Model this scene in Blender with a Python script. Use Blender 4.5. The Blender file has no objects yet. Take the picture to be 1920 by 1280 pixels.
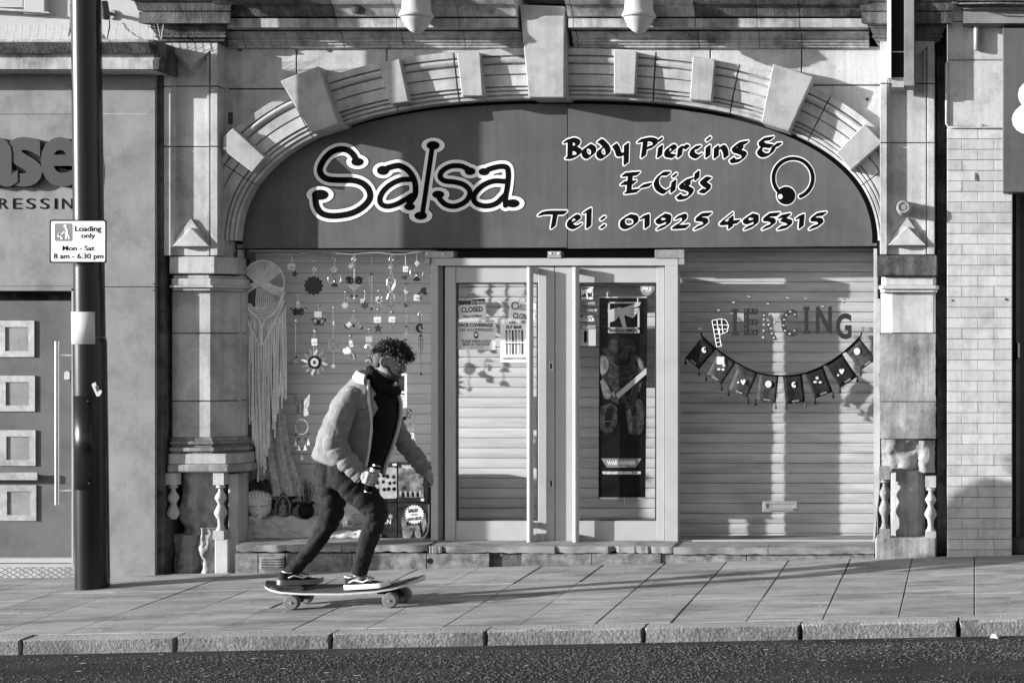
import bpy, bmesh, math, random
import numpy as np
from mathutils import Vector, Matrix
random.seed(7)
rng = np.random.default_rng(7)
scene = bpy.context.scene
COL = scene.collection

# ------------------------------------------------------------------ camera, sky, sun, exposure
FPX, D0, VX, VY, ZC = 3060.0, 12.0, 1827.0, 638.0, 1.583
cam_d = bpy.data.cameras.new('camera')
cam = bpy.data.objects.new('camera', cam_d)
COL.objects.link(cam)
cam.location = (0, -D0, ZC)
cam.rotation_euler = (math.radians(90), 0, 0)
cam_d.sensor_fit = 'HORIZONTAL'
cam_d.sensor_width = 36.0
cam_d.lens = 36.0 * FPX / 1920.0
cam_d.shift_x = (960.0 - VX) / 1920.0
cam_d.shift_y = (VY - 640.0) / 1920.0
cam_d.clip_start = 0.1
cam_d.clip_end = 1500
scene.camera = cam

SUN = Vector((1.0, 0.335, -0.2)).normalized()          # direction the light travels
elev = math.asin(-SUN.z)
azim = math.atan2(-SUN.x, -SUN.y)
world = bpy.data.worlds.new('World')
scene.world = world
world.use_nodes = True
wn, wl = world.node_tree.nodes, world.node_tree.links
wn.clear()
sky = wn.new('ShaderNodeTexSky')
sky.sky_type = 'NISHITA'
sky.sun_disc = False
sky.sun_elevation = elev
sky.sun_rotation = azim
sky.air_density = 1.0
sky.dust_density = 1.5
bw = wn.new('ShaderNodeRGBToBW')                        # monochrome photograph: grey sky light
bg = wn.new('ShaderNodeBackground')
bg.inputs['Strength'].default_value = 0.1
wo = wn.new('ShaderNodeOutputWorld')
wl.new(sky.outputs[0], bw.inputs[0])
wl.new(bw.outputs[0], bg.inputs['Color'])
wl.new(bg.outputs[0], wo.inputs['Surface'])

sun_d = bpy.data.lights.new('sun', 'SUN')
sun_d.energy = 4.6
sun_d.angle = math.radians(0.5)
sun = bpy.data.objects.new('sun', sun_d)
COL.objects.link(sun)
sun.location = (-20, -8, 8)
sun.rotation_euler = SUN.to_track_quat('-Z', 'Y').to_euler()

vs = scene.view_settings
vs.view_transform = 'Standard'
vs.look = 'None'
vs.gamma = 1.0
vs.exposure = 1.25
vs.use_curve_mapping = False
scene.render.engine = 'CYCLES'
scene.cycles.use_denoising = True
scene.cycles.max_bounces = 10
scene.cycles.diffuse_bounces = 7
scene.cycles.transparent_max_bounces = 16
scene.cycles.caustics_reflective = False
scene.cycles.caustics_refractive = False

# ------------------------------------------------------------------ helpers
def wx(px, y=0.0): return (px - VX) / FPX * (D0 + y)
def wz(py, y=0.0): return ZC + (VY - py) / FPX * (D0 + y)
def W(px, py, y=0.0): return Vector((wx(px, y), y, wz(py, y)))
def PXM(y=0.0): return FPX / (D0 + y)                  # photograph pixels per metre at depth y

def tag(o, label=None, cat=None, group=None, kind=None):
    if label: o['label'] = label
    if cat: o['category'] = cat
    if group: o['group'] = group
    if kind: o['kind'] = kind
    return o

def thing(name, label, cat, loc=(0, 0, 0), group=None):
    o = bpy.data.objects.new(name, None)
    o.empty_display_size = 0.1
    COL.objects.link(o)
    o.location = loc
    return tag(o, label, cat, group)

def wloc(o):
    v = Vector((0, 0, 0))
    while o is not None:
        v += o.location
        o = o.parent
    return v

class MB:
    def __init__(s): s.V, s.F = [], []
    def add(s, vs_, fs):
        b = len(s.V)
        s.V += [tuple(v) for v in vs_]
        s.F += [tuple(b + i for i in f) for f in fs]
        return s
    def box(s, x0, x1, y0, y1, z0, z1):
        return s.add([(x0, y0, z0), (x1, y0, z0), (x1, y1, z0), (x0, y1, z0), (x0, y0, z1), (x1, y0, z1), (x1, y1, z1), (x0, y1, z1)],
                     [(0, 3, 2, 1), (4, 5, 6, 7), (0, 1, 5, 4), (1, 2, 6, 5), (2, 3, 7, 6), (3, 0, 4, 7)])
    def boxp(s, a, b, t, u, yf, yb):                    # front face covers pixels a..b, t..u at depth yf
        return s.box(wx(a, yf), wx(b, yf), yf, yb, wz(u, yf), wz(t, yf))
    def prism(s, pts, y0, y1):                          # pts: (x, z)
        n = len(pts)
        v = [(x, y0, z) for x, z in pts] + [(x, y1, z) for x, z in pts]
        f = [tuple(range(n)), tuple(range(2 * n - 1, n - 1, -1))]
        f += [(i, n + i, n + (i + 1) % n, (i + 1) % n) for i in range(n)]
        return s.add(v, f)
    def prismp(s, pts, yf, yb):
        return s.prism([(wx(p, yf), wz(q, yf)) for p, q in pts], yf, yb)
    def xprism(s, prof, x0, x1):                        # prof: (y, z) extruded along x
        n = len(prof)
        v = [(x0, y, z) for y, z in prof] + [(x1, y, z) for y, z in prof]
        f = [tuple(range(n)), tuple(range(2 * n - 1, n - 1, -1))]
        f += [(i, n + i, n + (i + 1) % n, (i + 1) % n) for i in range(n)]
        return s.add(v, f)
    def loft(s, rings, cap=True):
        n = len(rings[0])
        v = [p for r in rings for p in r]
        f = []
        for k in range(len(rings) - 1):
            for i in range(n):
                j = (i + 1) % n
                f.append((k * n + i, k * n + j, (k + 1) * n + j, (k + 1) * n + i))
        if cap:
            f.append(tuple(range(n - 1, -1, -1)))
            m = (len(rings) - 1) * n
            f.append(tuple(range(m, m + n)))
        return s.add(v, f)
    def tube(s, pts, r, n=8, flat=1.0, cap=True):
        pts = [Vector(p) for p in pts]
        rs = r if isinstance(r, (list, tuple)) else [r] * len(pts)
        rings = []
        ref = None
        for i, p in enumerate(pts):
            a, b = pts[max(i - 1, 0)], pts[min(i + 1, len(pts) - 1)]
            d = (b - a)
            if d.length < 1e-9: d = Vector((0, 0, 1))
            d.normalize()
            if ref is None:
                ref = Vector((0, 1, 0)) if abs(d.y) < 0.9 else Vector((1, 0, 0))
            u = (ref - d * ref.dot(d))
            if u.length < 1e-6: u = d.orthogonal()
            u.normalize()
            ref = u
            w = d.cross(u)
            rings.append([p + u * (math.cos(2 * math.pi * k / n) * rs[i] * flat) + w * (math.sin(2 * math.pi * k / n) * rs[i]) for k in range(n)])
        return s.loft(rings, cap)
    def lathe(s, prof, c, axis='z', n=20):              # prof: (radius, along)
        rings = []
        for r, h in prof:
            ring = []
            for k in range(n):
                a = 2 * math.pi * k / n
                p, q = r * math.cos(a), r * math.sin(a)
                ring.append((c[0] + p, c[1] + q, c[2] + h) if axis == 'z' else (c[0] + p, c[1] + h, c[2] + q) if axis == 'y' else (c[0] + h, c[1] + p, c[2] + q))
            rings.append(ring)
        return s.loft(rings)
    def ell(s, c, r, n=14, m=9, rot=None):
        if not hasattr(r, '__len__'): r = (r, r, r)
        rings = []
        for i in range(m + 1):
            t = math.pi * i / m
            st, ct = max(math.sin(t), 0.002), math.cos(t)
            ring = []
            for k in range(n):
                a = 2 * math.pi * k / n
                v = Vector((r[0] * st * math.cos(a), r[1] * st * math.sin(a), r[2] * ct))
                if rot is not None: v = rot @ v
                ring.append(Vector(c) + v)
            rings.append(ring)
        return s.loft(rings)
    def build(s, name, mat, parent=None, smooth=None, bevel=0.0, kind=None, recalc=True):
        o_ = wloc(parent) if parent else Vector((0, 0, 0))
        me = bpy.data.meshes.new(name)
        me.from_pydata([(v[0] - o_.x, v[1] - o_.y, v[2] - o_.z) for v in s.V], [], s.F)
        if recalc:
            bm = bmesh.new()
            bm.from_mesh(me)
            bmesh.ops.recalc_face_normals(bm, faces=bm.faces)
            bm.to_mesh(me)
            bm.free()
        if smooth is not None:
            me.polygons.foreach_set('use_smooth', [True] * len(me.polygons))
            if smooth < 180: me.set_sharp_from_angle(angle=math.radians(smooth))
        me.materials.append(mat)
        o = bpy.data.objects.new(name, me)
        COL.objects.link(o)
        if parent: o.parent = parent
        if bevel:
            b = o.modifiers.new('edge', 'BEVEL')
            b.width = bevel
            b.segments = 1
            b.limit_method = 'ANGLE'
        if kind: o['kind'] = kind
        return o

def copy_part(o, parent, loc=(0, 0, 0)):
    c = o.copy()
    COL.objects.link(c)
    c.parent = parent
    c.location = loc
    return c

# ---- procedural materials (the photograph is monochrome: every colour is a grey)
def mat(name, v, rough=0.75, var=0.12, scale=5.0, bump=0.15, bscale=90.0, metal=0.0, spec=0.1, streak=0.0, speck=0.0, rnd=0.0,
        stretch=(1, 1, 1), dirt=0.0, dirt_scale=2.2, coat=0.0, bdist=0.004, fine=0.0, lo=0.35):
    m = bpy.data.materials.new(name)
    m.use_nodes = True
    n, l = m.node_tree.nodes, m.node_tree.links
    bs = n['Principled BSDF']
    geo = n.new('ShaderNodeNewGeometry')
    pos = geo.outputs['Position']
    def mapped(sc):
        mp = n.new('ShaderNodeMapping')
        mp.inputs['Scale'].default_value = sc
        l.new(pos, mp.inputs['Vector'])
        return mp.outputs[0]
    def noise(vec, sc, det=5.0, r=0.6):
        t = n.new('ShaderNodeTexNoise')
        t.inputs['Scale'].default_value = sc
        t.inputs['Detail'].default_value = det
        t.inputs['Roughness'].default_value = r
        l.new(vec, t.inputs['Vector'])
        return t.outputs[0]
    def mth(op, a, b, c=None):
        t = n.new('ShaderNodeMath')
        t.operation = op
        for i, x in enumerate((a, b, c)):
            if x is None: continue
            if isinstance(x, (int, float)): t.inputs[i].default_value = x
            else: l.new(x, t.inputs[i])
        return t.outputs[0]
    def ramp(x, a, b, c, d):
        t = n.new('ShaderNodeMapRange')
        t.inputs[1].default_value, t.inputs[2].default_value, t.inputs[3].default_value, t.inputs[4].default_value = a, b, c, d
        l.new(x, t.inputs[0])
        return t.outputs[0]
    vec = mapped(stretch)
    val = ramp(noise(vec, scale), 0.3, 0.7, v * (1 - var), v * (1 + var))
    if fine: val = mth('MULTIPLY', val, ramp(noise(pos, 260, 2), 0.3, 0.7, 1 - fine, 1 + fine))
    if streak: val = mth('MULTIPLY', val, ramp(noise(mapped((14, 14, 0.7)), 1.5, 4), 0.42, 0.62, 1.0, 1 - streak))
    if dirt: val = mth('MULTIPLY', val, ramp(noise(vec, dirt_scale, 8, 0.7), 0.46, 0.64, 1.0, 1 - dirt))
    if speck: val = mth('MULTIPLY', val, ramp(noise(pos, 55, 6, 0.75), 0.58, 0.64, 1.0, 1 - speck))
    if rnd:
        oi = n.new('ShaderNodeObjectInfo')
        val = mth('MULTIPLY', val, ramp(oi.outputs['Random'], 0, 1, 1 - rnd, 1 + rnd))
    l.new(val, bs.inputs['Base Color'])
    bs.inputs['Roughness'].default_value = rough
    bs.inputs['Metallic'].default_value = metal
    bs.inputs['Specular IOR Level'].default_value = spec
    if coat:
        bs.inputs['Coat Weight'].default_value = coat
        bs.inputs['Coat Roughness'].default_value = 0.08
    if bump:
        b = n.new('ShaderNodeBump')
        b.inputs['Strength'].default_value = min(bump, 1.0)
        b.inputs['Distance'].default_value = bdist
        l.new(noise(vec, bscale, 4), b.inputs['Height'])
        l.new(b.outputs[0], bs.inputs['Normal'])
    return m

def flat_mat(name, v, rough=0.6, spec=0.08, metal=0.0):
    return mat(name, v, rough, var=0.04, bump=0.0, spec=spec, metal=metal)

def glass_mat(name, tint=0.985, base=0.008, edge=0.28):
    m = bpy.data.materials.new(name)
    m.use_nodes = True
    n, l = m.node_tree.nodes, m.node_tree.links
    n.clear()
    out = n.new('ShaderNodeOutputMaterial')
    tr = n.new('ShaderNodeBsdfTransparent')
    tr.inputs[0].default_value = (tint, tint, tint, 1)
    gl = n.new('ShaderNodeBsdfGlossy')
    gl.inputs['Roughness'].default_value = 0.02
    lw = n.new('ShaderNodeLayerWeight')
    lw.inputs[0].default_value = 0.5
    pw = n.new('ShaderNodeMath')
    pw.operation = 'POWER'
    pw.inputs[1].default_value = 5.0
    ma = n.new('ShaderNodeMath')
    ma.operation = 'MULTIPLY_ADD'
    ma.inputs[1].default_value = edge
    ma.inputs[2].default_value = base
    mx = n.new('ShaderNodeMixShader')
    l.new(lw.outputs['Facing'], pw.inputs[0])
    l.new(pw.outputs[0], ma.inputs[0])
    l.new(ma.outputs[0], mx.inputs[0])
    l.new(tr.outputs[0], mx.inputs[1])
    l.new(gl.outputs[0], mx.inputs[2])
    l.new(mx.outputs[0], out.inputs['Surface'])
    return m

M = {}
M['stone'] = mat('glazed_stone', 0.48, 0.5, var=0.12, scale=3, bump=0.25, bscale=12, streak=0.14, dirt=0.32, dirt_scale=3.5, speck=0.3, rnd=0.07, spec=0.2, fine=0.05)
M['stone_rough'] = mat('weathered_stone', 0.30, 0.85, var=0.25, scale=7, bump=0.6, bscale=30, streak=0.3, dirt=0.5, speck=0.25, rnd=0.06, bdist=0.007, fine=0.12)
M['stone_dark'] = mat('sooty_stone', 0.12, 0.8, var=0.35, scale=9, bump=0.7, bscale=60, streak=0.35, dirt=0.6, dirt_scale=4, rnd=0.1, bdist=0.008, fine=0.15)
M['keystone'] = mat('painted_block', 0.40, 0.5, var=0.1, scale=3, bump=0.3, bscale=18, dirt=0.25, dirt_scale=5, streak=0.1, speck=.15, rnd=0.05, fine=0.03)
M['cornice'] = mat('cornice_stone', 0.46, 0.5, var=0.15, scale=4, bump=0.3, bscale=40, streak=0.3, dirt=0.7, dirt_scale=1.8, speck=.2, rnd=0.06)
M['void'] = flat_mat('unlit_void', 0.012, 0.9, 0.1)
M['render'] = mat('grey_render', 0.25, 0.8, var=0.14, scale=2.6, bump=0.3, bscale=90, streak=0.04, dirt=0.26, dirt_scale=4, speck=0.25, fine=0.1)
M['wall_white'] = mat('white_masonry', 0.44, 0.7, var=0.06, scale=2, bump=0.2, bscale=60, dirt=0.1)
M['sign'] = mat('sign_grey', 0.105, 0.5, var=0.1, scale=2.5, bump=0.03, spec=0.15, dirt=0.16, dirt_scale=3, streak=.1)
M['black'] = flat_mat('black_print', 0.003, 0.6, 0.03)
M['white'] = flat_mat('white_print', 0.78, 0.4)
M['grey3'] = flat_mat('mid_grey_print', 0.22, 0.5)
M['grey2'] = flat_mat('dark_grey_print', 0.07, 0.5)
M['grey5'] = flat_mat('light_grey_print', 0.45, 0.5)
M['alu'] = mat('white_aluminium', 0.40, 0.35, var=0.04, scale=3, bump=0.03, metal=0.0, spec=0.3, dirt=0.1, rnd=0.02)
M['alu_dark'] = mat('door_seal', 0.05, 0.5)
M['steel'] = mat('brushed_steel', 0.6, 0.28, var=0.06, metal=0.85, bump=0.03)
M['steel_dull'] = mat('dull_steel', 0.34, 0.5, var=0.2, scale=20, metal=0.5, bump=0.1, dirt=0.3)
M['slat_bright'] = mat('brightened_shutter_slat', 0.88, 0.55, var=0.05, scale=2, bump=0.04, stretch=(0.6, 1, 6), dirt=0.15, speck=.08, rnd=0.04, spec=0.15)  # slat tone raised to make up for weak light in the left window
M['slat_dimmed'] = mat('dimmed_shutter_slat', 0.5, 0.55, var=0.09, scale=2, bump=0.04, stretch=(0.6, 1, 6), dirt=0.3, speck=.1, rnd=0.07, spec=0.15)  # slat tone lowered to paint in the dimness of the right window
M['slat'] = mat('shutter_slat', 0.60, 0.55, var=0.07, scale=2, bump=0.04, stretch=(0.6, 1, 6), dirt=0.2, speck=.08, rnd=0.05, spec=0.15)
M['pole'] = mat('black_gloss_paint', 0.008, 0.24, var=0.4, scale=6, bump=0.12, bscale=22, spec=0.4, bdist=0.003)
M['glass'] = glass_mat('shop_glass')
M['marble'] = mat('veined_marble', 0.2, 0.4, var=0.55, scale=11, bump=0.2, bscale=40, dirt=0.5, dirt_scale=9, rnd=0.1, fine=0.1)
M['sill'] = mat('stone_sill', 0.27, 0.7, var=0.25, scale=8, bump=0.5, bscale=50, dirt=0.5, dirt_scale=5, stretch=(0.5, 1, 1), rnd=0.06)
M['slab'] = mat('paving_concrete', 0.33, 0.85, var=0.2, scale=4, bump=0.7, bscale=120, stretch=(.6, 2.2, 1), dirt=0.45, dirt_scale=2.6, rnd=0.09, speck=0.3, fine=0.16, bdist=0.003)
M['bed'] = mat('joint_mortar', 0.02, 0.95, var=0.4, scale=20, bump=0.5)
M['kerbst'] = mat('granite_kerb', 0.30, 0.85, var=0.22, scale=60, bump=1.0, bscale=75, dirt=0.2, rnd=0.06, fine=0.25, bdist=0.012)
M['asphalt'] = mat('asphalt', 0.036, 0.9, var=0.5, scale=3, spec=.15, bump=1.0, bscale=95, dirt=0.3, fine=0.35, bdist=0.015, stretch=(0.6, 1, 1))
M['kerbface'] = mat('scuffed_kerb_face', 0.19, 0.9, var=0.35, scale=40, bump=1.0, bscale=60, dirt=0.4, fine=0.3, bdist=0.015)
M['chip'] = mat('road_chippings', 0.085, 0.8, spec=.2, var=0.8, scale=60, bump=0.2, fine=0.3)
M['brick'] = mat('white_glazed_brick', 0.5, 0.35, var=0.1, scale=5, bump=0.25, bscale=22, dirt=0.35, dirt_scale=5, rnd=0.1, spec=0.25, streak=0.12, speck=.2)
M['mortar'] = mat('brick_mortar', 0.33, 0.9, var=0.2, scale=30, bump=0.3)
M['ground'] = mat('far_ground', 0.12, 0.9)
# ------------------------------------------------------------------ lettering: brush strokes filled to flat print, and plain sans text
def spline(pts, step=2.0):
    if len(pts) < 3:
        P_ = [np.array(p, float) for p in pts]
    else:
        P_ = []
        q = [np.array(p, float) for p in pts]
        q = [2 * q[0] - q[1]] + q + [2 * q[-1] - q[-2]]
        for i in range(1, len(q) - 2):
            for t in np.linspace(0, 1, 8, endpoint=False):
                P_.append(0.5 * ((2 * q[i]) + (-q[i - 1] + q[i + 1]) * t + (2 * q[i - 1] - 5 * q[i] + 4 * q[i + 1] - q[i + 2]) * t * t + (-q[i - 1] + 3 * q[i] - 3 * q[i + 1] + q[i + 2]) * t ** 3))
        P_.append(q[-2])
    out = []
    for a, b in zip(P_[:-1], P_[1:]):
        k = max(1, int(np.linalg.norm(b - a) / step))
        out += [a + (b - a) * j / k for j in range(k)]
    out.append(P_[-1])
    return np.array(out)

def stroke_field(strokes, box, h):
    x0, y0, x1, y1 = box
    xs, ys = np.arange(x0, x1 + h, h), np.arange(y0, y1 + h, h)
    D = np.full((len(ys), len(xs)), 1e3)
    for s in strokes:
        if s[0] == 'e':
            _, cx, cy, rx, ry = s
            lo, hi = (cx - rx, cy - ry), (cx + rx, cy + ry)
        else:
            pts = s[1] if s[0] == 'p' else spline(s[1], max(h, 1.5 * h))
            ext = s[2]
            lo, hi = pts.min(0) - ext, pts.max(0) + ext
        pad = 14 * h
        i0, i1 = max(0, int((lo[0] - pad - x0) / h)), min(len(xs), int((hi[0] + pad - x0) / h) + 2)
        j0, j1 = max(0, int((lo[1] - pad - y0) / h)), min(len(ys), int((hi[1] + pad - y0) / h) + 2)
        if i1 <= i0 or j1 <= j0: continue
        X, Y = np.meshgrid(xs[i0:i1], ys[j0:j1])
        S = D[j0:j1, i0:i1]
        if s[0] == 'e':
            S = np.minimum(S, (np.sqrt(((X - cx) / rx) ** 2 + ((Y - cy) / ry) ** 2) - 1) * min(rx, ry))
        elif s[0] == 'r':                                # round brush
            for p in pts: S = np.minimum(S, np.hypot(X - p[0], Y - p[1]) - s[2])
        else:                                            # broad nib: half length, angle, thinness
            L, an, th = s[2], s[3], s[4]
            ux, uy = math.cos(an), -math.sin(an)
            for p in pts:
                dx, dy = X - p[0], Y - p[1]
                t = np.clip(dx * ux + dy * uy, -L, L)
                S = np.minimum(S, np.hypot(dx - t * ux, dy - t * uy) - th)
        D[j0:j1, i0:i1] = S
    return D

def fill_contour(D, lvl, x0, y0, h):
    Vv = lvl - D
    ins = Vv > 0
    c = ins[:-1, :-1].astype(int) + ins[:-1, 1:] + ins[1:, 1:] + ins[1:, :-1]
    V, F = [], []
    for j in range(c.shape[0]):
        row = c[j]
        if not row.any(): continue
        full = np.flatnonzero(np.diff(np.concatenate(([0], (row == 4).astype(int), [0]))))
        for a, b in zip(full[::2], full[1::2]):
            k = len(V)
            V += [(x0 + a * h, y0 + j * h), (x0 + b * h, y0 + j * h), (x0 + b * h, y0 + (j + 1) * h), (x0 + a * h, y0 + (j + 1) * h)]
            F.append((k, k + 1, k + 2, k + 3))
        for i in np.flatnonzero((row > 0) & (row < 4)):
            cs = [(i, j), (i + 1, j), (i + 1, j + 1), (i, j + 1)]
            poly = []
            for q in range(4):
                (a0, b0), (a1, b1) = cs[q], cs[(q + 1) % 4]
                va, vb = Vv[b0, a0], Vv[b1, a1]
                if va > 0: poly.append((x0 + a0 * h, y0 + b0 * h))
                if (va > 0) != (vb > 0):
                    t = va / (va - vb)
                    poly.append((x0 + (a0 + (a1 - a0) * t) * h, y0 + (b0 + (b1 - b0) * t) * h))
            if len(poly) > 2:
                k = len(V)
                V += poly
                F.append(tuple(range(k, k + len(poly))))
    return V, F

def print_strokes(name, strokes, box, h, layers, tf, y, parent):
    """layers: (level, material); tf maps stroke space to photograph pixels; each layer lies 1.5 mm nearer than the last"""
    D = stroke_field(strokes, box, h)
    for k, (lvl, m) in enumerate(layers):
        V, F = fill_contour(D, lvl, box[0], box[1], h)
        if not F: continue
        yy = y - 0.0015 * (k + 1)
        mb = MB()
        mb.add([W(*tf(p), yy) for p in V], F)
        mb.build(name, m, parent, recalc=False)

_tm = {}
def glyphs(s, bold, ext):
    key = (s, bold, ext)
    if key not in _tm:
        cu = bpy.data.curves.new('t', 'FONT')
        cu.body = s
        cu.offset = bold
        cu.extrude = ext
        cu.resolution_u = 4
        cu.align_x = 'LEFT'
        ob = bpy.data.objects.new('t', cu)
        me = ob.to_mesh()
        V = np.array([tuple(v.co) for v in me.vertices])
        F = [tuple(p.vertices) for p in me.polygons]
        ob.to_mesh_clear()
        bpy.data.objects.remove(ob)
        bpy.data.curves.remove(cu)
        _tm[key] = (V, F)
    return _tm[key]

def text(name, s, box, y, m, parent, bold=0.0, thick=0.0, rot=0.0, build=True, mb=None):
    """plain sans lettering stretched to a photograph pixel box; thick > 0 gives raised letters standing out to depth y"""
    V, F = glyphs(s, bold, 0.05 if thick else 0.0)
    a, b = V.min(0), V.max(0)
    x0, y0, x1, y1 = box
    cx, cy = (x0 + x1) / 2, (y0 + y1) / 2
    ca, sa = math.cos(math.radians(rot)), math.sin(math.radians(rot))
    mb = mb or MB()
    vs_ = []
    for v in V:
        px = x0 + (v[0] - a[0]) / (b[0] - a[0]) * (x1 - x0) - cx
        py = y1 - (v[1] - a[1]) / (b[1] - a[1]) * (y1 - y0) - cy
        q = W(cx + px * ca - py * sa, cy + px * sa + py * ca, y)
        if thick: q.y = y + (thick if v[2] < 0 else 0.0)
        vs_.append(q)
    mb.add(vs_, F)
    return mb.build(name, m, parent, recalc=False) if build else mb

def rotbox(cx, cy, w, h, rot):
    ca, sa = math.cos(math.radians(rot)), math.sin(math.radians(rot))
    return [(cx + x * ca - y * sa, cy + x * sa + y * ca) for x, y in ((-w / 2, -h / 2), (w / 2, -h / 2), (w / 2, h / 2), (-w / 2, h / 2))]

def circle(cx, cy, rx, ry=None, n=20):
    ry = ry or rx
    return [(cx + rx * math.cos(2 * math.pi * k / n), cy + ry * math.sin(2 * math.pi * k / n)) for k in range(n)]

def star(cx, cy, r1, r2, n, a0=-90):
    out = []
    for k in range(2 * n):
        r = r1 if k % 2 == 0 else r2
        a = math.radians(a0 + 180 * k / n)
        out.append((cx + r * math.cos(a), cy + r * math.sin(a)))
    return out
# ------------------------------------------------------------------ the setting: ground, road, kerb, pavement
KY0, KY1 = -2.21, -2.36                                 # kerb: inner and outer edge
def gz(x, y):
    x = max(-45.0, min(45.0, x))
    return (0.0235 + 0.0018 * max(y, -2.4)) * x + 0.032 * max(y, -2.36)
def rz(x, y):
    return gz(x, KY1) - 0.088 + 0.02 * min(KY1 - y, 3.5)
def solve_ground(px, py, f=gz):
    lo, hi = -2.3, 0.2
    for _ in range(40):
        m_ = (lo + hi) / 2
        if wz(py, m_) > f(wx(px, m_), m_): lo = m_      # ray still above the ground: go farther
        else: hi = m_
    return (lo + hi) / 2

def sheet(name, xs, ys, f, m, drop=0.0, **kw):
    V = [(x, y, f(x, y) - drop) for y in ys for x in xs]
    n = len(xs)
    F = [(j * n + i, j * n + i + 1, (j + 1) * n + i + 1, (j + 1) * n + i) for j in range(len(ys) - 1) for i in range(n - 1)]
    mb = MB()
    mb.add(V, F)
    return mb.build(name, m, kind='structure', recalc=False, **kw)

gx = [-600, -200, -80, -45, -20, -8, 0, 8, 20, 45, 80, 200, 600]
sheet('ground', gx, [-700, -200, -60, -20, -10, -6, -2.4, 0.5, 20, 200, 700], lambda x, y: gz(x, y) - 0.30, M['ground'])
sheet('road', list(np.linspace(-45, 45, 61)), [-9.6, -8, -6, -5, -4, -3.4, -3, -2.7, -2.52, -2.35], rz, M['asphalt'])

pave = sheet('pavement', list(np.linspace(-45, 45, 61)), [KY0 - 0.02, -1.5, -0.8, 0.05, 0.5], gz, M['bed'], drop=0.014)
PITCH = 0.455
JW = [float(rng.uniform(.0016, .003) + (.002 if k > 15 else 0)) for k in range(31)]
rows = [(0.02, -0.735), (-0.735, -1.47), (-1.47, KY0)]
for i in range(-21, 8):
    for r, (ya, yb) in enumerate(rows):
        x0, x1 = i * PITCH + JW[i + 21], (i + 1) * PITCH - JW[i + 22]
        g0, g1 = ya - 0.0012, yb + 0.0012
        dz = rng.normal(0, 0.0011)
        tx, ty = rng.normal(0, 0.0011), rng.normal(0, 0.0009)
        V = []
        for zz in (-0.05, 0.0):
            for k, (x, y) in enumerate(((x0, g1), (x1, g1), (x1, g0), (x0, g0))):
                V.append((x, y, gz(x, y) + zz + (dz + (tx if k in (1, 2) else -tx) + (ty if k > 1 else -ty)) * (zz == 0)))
        mb = MB()
        mb.add(V, [(0, 3, 2, 1), (4, 5, 6, 7), (0, 1, 5, 4), (1, 2, 6, 5), (2, 3, 7, 6), (3, 0, 4, 7)])
        mb.build('paving_slab', M['slab'], pave, bevel=0.002)

mb = MB()
mb.box(-45, 45, KY1 + 0.02, KY0 - 0.002, -1.6, -1.5)
kerb = mb.build('kerb', M['bed'], kind='structure')
kj = [-9.33, -8.4, -7.48, -6.556, -5.634, -4.722, -3.804, -2.89, -1.956, -1.03, -0.095, 0.83, 1.75, 2.67]
for a, b in zip(kj[:-1], kj[1:]):
    a2, b2 = a + 0.006, b - 0.006
    n = 9
    prof = [(KY0 - 0.004, -0.24), (KY0 - 0.004, 0.0), (KY1 + 0.022, -0.004), (KY1 + 0.006, -0.012), (KY1, -0.028), (KY1 - 0.006, -0.24)]
    rings = []
    hz = rng.normal(0, 0.002)
    for t in np.linspace(0, 1, n):
        x = a2 + (b2 - a2) * t
        rings.append([(x + (0.012 if t == 0 else -0.012 if t == 1 else 0) * (q in (3, 4)), y + rng.normal(0, 0.0018) * (q > 1), gz(x, KY0) + z + hz * (q in (1, 2)) + rng.normal(0, 0.0012) * (q in (1, 2, 3, 4))) for q, (y, z) in enumerate(prof)])
    mb = MB()
    mb.loft(rings)
    o = mb.build('kerb_stone', M['kerbst'], kerb, smooth=40)
    o.data.materials.append(M['kerbface'])
    for p_ in o.data.polygons:
        if p_.normal.y < -0.6: p_.material_index = 1

# loose stone chippings set in the road surface
def chippings():
    N = 34000
    x = rng.uniform(-7.2, 1.3, N)
    y = -2.40 - rng.power(0.9, N) * 1.5
    edge = rng.random(N) < np.clip((-2.49 - y + 0.02 * np.sin(x * 3)) / 0.05, 0.08, 1)
    patch = (np.sin(x * 1.7 + 4 * y) + np.sin(x * 0.9 - 3 * y + 1) + rng.normal(0, 0.7, N)) > -1.0
    k = edge & patch
    x, y = x[k], y[k]
    N = len(x)
    z = np.array([rz(a, b) for a, b in zip(x, y)])
    r = rng.uniform(0.003, 0.0085, N)
    base = np.array([(1, 0, 0), (0, 1, 0), (-1, 0, 0), (0, -1, 0), (0.25, 0.1, 0.55), (0, 0, -0.4)], float)
    ang = rng.uniform(0, 6.28, N)
    ca, sa = np.cos(ang), np.sin(ang)
    P_ = base[None] * rng.uniform(0.7, 1.3, (N, 6, 1)) * r[:, None, None]
    X = P_[..., 0] * 1.3 * ca[:, None] - P_[..., 1] * 0.8 * sa[:, None] + x[:, None]
    Y = P_[..., 0] * 1.3 * sa[:, None] + P_[..., 1] * 0.8 * ca[:, None] + y[:, None]
    Z = P_[..., 2] + z[:, None] + 0.0015
    V = np.stack([X, Y, Z], -1).reshape(-1, 3)
    tri = np.array([(0, 1, 4), (1, 2, 4), (2, 3, 4), (3, 0, 4)])
    F = (tri[None] + 6 * np.arange(N)[:, None, None]).reshape(-1, 3)
    me = bpy.data.meshes.new('road_chippings')
    me.from_pydata(V.tolist(), [], F.tolist())
    me.materials.append(M['chip'])
    o = bpy.data.objects.new('road_chippings', me)
    COL.objects.link(o)
    tag(o, 'coarse stone chippings standing proud of the dark road', 'gravel', kind='stuff')
chippings()

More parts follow.
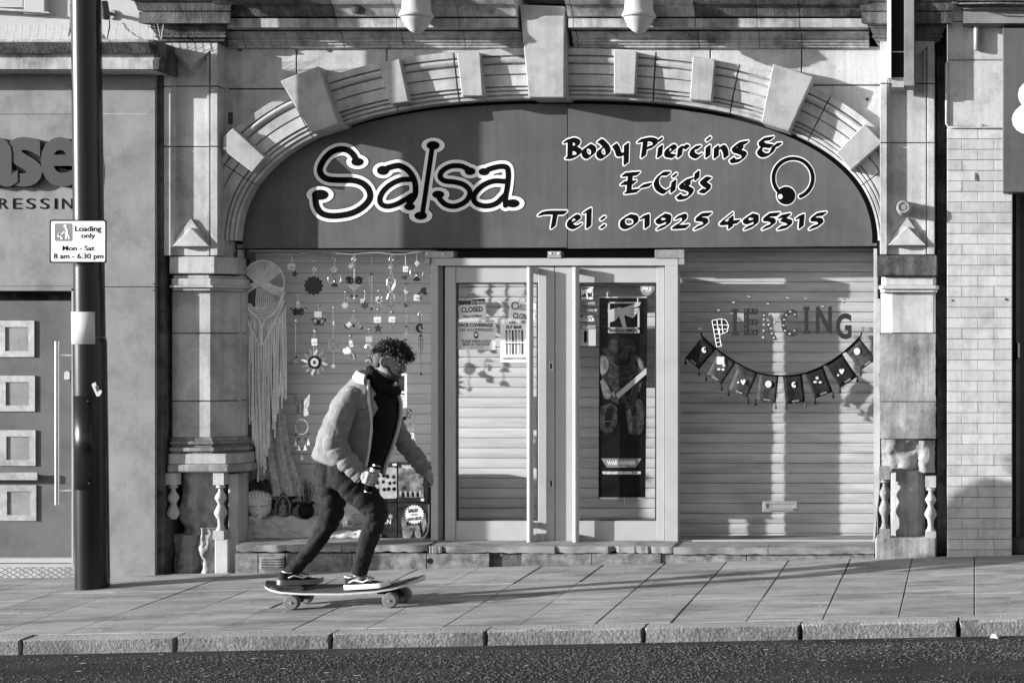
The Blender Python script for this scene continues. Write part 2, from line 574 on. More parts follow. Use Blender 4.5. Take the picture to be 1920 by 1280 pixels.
# litter on the ground
mb = MB()
p0 = Vector((wx(1865, -2.42), -2.43, 0))
zz = rz(p0.x, -2.43)
mb.add([(p0.x - 0.03, -2.45, zz + 0.004), (p0.x + 0.02, -2.47, zz + 0.003), (p0.x + 0.035, -2.40, zz + 0.008), (p0.x - 0.015, -2.39, zz + 0.018), (p0.x + 0.005, -2.43, zz + 0.024), (p0.x + 0.01, -2.42, zz + 0.001)],
       [(0, 1, 4), (1, 2, 4), (2, 3, 4), (3, 0, 4), (0, 5, 1), (1, 5, 2), (2, 5, 3), (3, 5, 0)])
tag(mb.build('crumpled_paper', M['grey5']), 'scrap of crumpled white paper lying in the gutter by the kerb', 'litter')
mb = MB()
for k in range(260):
    x, y = rng.uniform(-7.1, 0.5), rng.uniform(-2.15, -0.05)
    if k > 225: y = rng.uniform(-3.4, -2.45)
    f_ = rz if y < KY1 else gz
    r = rng.uniform(0.005, 0.013)
    a = rng.uniform(0, 6.28)
    pts = [(x + r * 1.5 * math.cos(a + q), y + r * math.sin(a + q)) for q in (0, 1.2, 2.6, 3.9, 5.1)]
    mb.add([(p, q, f_(p, q) + 0.0035 + (0.008 if y < KY1 else 0)) for p, q in pts], [(0, 1, 2, 3, 4)])
tag(mb.build('gum_spots', M['grey5'], recalc=False), 'small pale gum spots and scraps flattened on the paving', 'litter', kind='stuff')

# ------------------------------------------------------------------ the piercing shop: stone front
shop = thing('shop_building', 'stone shop building with a wide moulded arch over a grey fascia and shuttered windows', 'building', (wx(1043), 0.6, gz(wx(1043), 0)))
Y_SP, Y_ARCH, Y_BLK, Y_KEY = 0.17, 0.12, 0.06, 0.0
Y_SIGN, Y_GL, Y_SH = 0.25, 0.27, 0.61
NSE = 2.45
def arch_pt(t, off=0.0):
    """t 0..1 from left spring to right spring over the crown; off pixels outwards"""
    a = math.pi * (1 - t)
    ca, sa = math.cos(a), math.sin(a)
    def base(a):
        c, s = math.cos(a), math.sin(a)
        return 1043 + 603 * math.copysign(abs(c) ** (2 / NSE), c), 470 - 287 * abs(s) ** (2 / NSE)
    x, y = base(a)
    e = 1e-3
    x1, y1 = base(min(math.pi - 1e-6, a + e)); x2, y2 = base(max(1e-6, a - e))
    dx, dy = x2 - x1, y2 - y1
    L = math.hypot(dx, dy) or 1
    return x + off * dy / L, y - off * dx / L           # outward normal
TS = np.linspace(0.0, 1.0, 181)
AP = [arch_pt(t) for t in TS]
def arch_y_at(px, off):
    best = min((arch_pt(t, off) for t in np.linspace(0.02, 0.98, 240)), key=lambda p: abs(p[0] - px))
    return best[1]

# carcass behind everything: side walls, head wall above the opening, room behind
mb = MB()
mb.box(wx(318), wx(446, .3), 0.30, 0.9, -0.6, wz(-420))
mb.box(wx(1646, .3), wx(1772), 0.30, 0.9, -0.6, wz(-420))
mb.box(wx(446, .3) + .001, wx(1646, .3) - .001, 0.31, 0.9, wz(462, 0.3), wz(-420))
mb.build('wall', M['stone_dark'], shop)
mb = MB()
mb.box(wx(440, .3), wx(1650, .3), 1.2, 1.25, -0.7, wz(440, .6))
mb.box(wx(440, .3), wx(1650, .3), 0.9, 1.2, -0.7, -0.3)
mb.box(wx(440, .3) - .02, wx(440, .3), 0.7, 1.25, -0.7, wz(440, .6))
mb.box(wx(1650, .3), wx(1650, .3) + .02, 0.7, 1.25, -0.7, wz(440, .6))
mb.build('back_wall', M['grey3'], shop)

# spandrel masonry, cut to the arch
spandrel = MB().boxp(404, 1652, 86, 100, Y_SP + .03, 0.3).build('spandrel', M['bed'], shop)
def clip_block(xa, xb, yt, yb):
    xs = np.linspace(xa, xb, 14)
    low = [min(yb, arch_y_at(x, 45)) for x in xs]
    if min(low) <= yt + 1:
        keep = [(x, l) for x, l in zip(xs, low) if l > yt + 1]
        if len(keep) < 2: return
    else: keep = list(zip(xs, low))
    g = 1.2
    pts = [(keep[0][0] + g, yt + g), (keep[-1][0] - g, yt + g)] + [(min(max(x, keep[0][0] + g), keep[-1][0] - g), l - g) for x, l in reversed(keep)]
    MB().prismp(pts, Y_SP, 0.3).build('stone_block', M['stone'], spandrel, bevel=0.003)
for xa, xb, yt, yb in ((404, 556, 86, 167), (404, 540, 167, 330), (556, 725, 86, 215), (725, 985, 86, 150), (1066, 1332, 86, 150), (1332, 1503, 86, 215),
                       (1503, 1652, 86, 160), (1503, 1652, 160, 330)):
    clip_block(xa, xb, yt, yb)
MB().boxp(414, 436, 211, 233, Y_SP - .004, Y_SP + .02).build('patch', M['stone_dark'], shop)
for q in ((450, 93, 4), (616, 94, 4), (1612, 88, 5), (1626, 186, 3)):
    MB().prismp(circle(q[0], q[1], q[2]), Y_SP - .006, Y_SP + .02).build('fixing', M['stone_dark'], shop)

# arch moulding: a stepped section swept round the arch, one stone between each pair of projecting blocks
SECT = [(0, .30), (0, .155), (4, .150), (5, .165), (6.5, .165), (7, .148), (8, .142), (12.5, .142), (13, .160), (14.5, .160), (15, .142), (16, .134), (19.5, .134), (20, .155), (22, .155), (23, .126),
        (42.5, .124), (43, .142), (45, .142), (45.5, .122), (61.5, .118), (62, .138), (64, .138), (64.5, .124), (66, .112), (69, .104), (72, .102), (75, .106), (77, .118), (77.5, .138), (79, .138), (79.5, .116), (80, .112), (92, .110), (93, .3)]
cuts = [0.0, 0.118, 0.245, 0.36, 0.425, 0.5, 0.573, 0.655, 0.765, 0.885, 1.0]
for a, b in zip(cuts[:-1], cuts[1:]):
    rings = []
    n = max(6, int((b - a) * 130))
    for t in np.linspace(a + .0008, b - .0008, n):
        ring = []
        for o, y in SECT:
            px, py = arch_pt(min(max(t, 0.012), 0.988), o)
            px = min(max(px, 407.5), 1650.5)
            v = W(px, py, 0.12)
            v.y = y
            ring.append(v)
        rings.append(ring)
    MB().loft(rings).build('arch_moulding', M['stone'], shop, smooth=28)
BLK = [
    ('voussoir', [(418, 256), (437, 240), (497, 295), (473, 323), (419, 282)], .05),
    ('voussoir', [(525, 152), (597, 124), (634, 233), (584, 250)], .02),
    ('voussoir', [(709, 118), (749, 111), (766, 191), (730, 196)], .055),
    ('voussoir', [(856, 99), (900, 98), (905, 180), (866, 180)], .055),
    ('keystone', [(974, 9), (1058, 12), (1057.5, 183), (991, 183)], .0),
    ('voussoir', [(1151, 95), (1194, 96), (1190, 177), (1151, 176)], .055),
    ('voussoir', [(1299, 106), (1341, 111), (1334, 190), (1293, 187)], .055),
    ('voussoir', [(1450, 119), (1525, 144), (1479, 246), (1427, 230)], .02),
    ('voussoir', [(1621, 232), (1655, 267), (1595, 320), (1568, 286)], .05)]
for nm, pts, yf in BLK:
    MB().prismp(pts, yf, .31).build(nm, M['keystone'], shop, bevel=0.006)

# cornice over the arch, in jointed lengths; profile (pixel row, depth)
CPROF = [(-14, .3), (-14, -.13), (7, -.13), (11, -.118), (14, -.105), (15, -.085), (22, -.06), (30, -.045), (33, -.035), (33.3, .03), (35.6, .03), (36, -.02), (52.6, -.018), (53, .16), (55.5, .16), (56, .07),
         (58, .082), (64, .10), (69, .118), (70, .108), (73, .108), (74, .125), (78, .128), (79, .14), (83, .142), (85, .165), (86, .3)]
def cornice(name, xa, xb, dy=0.0, parent=shop, m=None, prof=CPROF):
    a, b = wx(xa, 0) + .0025, wx(xb, 0) - .0025
    up = [q for q in prof if q[0] <= 35.6 and q[1] < .29]
    lo = [q for q in prof if q[0] > 35.6 and q[1] < .29]
    sooty = xb < 640 or xa > 1300                       # soot has blackened the top moulding near both pilasters
    MB().xprism([(y, wz(p, 0)) for p, y in [(-14, .3)] + up + [(35.6, .3)]], a, b).build(name, M['stone_dark'] if sooty else M['cornice'], parent, smooth=30)
    MB().xprism([(y, wz(p, 0)) for p, y in [(35.7, .3)] + lo + [(86, .3)]], a, b).build(name, M['cornice'], parent, smooth=30)
cj = [412, 444, 632, 745, 862, 972]
for a, b in zip(cj[:-1], cj[1:]): cornice('cornice_block', a, b)
cj = [1066, 1076, 1305, 1420, 1500, 1628]
for a, b in zip(cj[:-1], cj[1:]): cornice('cornice_block', a, b)
CAP = [(-14, .3), (-14, -.14), (4, -.14), (8, -.13), (9, -.11), (16, -.10), (25, -.09), (25.5, -.06), (26.5, -.06), (27, -.085), (48, -.085), (49, -.02), (50, -.02), (50.5, -.035), (53, -.03), (55, -.015), (60, -.005), (66, .01), (67, .0), (70, .0), (71, .02), (76, .025), (80, .06), (81, .3)]
def capital(xa, xb, parent):
    """cornice breaking forward over a pilaster, mitred back at both ends"""
    prof = CAP
    V_, n = [], len(prof)
    for side in (0, 1):
        for p, y in prof:
            out = min(max((.06 - y) * 0.85, 0), .22) if y < .29 else 0
            x = wx(xa) - out if side == 0 else wx(xb) + out
            V_.append((x, y, wz(p, 0)))
    mb = MB()
    mb.add(V_, [tuple(range(n)), tuple(range(2 * n - 1, n - 1, -1))] + [(i, n + i, n + (i + 1) % n, (i + 1) % n) for i in range(n)])
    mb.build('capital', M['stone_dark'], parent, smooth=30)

# wall above the cornice, the hanging colonettes of the oriel, weeds
MB().box(wx(318), wx(1650), .12, .3, wz(-8), wz(-420)).build('upper_wall', M['stone'], shop)
for px in (781, 1198):
    yc = -.15
    s = 1 / PXM(yc)
    prof = [(27, -362), (26, 6), (27, 20), (30, 26), (32, 30), (31, 33), (27, 35), (26, 38), (25, 42), (22, 45), (21, 50), (14, 56), (13, 58), (6, 62), (1, 63)]
    c = W(px, 0, yc)
    MB().lathe([(r * s, -p * s) for r, p in prof], c, n=28).build('colonette', M['wall_white'], shop, smooth=40)
    MB().box(c.x - .08, c.x + .08, -.30, .12, wz(-360), wz(-380)).build('bracket', M['stone'], shop)
c = W(676, 0, -.02)
MB().lathe([(r / 255, -p / 255) for r, p in [(20, -360), (20, 0), (21, 8), (18, 14), (17, 22), (12, 27), (2, 30)]], c, n=20).build('colonette', M['stone_dark'], shop, smooth=40)  # smaller added pendant, its dark tone stands in for shade
MB().box(c.x - .1, c.x + .1, -.1, .12, wz(-360), wz(-380)).build('bracket', M['stone'], shop)

# ---------------- pilasters
def chevron_panel(par, x0, x1, yt, yb, joints, dark=False):
    """upper pilaster shaft with a sunk panel between stiles, pointed at both ends"""
    ms = M['stone']
    yf, yr = .03, .08
    w = 13
    ys = [yt] + joints + [yb]
    cx = (x0 + x1) / 2
    for a, b in zip(ys[:-1], ys[1:]):
        a2, b2 = a + 1.0, b - 1.0
        MB().boxp(x0, x0 + w, a2, b2, yf, .3).build('stone_block', ms, par, bevel=0.003)
        MB().boxp(x1 - w, x1, a2, b2, yf, .3).build('stone_block', ms, par, bevel=0.003)
        mb = MB()
        mb.boxp(x0 + w + 4, x1 - w - 4, a2, b2, yr, .3)
        mb.build('sunk_panel', ms, par)
        for q in (x0 + w, x1 - w - 7):
            MB().boxp(q + .2, q + 3.5, a2, b2, yf + .018, .3).build('panel_moulding', ms, par)
            MB().boxp(q + 3.6, q + 7, a2, b2, yf + .034, .3).build('panel_moulding', ms, par)
    # pendant point at the top, rising point at the bottom, each with a moulded edge
    t0 = yt + 1
    for k, (d, yy) in enumerate(((52, yf + .03), (42, yf + .014), (34, yf - .002))):
        MB().prismp([(x0 + w - k * .2, t0), (x1 - w + k * .2, t0), (x1 - w + k * .2, t0 + 12), (cx, t0 + d + 10), (x0 + w - k * .2, t0 + 12)], yy, .29).build('chevron', ms, par)
    MB().prismp([(x0 + w, yb - 1), (x1 - w, yb - 1), (x1 - w, yb - 18), (cx, yb - 70), (x0 + w, yb - 18)], yf + .03, .29).build('chevron', ms, par)
    mb = MB()                                           # small gable standing out over the foot of the panel
    A = [(x0 + w, yb - 20), (cx, yb - 64), (x1 - w, yb - 20)]
    v = [W(*A[0], yf), W(*A[1], yf), W(*A[2], yf), W(cx, yb - 44, yf - .055), W(x0 + w, yb, yf), W(x1 - w, yb, yf)]
    mb.prismp([(x0 + w + 2, yb - 18), (cx, yb - 54), (x1 - w - 2, yb - 18)], yf - .03, .28)
    mb.build('gable', ms, par, bevel=.004)

pl = MB().box(wx(309), wx(408), .16, .31, wz(485), wz(75)).build('pilaster', M['stone'], shop)
pl['label'] = 'pilaster with octagonal foot at the hairdresser end of the shop front'
chevron_panel(pl, 307, 408, 80, 480, [162, 275])
capital(303, 410, pl)
pr = MB().box(wx(1650), wx(1752), .16, .31, wz(482), wz(70)).build('pilaster', M['stone'], shop)
pr['label'] = 'pilaster with eroded square foot beside the white brick pier'
chevron_panel(pr, 1650, 1752, 74, 478, [157, 268])
capital(1648, 1755, pr)

def octo(x0, x1, cham, yf, yb, zt, zb, m, par, name='stone_block', bevel=.004, cl=None):
    """block with chamfered front corners; pixel columns x0..x1 at depth yf"""
    cl = cham if cl is None else cl
    a, b = wx(x0, yf), wx(x1, yf)
    c, d = wx(x0 + cl, yf), wx(x1 - cham, yf)
    k = (b - d) * 1.0
    pts = [(a, yf + (c - a)), (c, yf), (d, yf), (b, yf + k), (b, yb), (a, yb)]
    z0, z1 = wz(zb, yf), wz(zt, yf)
    v = [(x, y, z0) for x, y in pts] + [(x, y, z1) for x, y in pts]
    n = 6
    MB().add(v, [tuple(range(n)), tuple(range(2 * n - 1, n - 1, -1))] + [(i, n + i, n + (i + 1) % n, (i + 1) % n) for i in range(n)]).build(name, m, par, bevel=bevel)
# left column
octo(315, 433, 30, .05, .31, 481, 513, M['stone'], pl, 'abacus', .006, 4)
for (a, b, ins, yf) in ((516, 522, 4, .07), (522, 535, 1, .05), (535, 539, -3, .04), (539, 545, 2, .06)):
    octo(318 + ins, 440 - ins, 44, yf, .31, a, b, M['stone'], pl, 'necking', .003, 5)
for a, b in ((545.5, 624), (625.5, 751), (752.5, 820)):
    octo(320, 441, 46, .095, .31, a, b, M['stone'], pl, cl=4)
for (a, b, ins, yf) in ((820.5, 827, 0, .085), (827, 833, -2, .07), (833, 839, 0, .085), (839, 846, -3, .06), (846, 850, 0, .08)):
    octo(317 + ins, 444 - ins, 46, yf, .31, a, b, M['stone_rough'], pl, 'base_moulding', .003, 5)
octo(313, 450, 26, .065, .31, 850.5, 870, M['stone'], pl, 'base_slab', .005, 4)
octo(311, 454, 26, .05, .31, 870.5, 885, M['stone_rough'], pl, 'base_slab', .009, 4)
# rough eroded foot
def rough_block(par, x0, x1, y0, y1, yf, yb, amp, seed, m=None, name='eroded_stone', wob=0.0):
    r_ = np.random.default_rng(seed)
    nx, ny = 14, 18
    A, B, Z0, Z1 = wx(x0, yf), wx(x1, yf), wz(y1, yf), wz(y0, yf)
    from mathutils import noise
    V, F = [], []
    for j in range(ny + 1):
        for i in range(nx + 1):
            x, z = A + (B - A) * i / nx, Z0 + (Z1 - Z0) * j / ny
            e = noise.fractal((x * 9 + seed, z * 9, seed * .37), 0.9, 2.2, 5)
            rim = min(1, 2.5 * min(i, nx - i) / nx + .25)
            V.append((x + r_.normal(0, .002) + wob * e * .01, yf + amp * max(-.25, e + .15) + (1 - rim) * amp * .9, z))
    for j in range(ny):
        for i in range(nx):
            k = j * (nx + 1) + i
            F.append((k, k + 1, k + nx + 2, k + nx + 1))
    n = len(V)                                          # close the sides back to yb
    edge = list(range(nx + 1)) + [(j + 1) * (nx + 1) - 1 for j in range(1, ny + 1)] + [ny * (nx + 1) + i for i in range(nx - 1, -1, -1)] + [j * (nx + 1) for j in range(ny - 1, 0, -1)]
    for e in edge: V.append((V[e][0], yb, V[e][2]))
    m_ = len(edge)
    for k in range(m_): F.append((edge[k], n + k, n + (k + 1) % m_, edge[(k + 1) % m_]))
    F.append(tuple(n + k for k in range(m_)))
    MB().add(V, F).build(name, m or M['stone_rough'], par, smooth=50)
rough_block(pl, 334, 404, 885.5, 1003, .13, .31, .06, 3)
rough_block(pl, 320, 370, 1003, 1080, .11, .31, .05, 8)
rough_block(pl, 368, 402, 990, 1082, .07, .31, .06, 9)
MB().boxp(402, 428, 1010, 1082, .06, .31).build('plinth_block', M['stone'], pl, bevel=.008)
MB().boxp(428, 446, 888, 1082, .13, .31).build('jamb_block', M['stone'], pl, bevel=.004)
BAL = [(10, 0), (10, 24), (7, 25), (7, 27), (9, 30), (4, 33), (4.2, 38), (9.5, 48), (10.5, 53), (6, 62), (5, 65), (11, 80), (11.5, 86), (6, 96), (5, 108), (7, 116), (9, 118), (9, 120)]
def baluster(par, px, py, yc, hgt, m, cut=None, name='baluster'):
    s = 1 / PXM(yc)
    c = W(px, py, yc)
    k = hgt / 138
    mb = MB()
    b = [(r * s, -h * s * k) for r, h in BAL if h >= 25 and (cut is None or h < cut)]
    mb.lathe(b, c, n=16)
    mb.box(c.x - 10 * s, c.x + 10 * s, yc - 10 * s, yc + 10 * s, c.z - 24.5 * k * s, c.z)
    if cut is None: mb.box(c.x - 10 * s, c.x + 10 * s, yc - 10 * s, yc + 10 * s, c.z - 138 * k * s, c.z - 119.5 * k * s)
    mb.build(name, m, par, smooth=40)
baluster(pl, 414, 886, .095, 124, M['stone'])
baluster(pl, 325, 886, .1, 124, M['stone'], cut=97)
# right column
MB().boxp(1645, 1757, 479, 517, .02, .31).build('abacus', M['stone_dark'], pr, bevel=.006)
for (a, b, ins, yf) in ((519, 535, 2, .06), (535, 542, -3, .035), (542, 548, 0, .055)):
    octo(1650 + ins, 1757 - ins, 5, yf, .31, a, b, M['stone'], pr, 'necking', .004, 8)
octo(1650, 1754, 4, .09, .31, 548.5, 624, M['stone'], pr, cl=22)
rough_block(pr, 1649, 1754, 625.5, 752, .075, .31, .004, 21, M['stone_rough'], 'stone_block')
rough_block(pr, 1650, 1754, 753.5, 822, .07, .31, .007, 22, M['stone_rough'], 'stone_block')
rough_block(pr, 1652, 1724, 823, 884, .085, .31, .045, 23)
rough_block(pr, 1722, 1752, 826, 886, .07, .31, .03, 24)
c = W(1702, 880, .19)
MB().lathe([(.125, -.5), (.13, -.3), (.125, 0)], c, n=28).build('drum', M['stone_rough'], pr, smooth=40)
baluster(pr, 1659, 874, .02, 134, M['stone_rough'])
baluster(pr, 1745, 892, .02, 118, M['stone'])
MB().boxp(1641, 1755, 1008, 1052, -.03, .31).build('plinth_block', M['stone_rough'], pr, bevel=.01)
MB().prismp([(1637, 1046), (1650, 900), (1650, 560), (1640, 560), (1638, 900)], .2, .31).build('jamb_block', M['stone'], pr)
MB().boxp(1757, 1774, -60, 1050, .26, .32).build('recess_wall', M['stone_dark'], shop)  # dark stone tone stands in for the shade of this recess
for q in (75, 160, 268, 345, 478, 625, 752):
    pass
# bell siren on the right pilaster
c = W(1694, 388, -.10)
mb = MB()
mb.lathe([(.002, 0), (.02, 0), (.022, .004), (.03, .004), (.032, -.004), (.044, -.004), (.05, .012), (.052, .05), (.056, .09), (.058, .17), (.058, .19)], c, 'y', n=24)
mb.build('siren', M['render'], shop, smooth=35)

# ---------------- fascia sign
sg = thing('shop_sign', 'dark grey arched shop fascia board with outlined black lettering and phone number', 'sign', (wx(1043, .25), .27, wz(466, .25)))
def sign_curve(x):
    d = min(1.0, abs(x - 1045) / 591.0)
    return 466 - 271 * (1 - d ** NSE) ** (1 / NSE)
def sign_panel(xa, xb):
    xs = [xa + (xb - xa) * (0.5 - 0.5 * math.cos(math.pi * k / 50)) for k in range(51)]
    pts = [(xa, 466 if xa > 460 else 465.5), (xb, 461 if xb > 1600 else 464)][::-1]
    top = [(x, min(463, sign_curve(x))) for x in xs]
    MB().prismp(top + pts, Y_SIGN, Y_SIGN + .03).build('sign_panel', M['sign'], sg)
sign_panel(455, 1063.2)
sign_panel(1064.6, 1635)
MB().boxp(446, 1645, 150, 463, .29, .305).build('gap_shade_sheet', M['void'], sg)  # black sheet paints the darkness of the gap round the sign
tf = lambda p: (560 + p[0] / 4.364, 220 + p[1] / 4.364)
R = 23
SALSA = [('e', 480, 365, 50, 33), ('e', 175, 634, 68, 42), ('r', [(470, 350), (440, 300), (395, 268), (330, 262), (262, 290), (205, 350), (174, 420), (186, 472), (235, 505), (320, 514), (440, 516), (520, 540), (572, 592), (582, 660), (535, 725), (450, 778), (350, 802), (250, 805), (180, 780), (145, 725), (135, 660)], 25),
         ('e', 690, 435, 50, 38), ('r', [(730, 415), (775, 402), (825, 397), (890, 430), (935, 490), (955, 560), (950, 640), (905, 705)], 24), ('e', 908, 732, 44, 30),
         ('r', [(925, 508), (840, 512), (760, 545), (700, 595), (666, 655), (672, 705), (720, 728), (790, 715), (860, 680), (925, 640)], 22),
         ('e', 1100, 230, 54, 35), ('e', 998, 805, 53, 33), ('r', [(1093, 240), (1055, 500), (1012, 790)], 20),
         ('e', 1402, 442, 44, 32), ('r', [(1380, 420), (1320, 398), (1240, 402), (1175, 440), (1158, 488), (1195, 520), (1275, 530), (1350, 552), (1398, 600), (1392, 655), (1350, 700), (1275, 728), (1205, 715), (1160, 675), (1142, 640)], 22), ('e', 1142, 632, 50, 32),
         ('e', 1516, 446, 44, 30), ('r', [(1550, 428), (1600, 412), (1660, 402), (1705, 415), (1715, 480), (1706, 570), (1692, 650), (1692, 720)], 22), ('e', 1752, 704, 54, 34),
         ('r', [(1690, 525), (1600, 522), (1520, 550), (1455, 605), (1430, 660), (1455, 706), (1530, 726), (1615, 705), (1685, 640)], 22)]
print_strokes('lettering', SALSA, (60, 160, 1860, 890), 4.0, [(31, M['black']), (27, M['white']), (0, M['black'])], tf, Y_SIGN, sg)
tf2 = lambda p: (980 + p[0] / 3.2, 220 + p[1] / 3.2)
NA = math.radians(38)
CAL = [[(285, 140), (282, 232)], [(258, 145), (300, 135), (328, 148), (325, 170), (296, 182)], [(300, 184), (334, 200), (334, 222), (300, 238), (270, 238)],
       [(398, 172), (372, 192), (371, 222), (394, 238), (422, 215), (422, 188), (398, 172)],
       [(482, 180), (458, 203), (460, 228), (482, 238), (510, 215), (505, 182), (475, 148), (462, 142)],
       [(552, 168), (566, 190), (578, 222), (604, 222)], [(622, 165), (620, 275)],
       [(736, 140), (724, 232)], [(702, 142), (755, 132), (792, 142), (788, 168), (748, 184)],
       [(826, 178), (820, 232)], [(824, 132), (826, 136)],
       [(878, 212), (908, 190), (896, 174), (868, 194), (867, 225), (905, 234)],
       [(946, 182), (940, 232)], [(944, 196), (972, 175), (986, 182)],
       [(1056, 180), (1026, 187), (1016, 218), (1044, 236), (1064, 226)],
       [(1112, 178), (1110, 232)], [(1114, 128), (1116, 132)],
       [(1162, 180), (1160, 236)], [(1166, 198), (1196, 178), (1214, 200), (1220, 234)],
       [(1340, 152), (1292, 162), (1268, 185), (1284, 204), (1308, 190), (1302, 166)], [(1296, 206), (1328, 222), (1312, 252), (1268, 264), (1256, 252)],
       [(1492, 126), (1436, 138), (1438, 164), (1488, 174)], [(1442, 172), (1420, 204), (1446, 228), (1488, 214), (1512, 170), (1540, 164)],
       [(608, 345), (690, 338)], [(646, 340), (636, 446)], [(602, 396), (668, 390)], [(624, 448), (688, 440)],
       [(716, 414), (762, 404)], [(872, 338), (832, 342), (802, 384), (812, 424), (850, 448), (874, 432)],
       [(906, 386), (900, 442)], [(911, 346), (913, 350)], [(1012, 372), (972, 386), (952, 406), (966, 423), (992, 406), (984, 384)], [(980, 424), (1010, 442), (992, 474), (950, 484), (936, 472)],
       [(1046, 332), (1043, 368)], [(1118, 372), (1092, 368), (1078, 385), (1096, 404), (1114, 420), (1100, 444), (1070, 440)],
       [(106, 580), (150, 572), (252, 572)], [(196, 575), (182, 656)], [(296, 634), (332, 612), (318, 594), (286, 614), (281, 644), (310, 660), (342, 646)],
       [(398, 558), (395, 655)], [(376, 568), (398, 556)], [(478, 604), (484, 606)], [(478, 654), (484, 656)],
       [(640, 592), (602, 614), (601, 648), (630, 659), (674, 634), (674, 602), (640, 592)],
       [(746, 592), (745, 655)], [(716, 602), (744, 592)],
       [(842, 592), (812, 611), (826, 630), (868, 614), (872, 597), (844, 588)], [(876, 602), (868, 640), (818, 664)],
       [(926, 602), (964, 590), (968, 612), (932, 644), (912, 658), (984, 654)],
       [(1120, 582), (1066, 588), (1052, 610), (1090, 616), (1094, 640), (1042, 664)],
       [(1250, 582), (1196, 634), (1290, 626)], [(1250, 602), (1246, 658)],
       [(1366, 592), (1336, 611), (1350, 630), (1393, 614), (1398, 597), (1368, 588)], [(1400, 602), (1394, 640), (1342, 664)],
       [(1530, 582), (1472, 588), (1457, 610), (1494, 616), (1500, 640), (1450, 663)],
       [(1546, 596), (1594, 588), (1560, 612), (1598, 626), (1594, 650), (1542, 664)],
       [(1676, 592), (1670, 656)], [(1650, 602), (1674, 592)],
       [(1808, 578), (1756, 588), (1742, 611), (1780, 616), (1784, 640), (1732, 662)]]
st = [('n', c, 14.5, NA, 4.0) for c in CAL]
ring = [(1622 + 112 * math.cos(a), 365 + 112 * math.sin(a)) for a in np.linspace(math.radians(70), math.radians(70) + 2 * math.pi - math.radians(-38) - .2 - math.radians(70), 40)]
ring = [(1622 + 118 * math.cos(a), 365 + 118 * math.sin(a)) for a in np.linspace(math.radians(132), math.radians(428), 60)]
print_strokes('lettering', st, (70, 90, 1850, 700), 3.0, [(7.5, M['white']), (0, M['black'])], tf2, Y_SIGN, sg)
print_strokes('emblem', [('r', ring, 11.0), ('e', 1580, 470, 55, 54)], (1440, 200, 1800, 560), 3.0, [(6.5, M['white']), (0, M['black'])], tf2, Y_SIGN, sg)
print_strokes('emblem', [('e', 1546, 476, 14, 15)], (1500, 440, 1600, 520), 3.0, [(0, M['white'])], tf2, Y_SIGN - .004, sg)

# ---------------- plinth, sills
plinth = MB().boxp(446, 1637, 1036, 1090, .03, .3).build('plinth', M['stone_dark'], shop)
pj = [441, 484, 535, 660, 800, 918, 978, 1110, 1240, 1400, 1640]
for k, (a, b) in enumerate(zip(pj[:-1], pj[1:])):
    if k == 5: continue                                 # one facing stone has fallen away
    top = 1037
    gr = lambda p: VY + (ZC - gz(wx(p), 0)) * 255 + 1
    MB().prismp([(a + .6, top), (b - .6, top), (b - .6, gr(b)), (a + .6, gr(a))], .0 + (.012 if k > 7 else 0), .04).build('plinth_slab', M['marble'], plinth, bevel=.003)
rough_block(plinth, 918, 978, 1037, 1068, .035, .1, .03, 33, M['stone_rough'])
MB().prismp(circle(806, 1051, 5.5), -.002, .03).build('drain_hole', M['void'], plinth)
mb = MB()
mb.boxp(487, 532, 1044, 1067, -.012, .01)
vent = mb.build('air_vent', M['steel_dull'], plinth, bevel=.004)
for k in range(4):
    MB().boxp(490, 529, 1047 + k * 5, 1049.5 + k * 5, -.018, -.008).build('louvre', M['stone_dark'], vent)
sj = [441, 640, 800, 828, 1040, 1190, 1262, 1440, 1640]
for k, (a, b) in enumerate(zip(sj[:-1], sj[1:])):
    n = 16
    rings = []
    drop = 0 if k < 2 else 4 if k < 6 else 8
    for t in np.linspace(0, 1, n):
        px = a + .5 + (b - a - 1) * t
        chip = abs(rng.normal(0, .004)) + (.02 * rng.random() if rng.random() < .12 else 0)
        z = wz(1021 + drop * .5, -.02)
        x = wx(px, -.02)
        rings.append([(x, -.022 + chip, z - .003), (x, .30, z + .012), (x, .30, z - .05), (x, -.018 + chip * 1.6, z - .055 + chip * .8)])
    MB().loft(rings).build('sill_stone', M['sill'], plinth, smooth=35)
# ------------------------------------------------------------------ windows, doors, shutters
def pane(a, b, t, u, par, y=Y_GL, name='glass_pane'):
    return MB().boxp(a, b, t, u, y, y + .006).build(name, M['glass'], par, recalc=True)
def shutter(a, b, t, u, label, m):
    s = 1 / PXM(Y_SH)
    rl = MB().boxp(a - 3, b + 3, t - 6, t - 1, Y_SH - .03, Y_SH + .1).build('roller_shutter', m, shop)
    rl['label'] = label
    p = 18.85
    n = int((u - t) / p) + 1
    me = None
    for k in range(n):
        y0 = t + k * p
        prof = [(.007, 0.2), (-.0012, .8), (-.0032, 3), (-.0045, 7), (-.0045, 11), (-.0032, 15), (-.0012, 17.9), (.007, 18.85), (.013, 18.0), (.013, .6)]
        if me is None:
            mb = MB()
            mb.xprism([(Y_SH + y, wz(y0 + q, Y_SH)) for y, q in prof], wx(a, Y_SH), wx(b, Y_SH))
            o = mb.build('slat', m, rl, smooth=50)
            me = o
        else:
            copy_part(me, rl, (0, rng.normal(0, .0012), -k * p * s))
shutter(448, 812, 474, 1024, 'pale roller shutter behind the window of hanging ornaments', M['slat_bright'])
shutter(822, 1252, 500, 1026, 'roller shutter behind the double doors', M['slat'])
shutter(1264, 1648, 472, 1020, 'dull roller shutter behind the window with the letterbox', M['slat_dimmed'])
MB().boxp(815, 1650, 1012, 1026, .3, .75).build('window_board', M['sill'], shop)
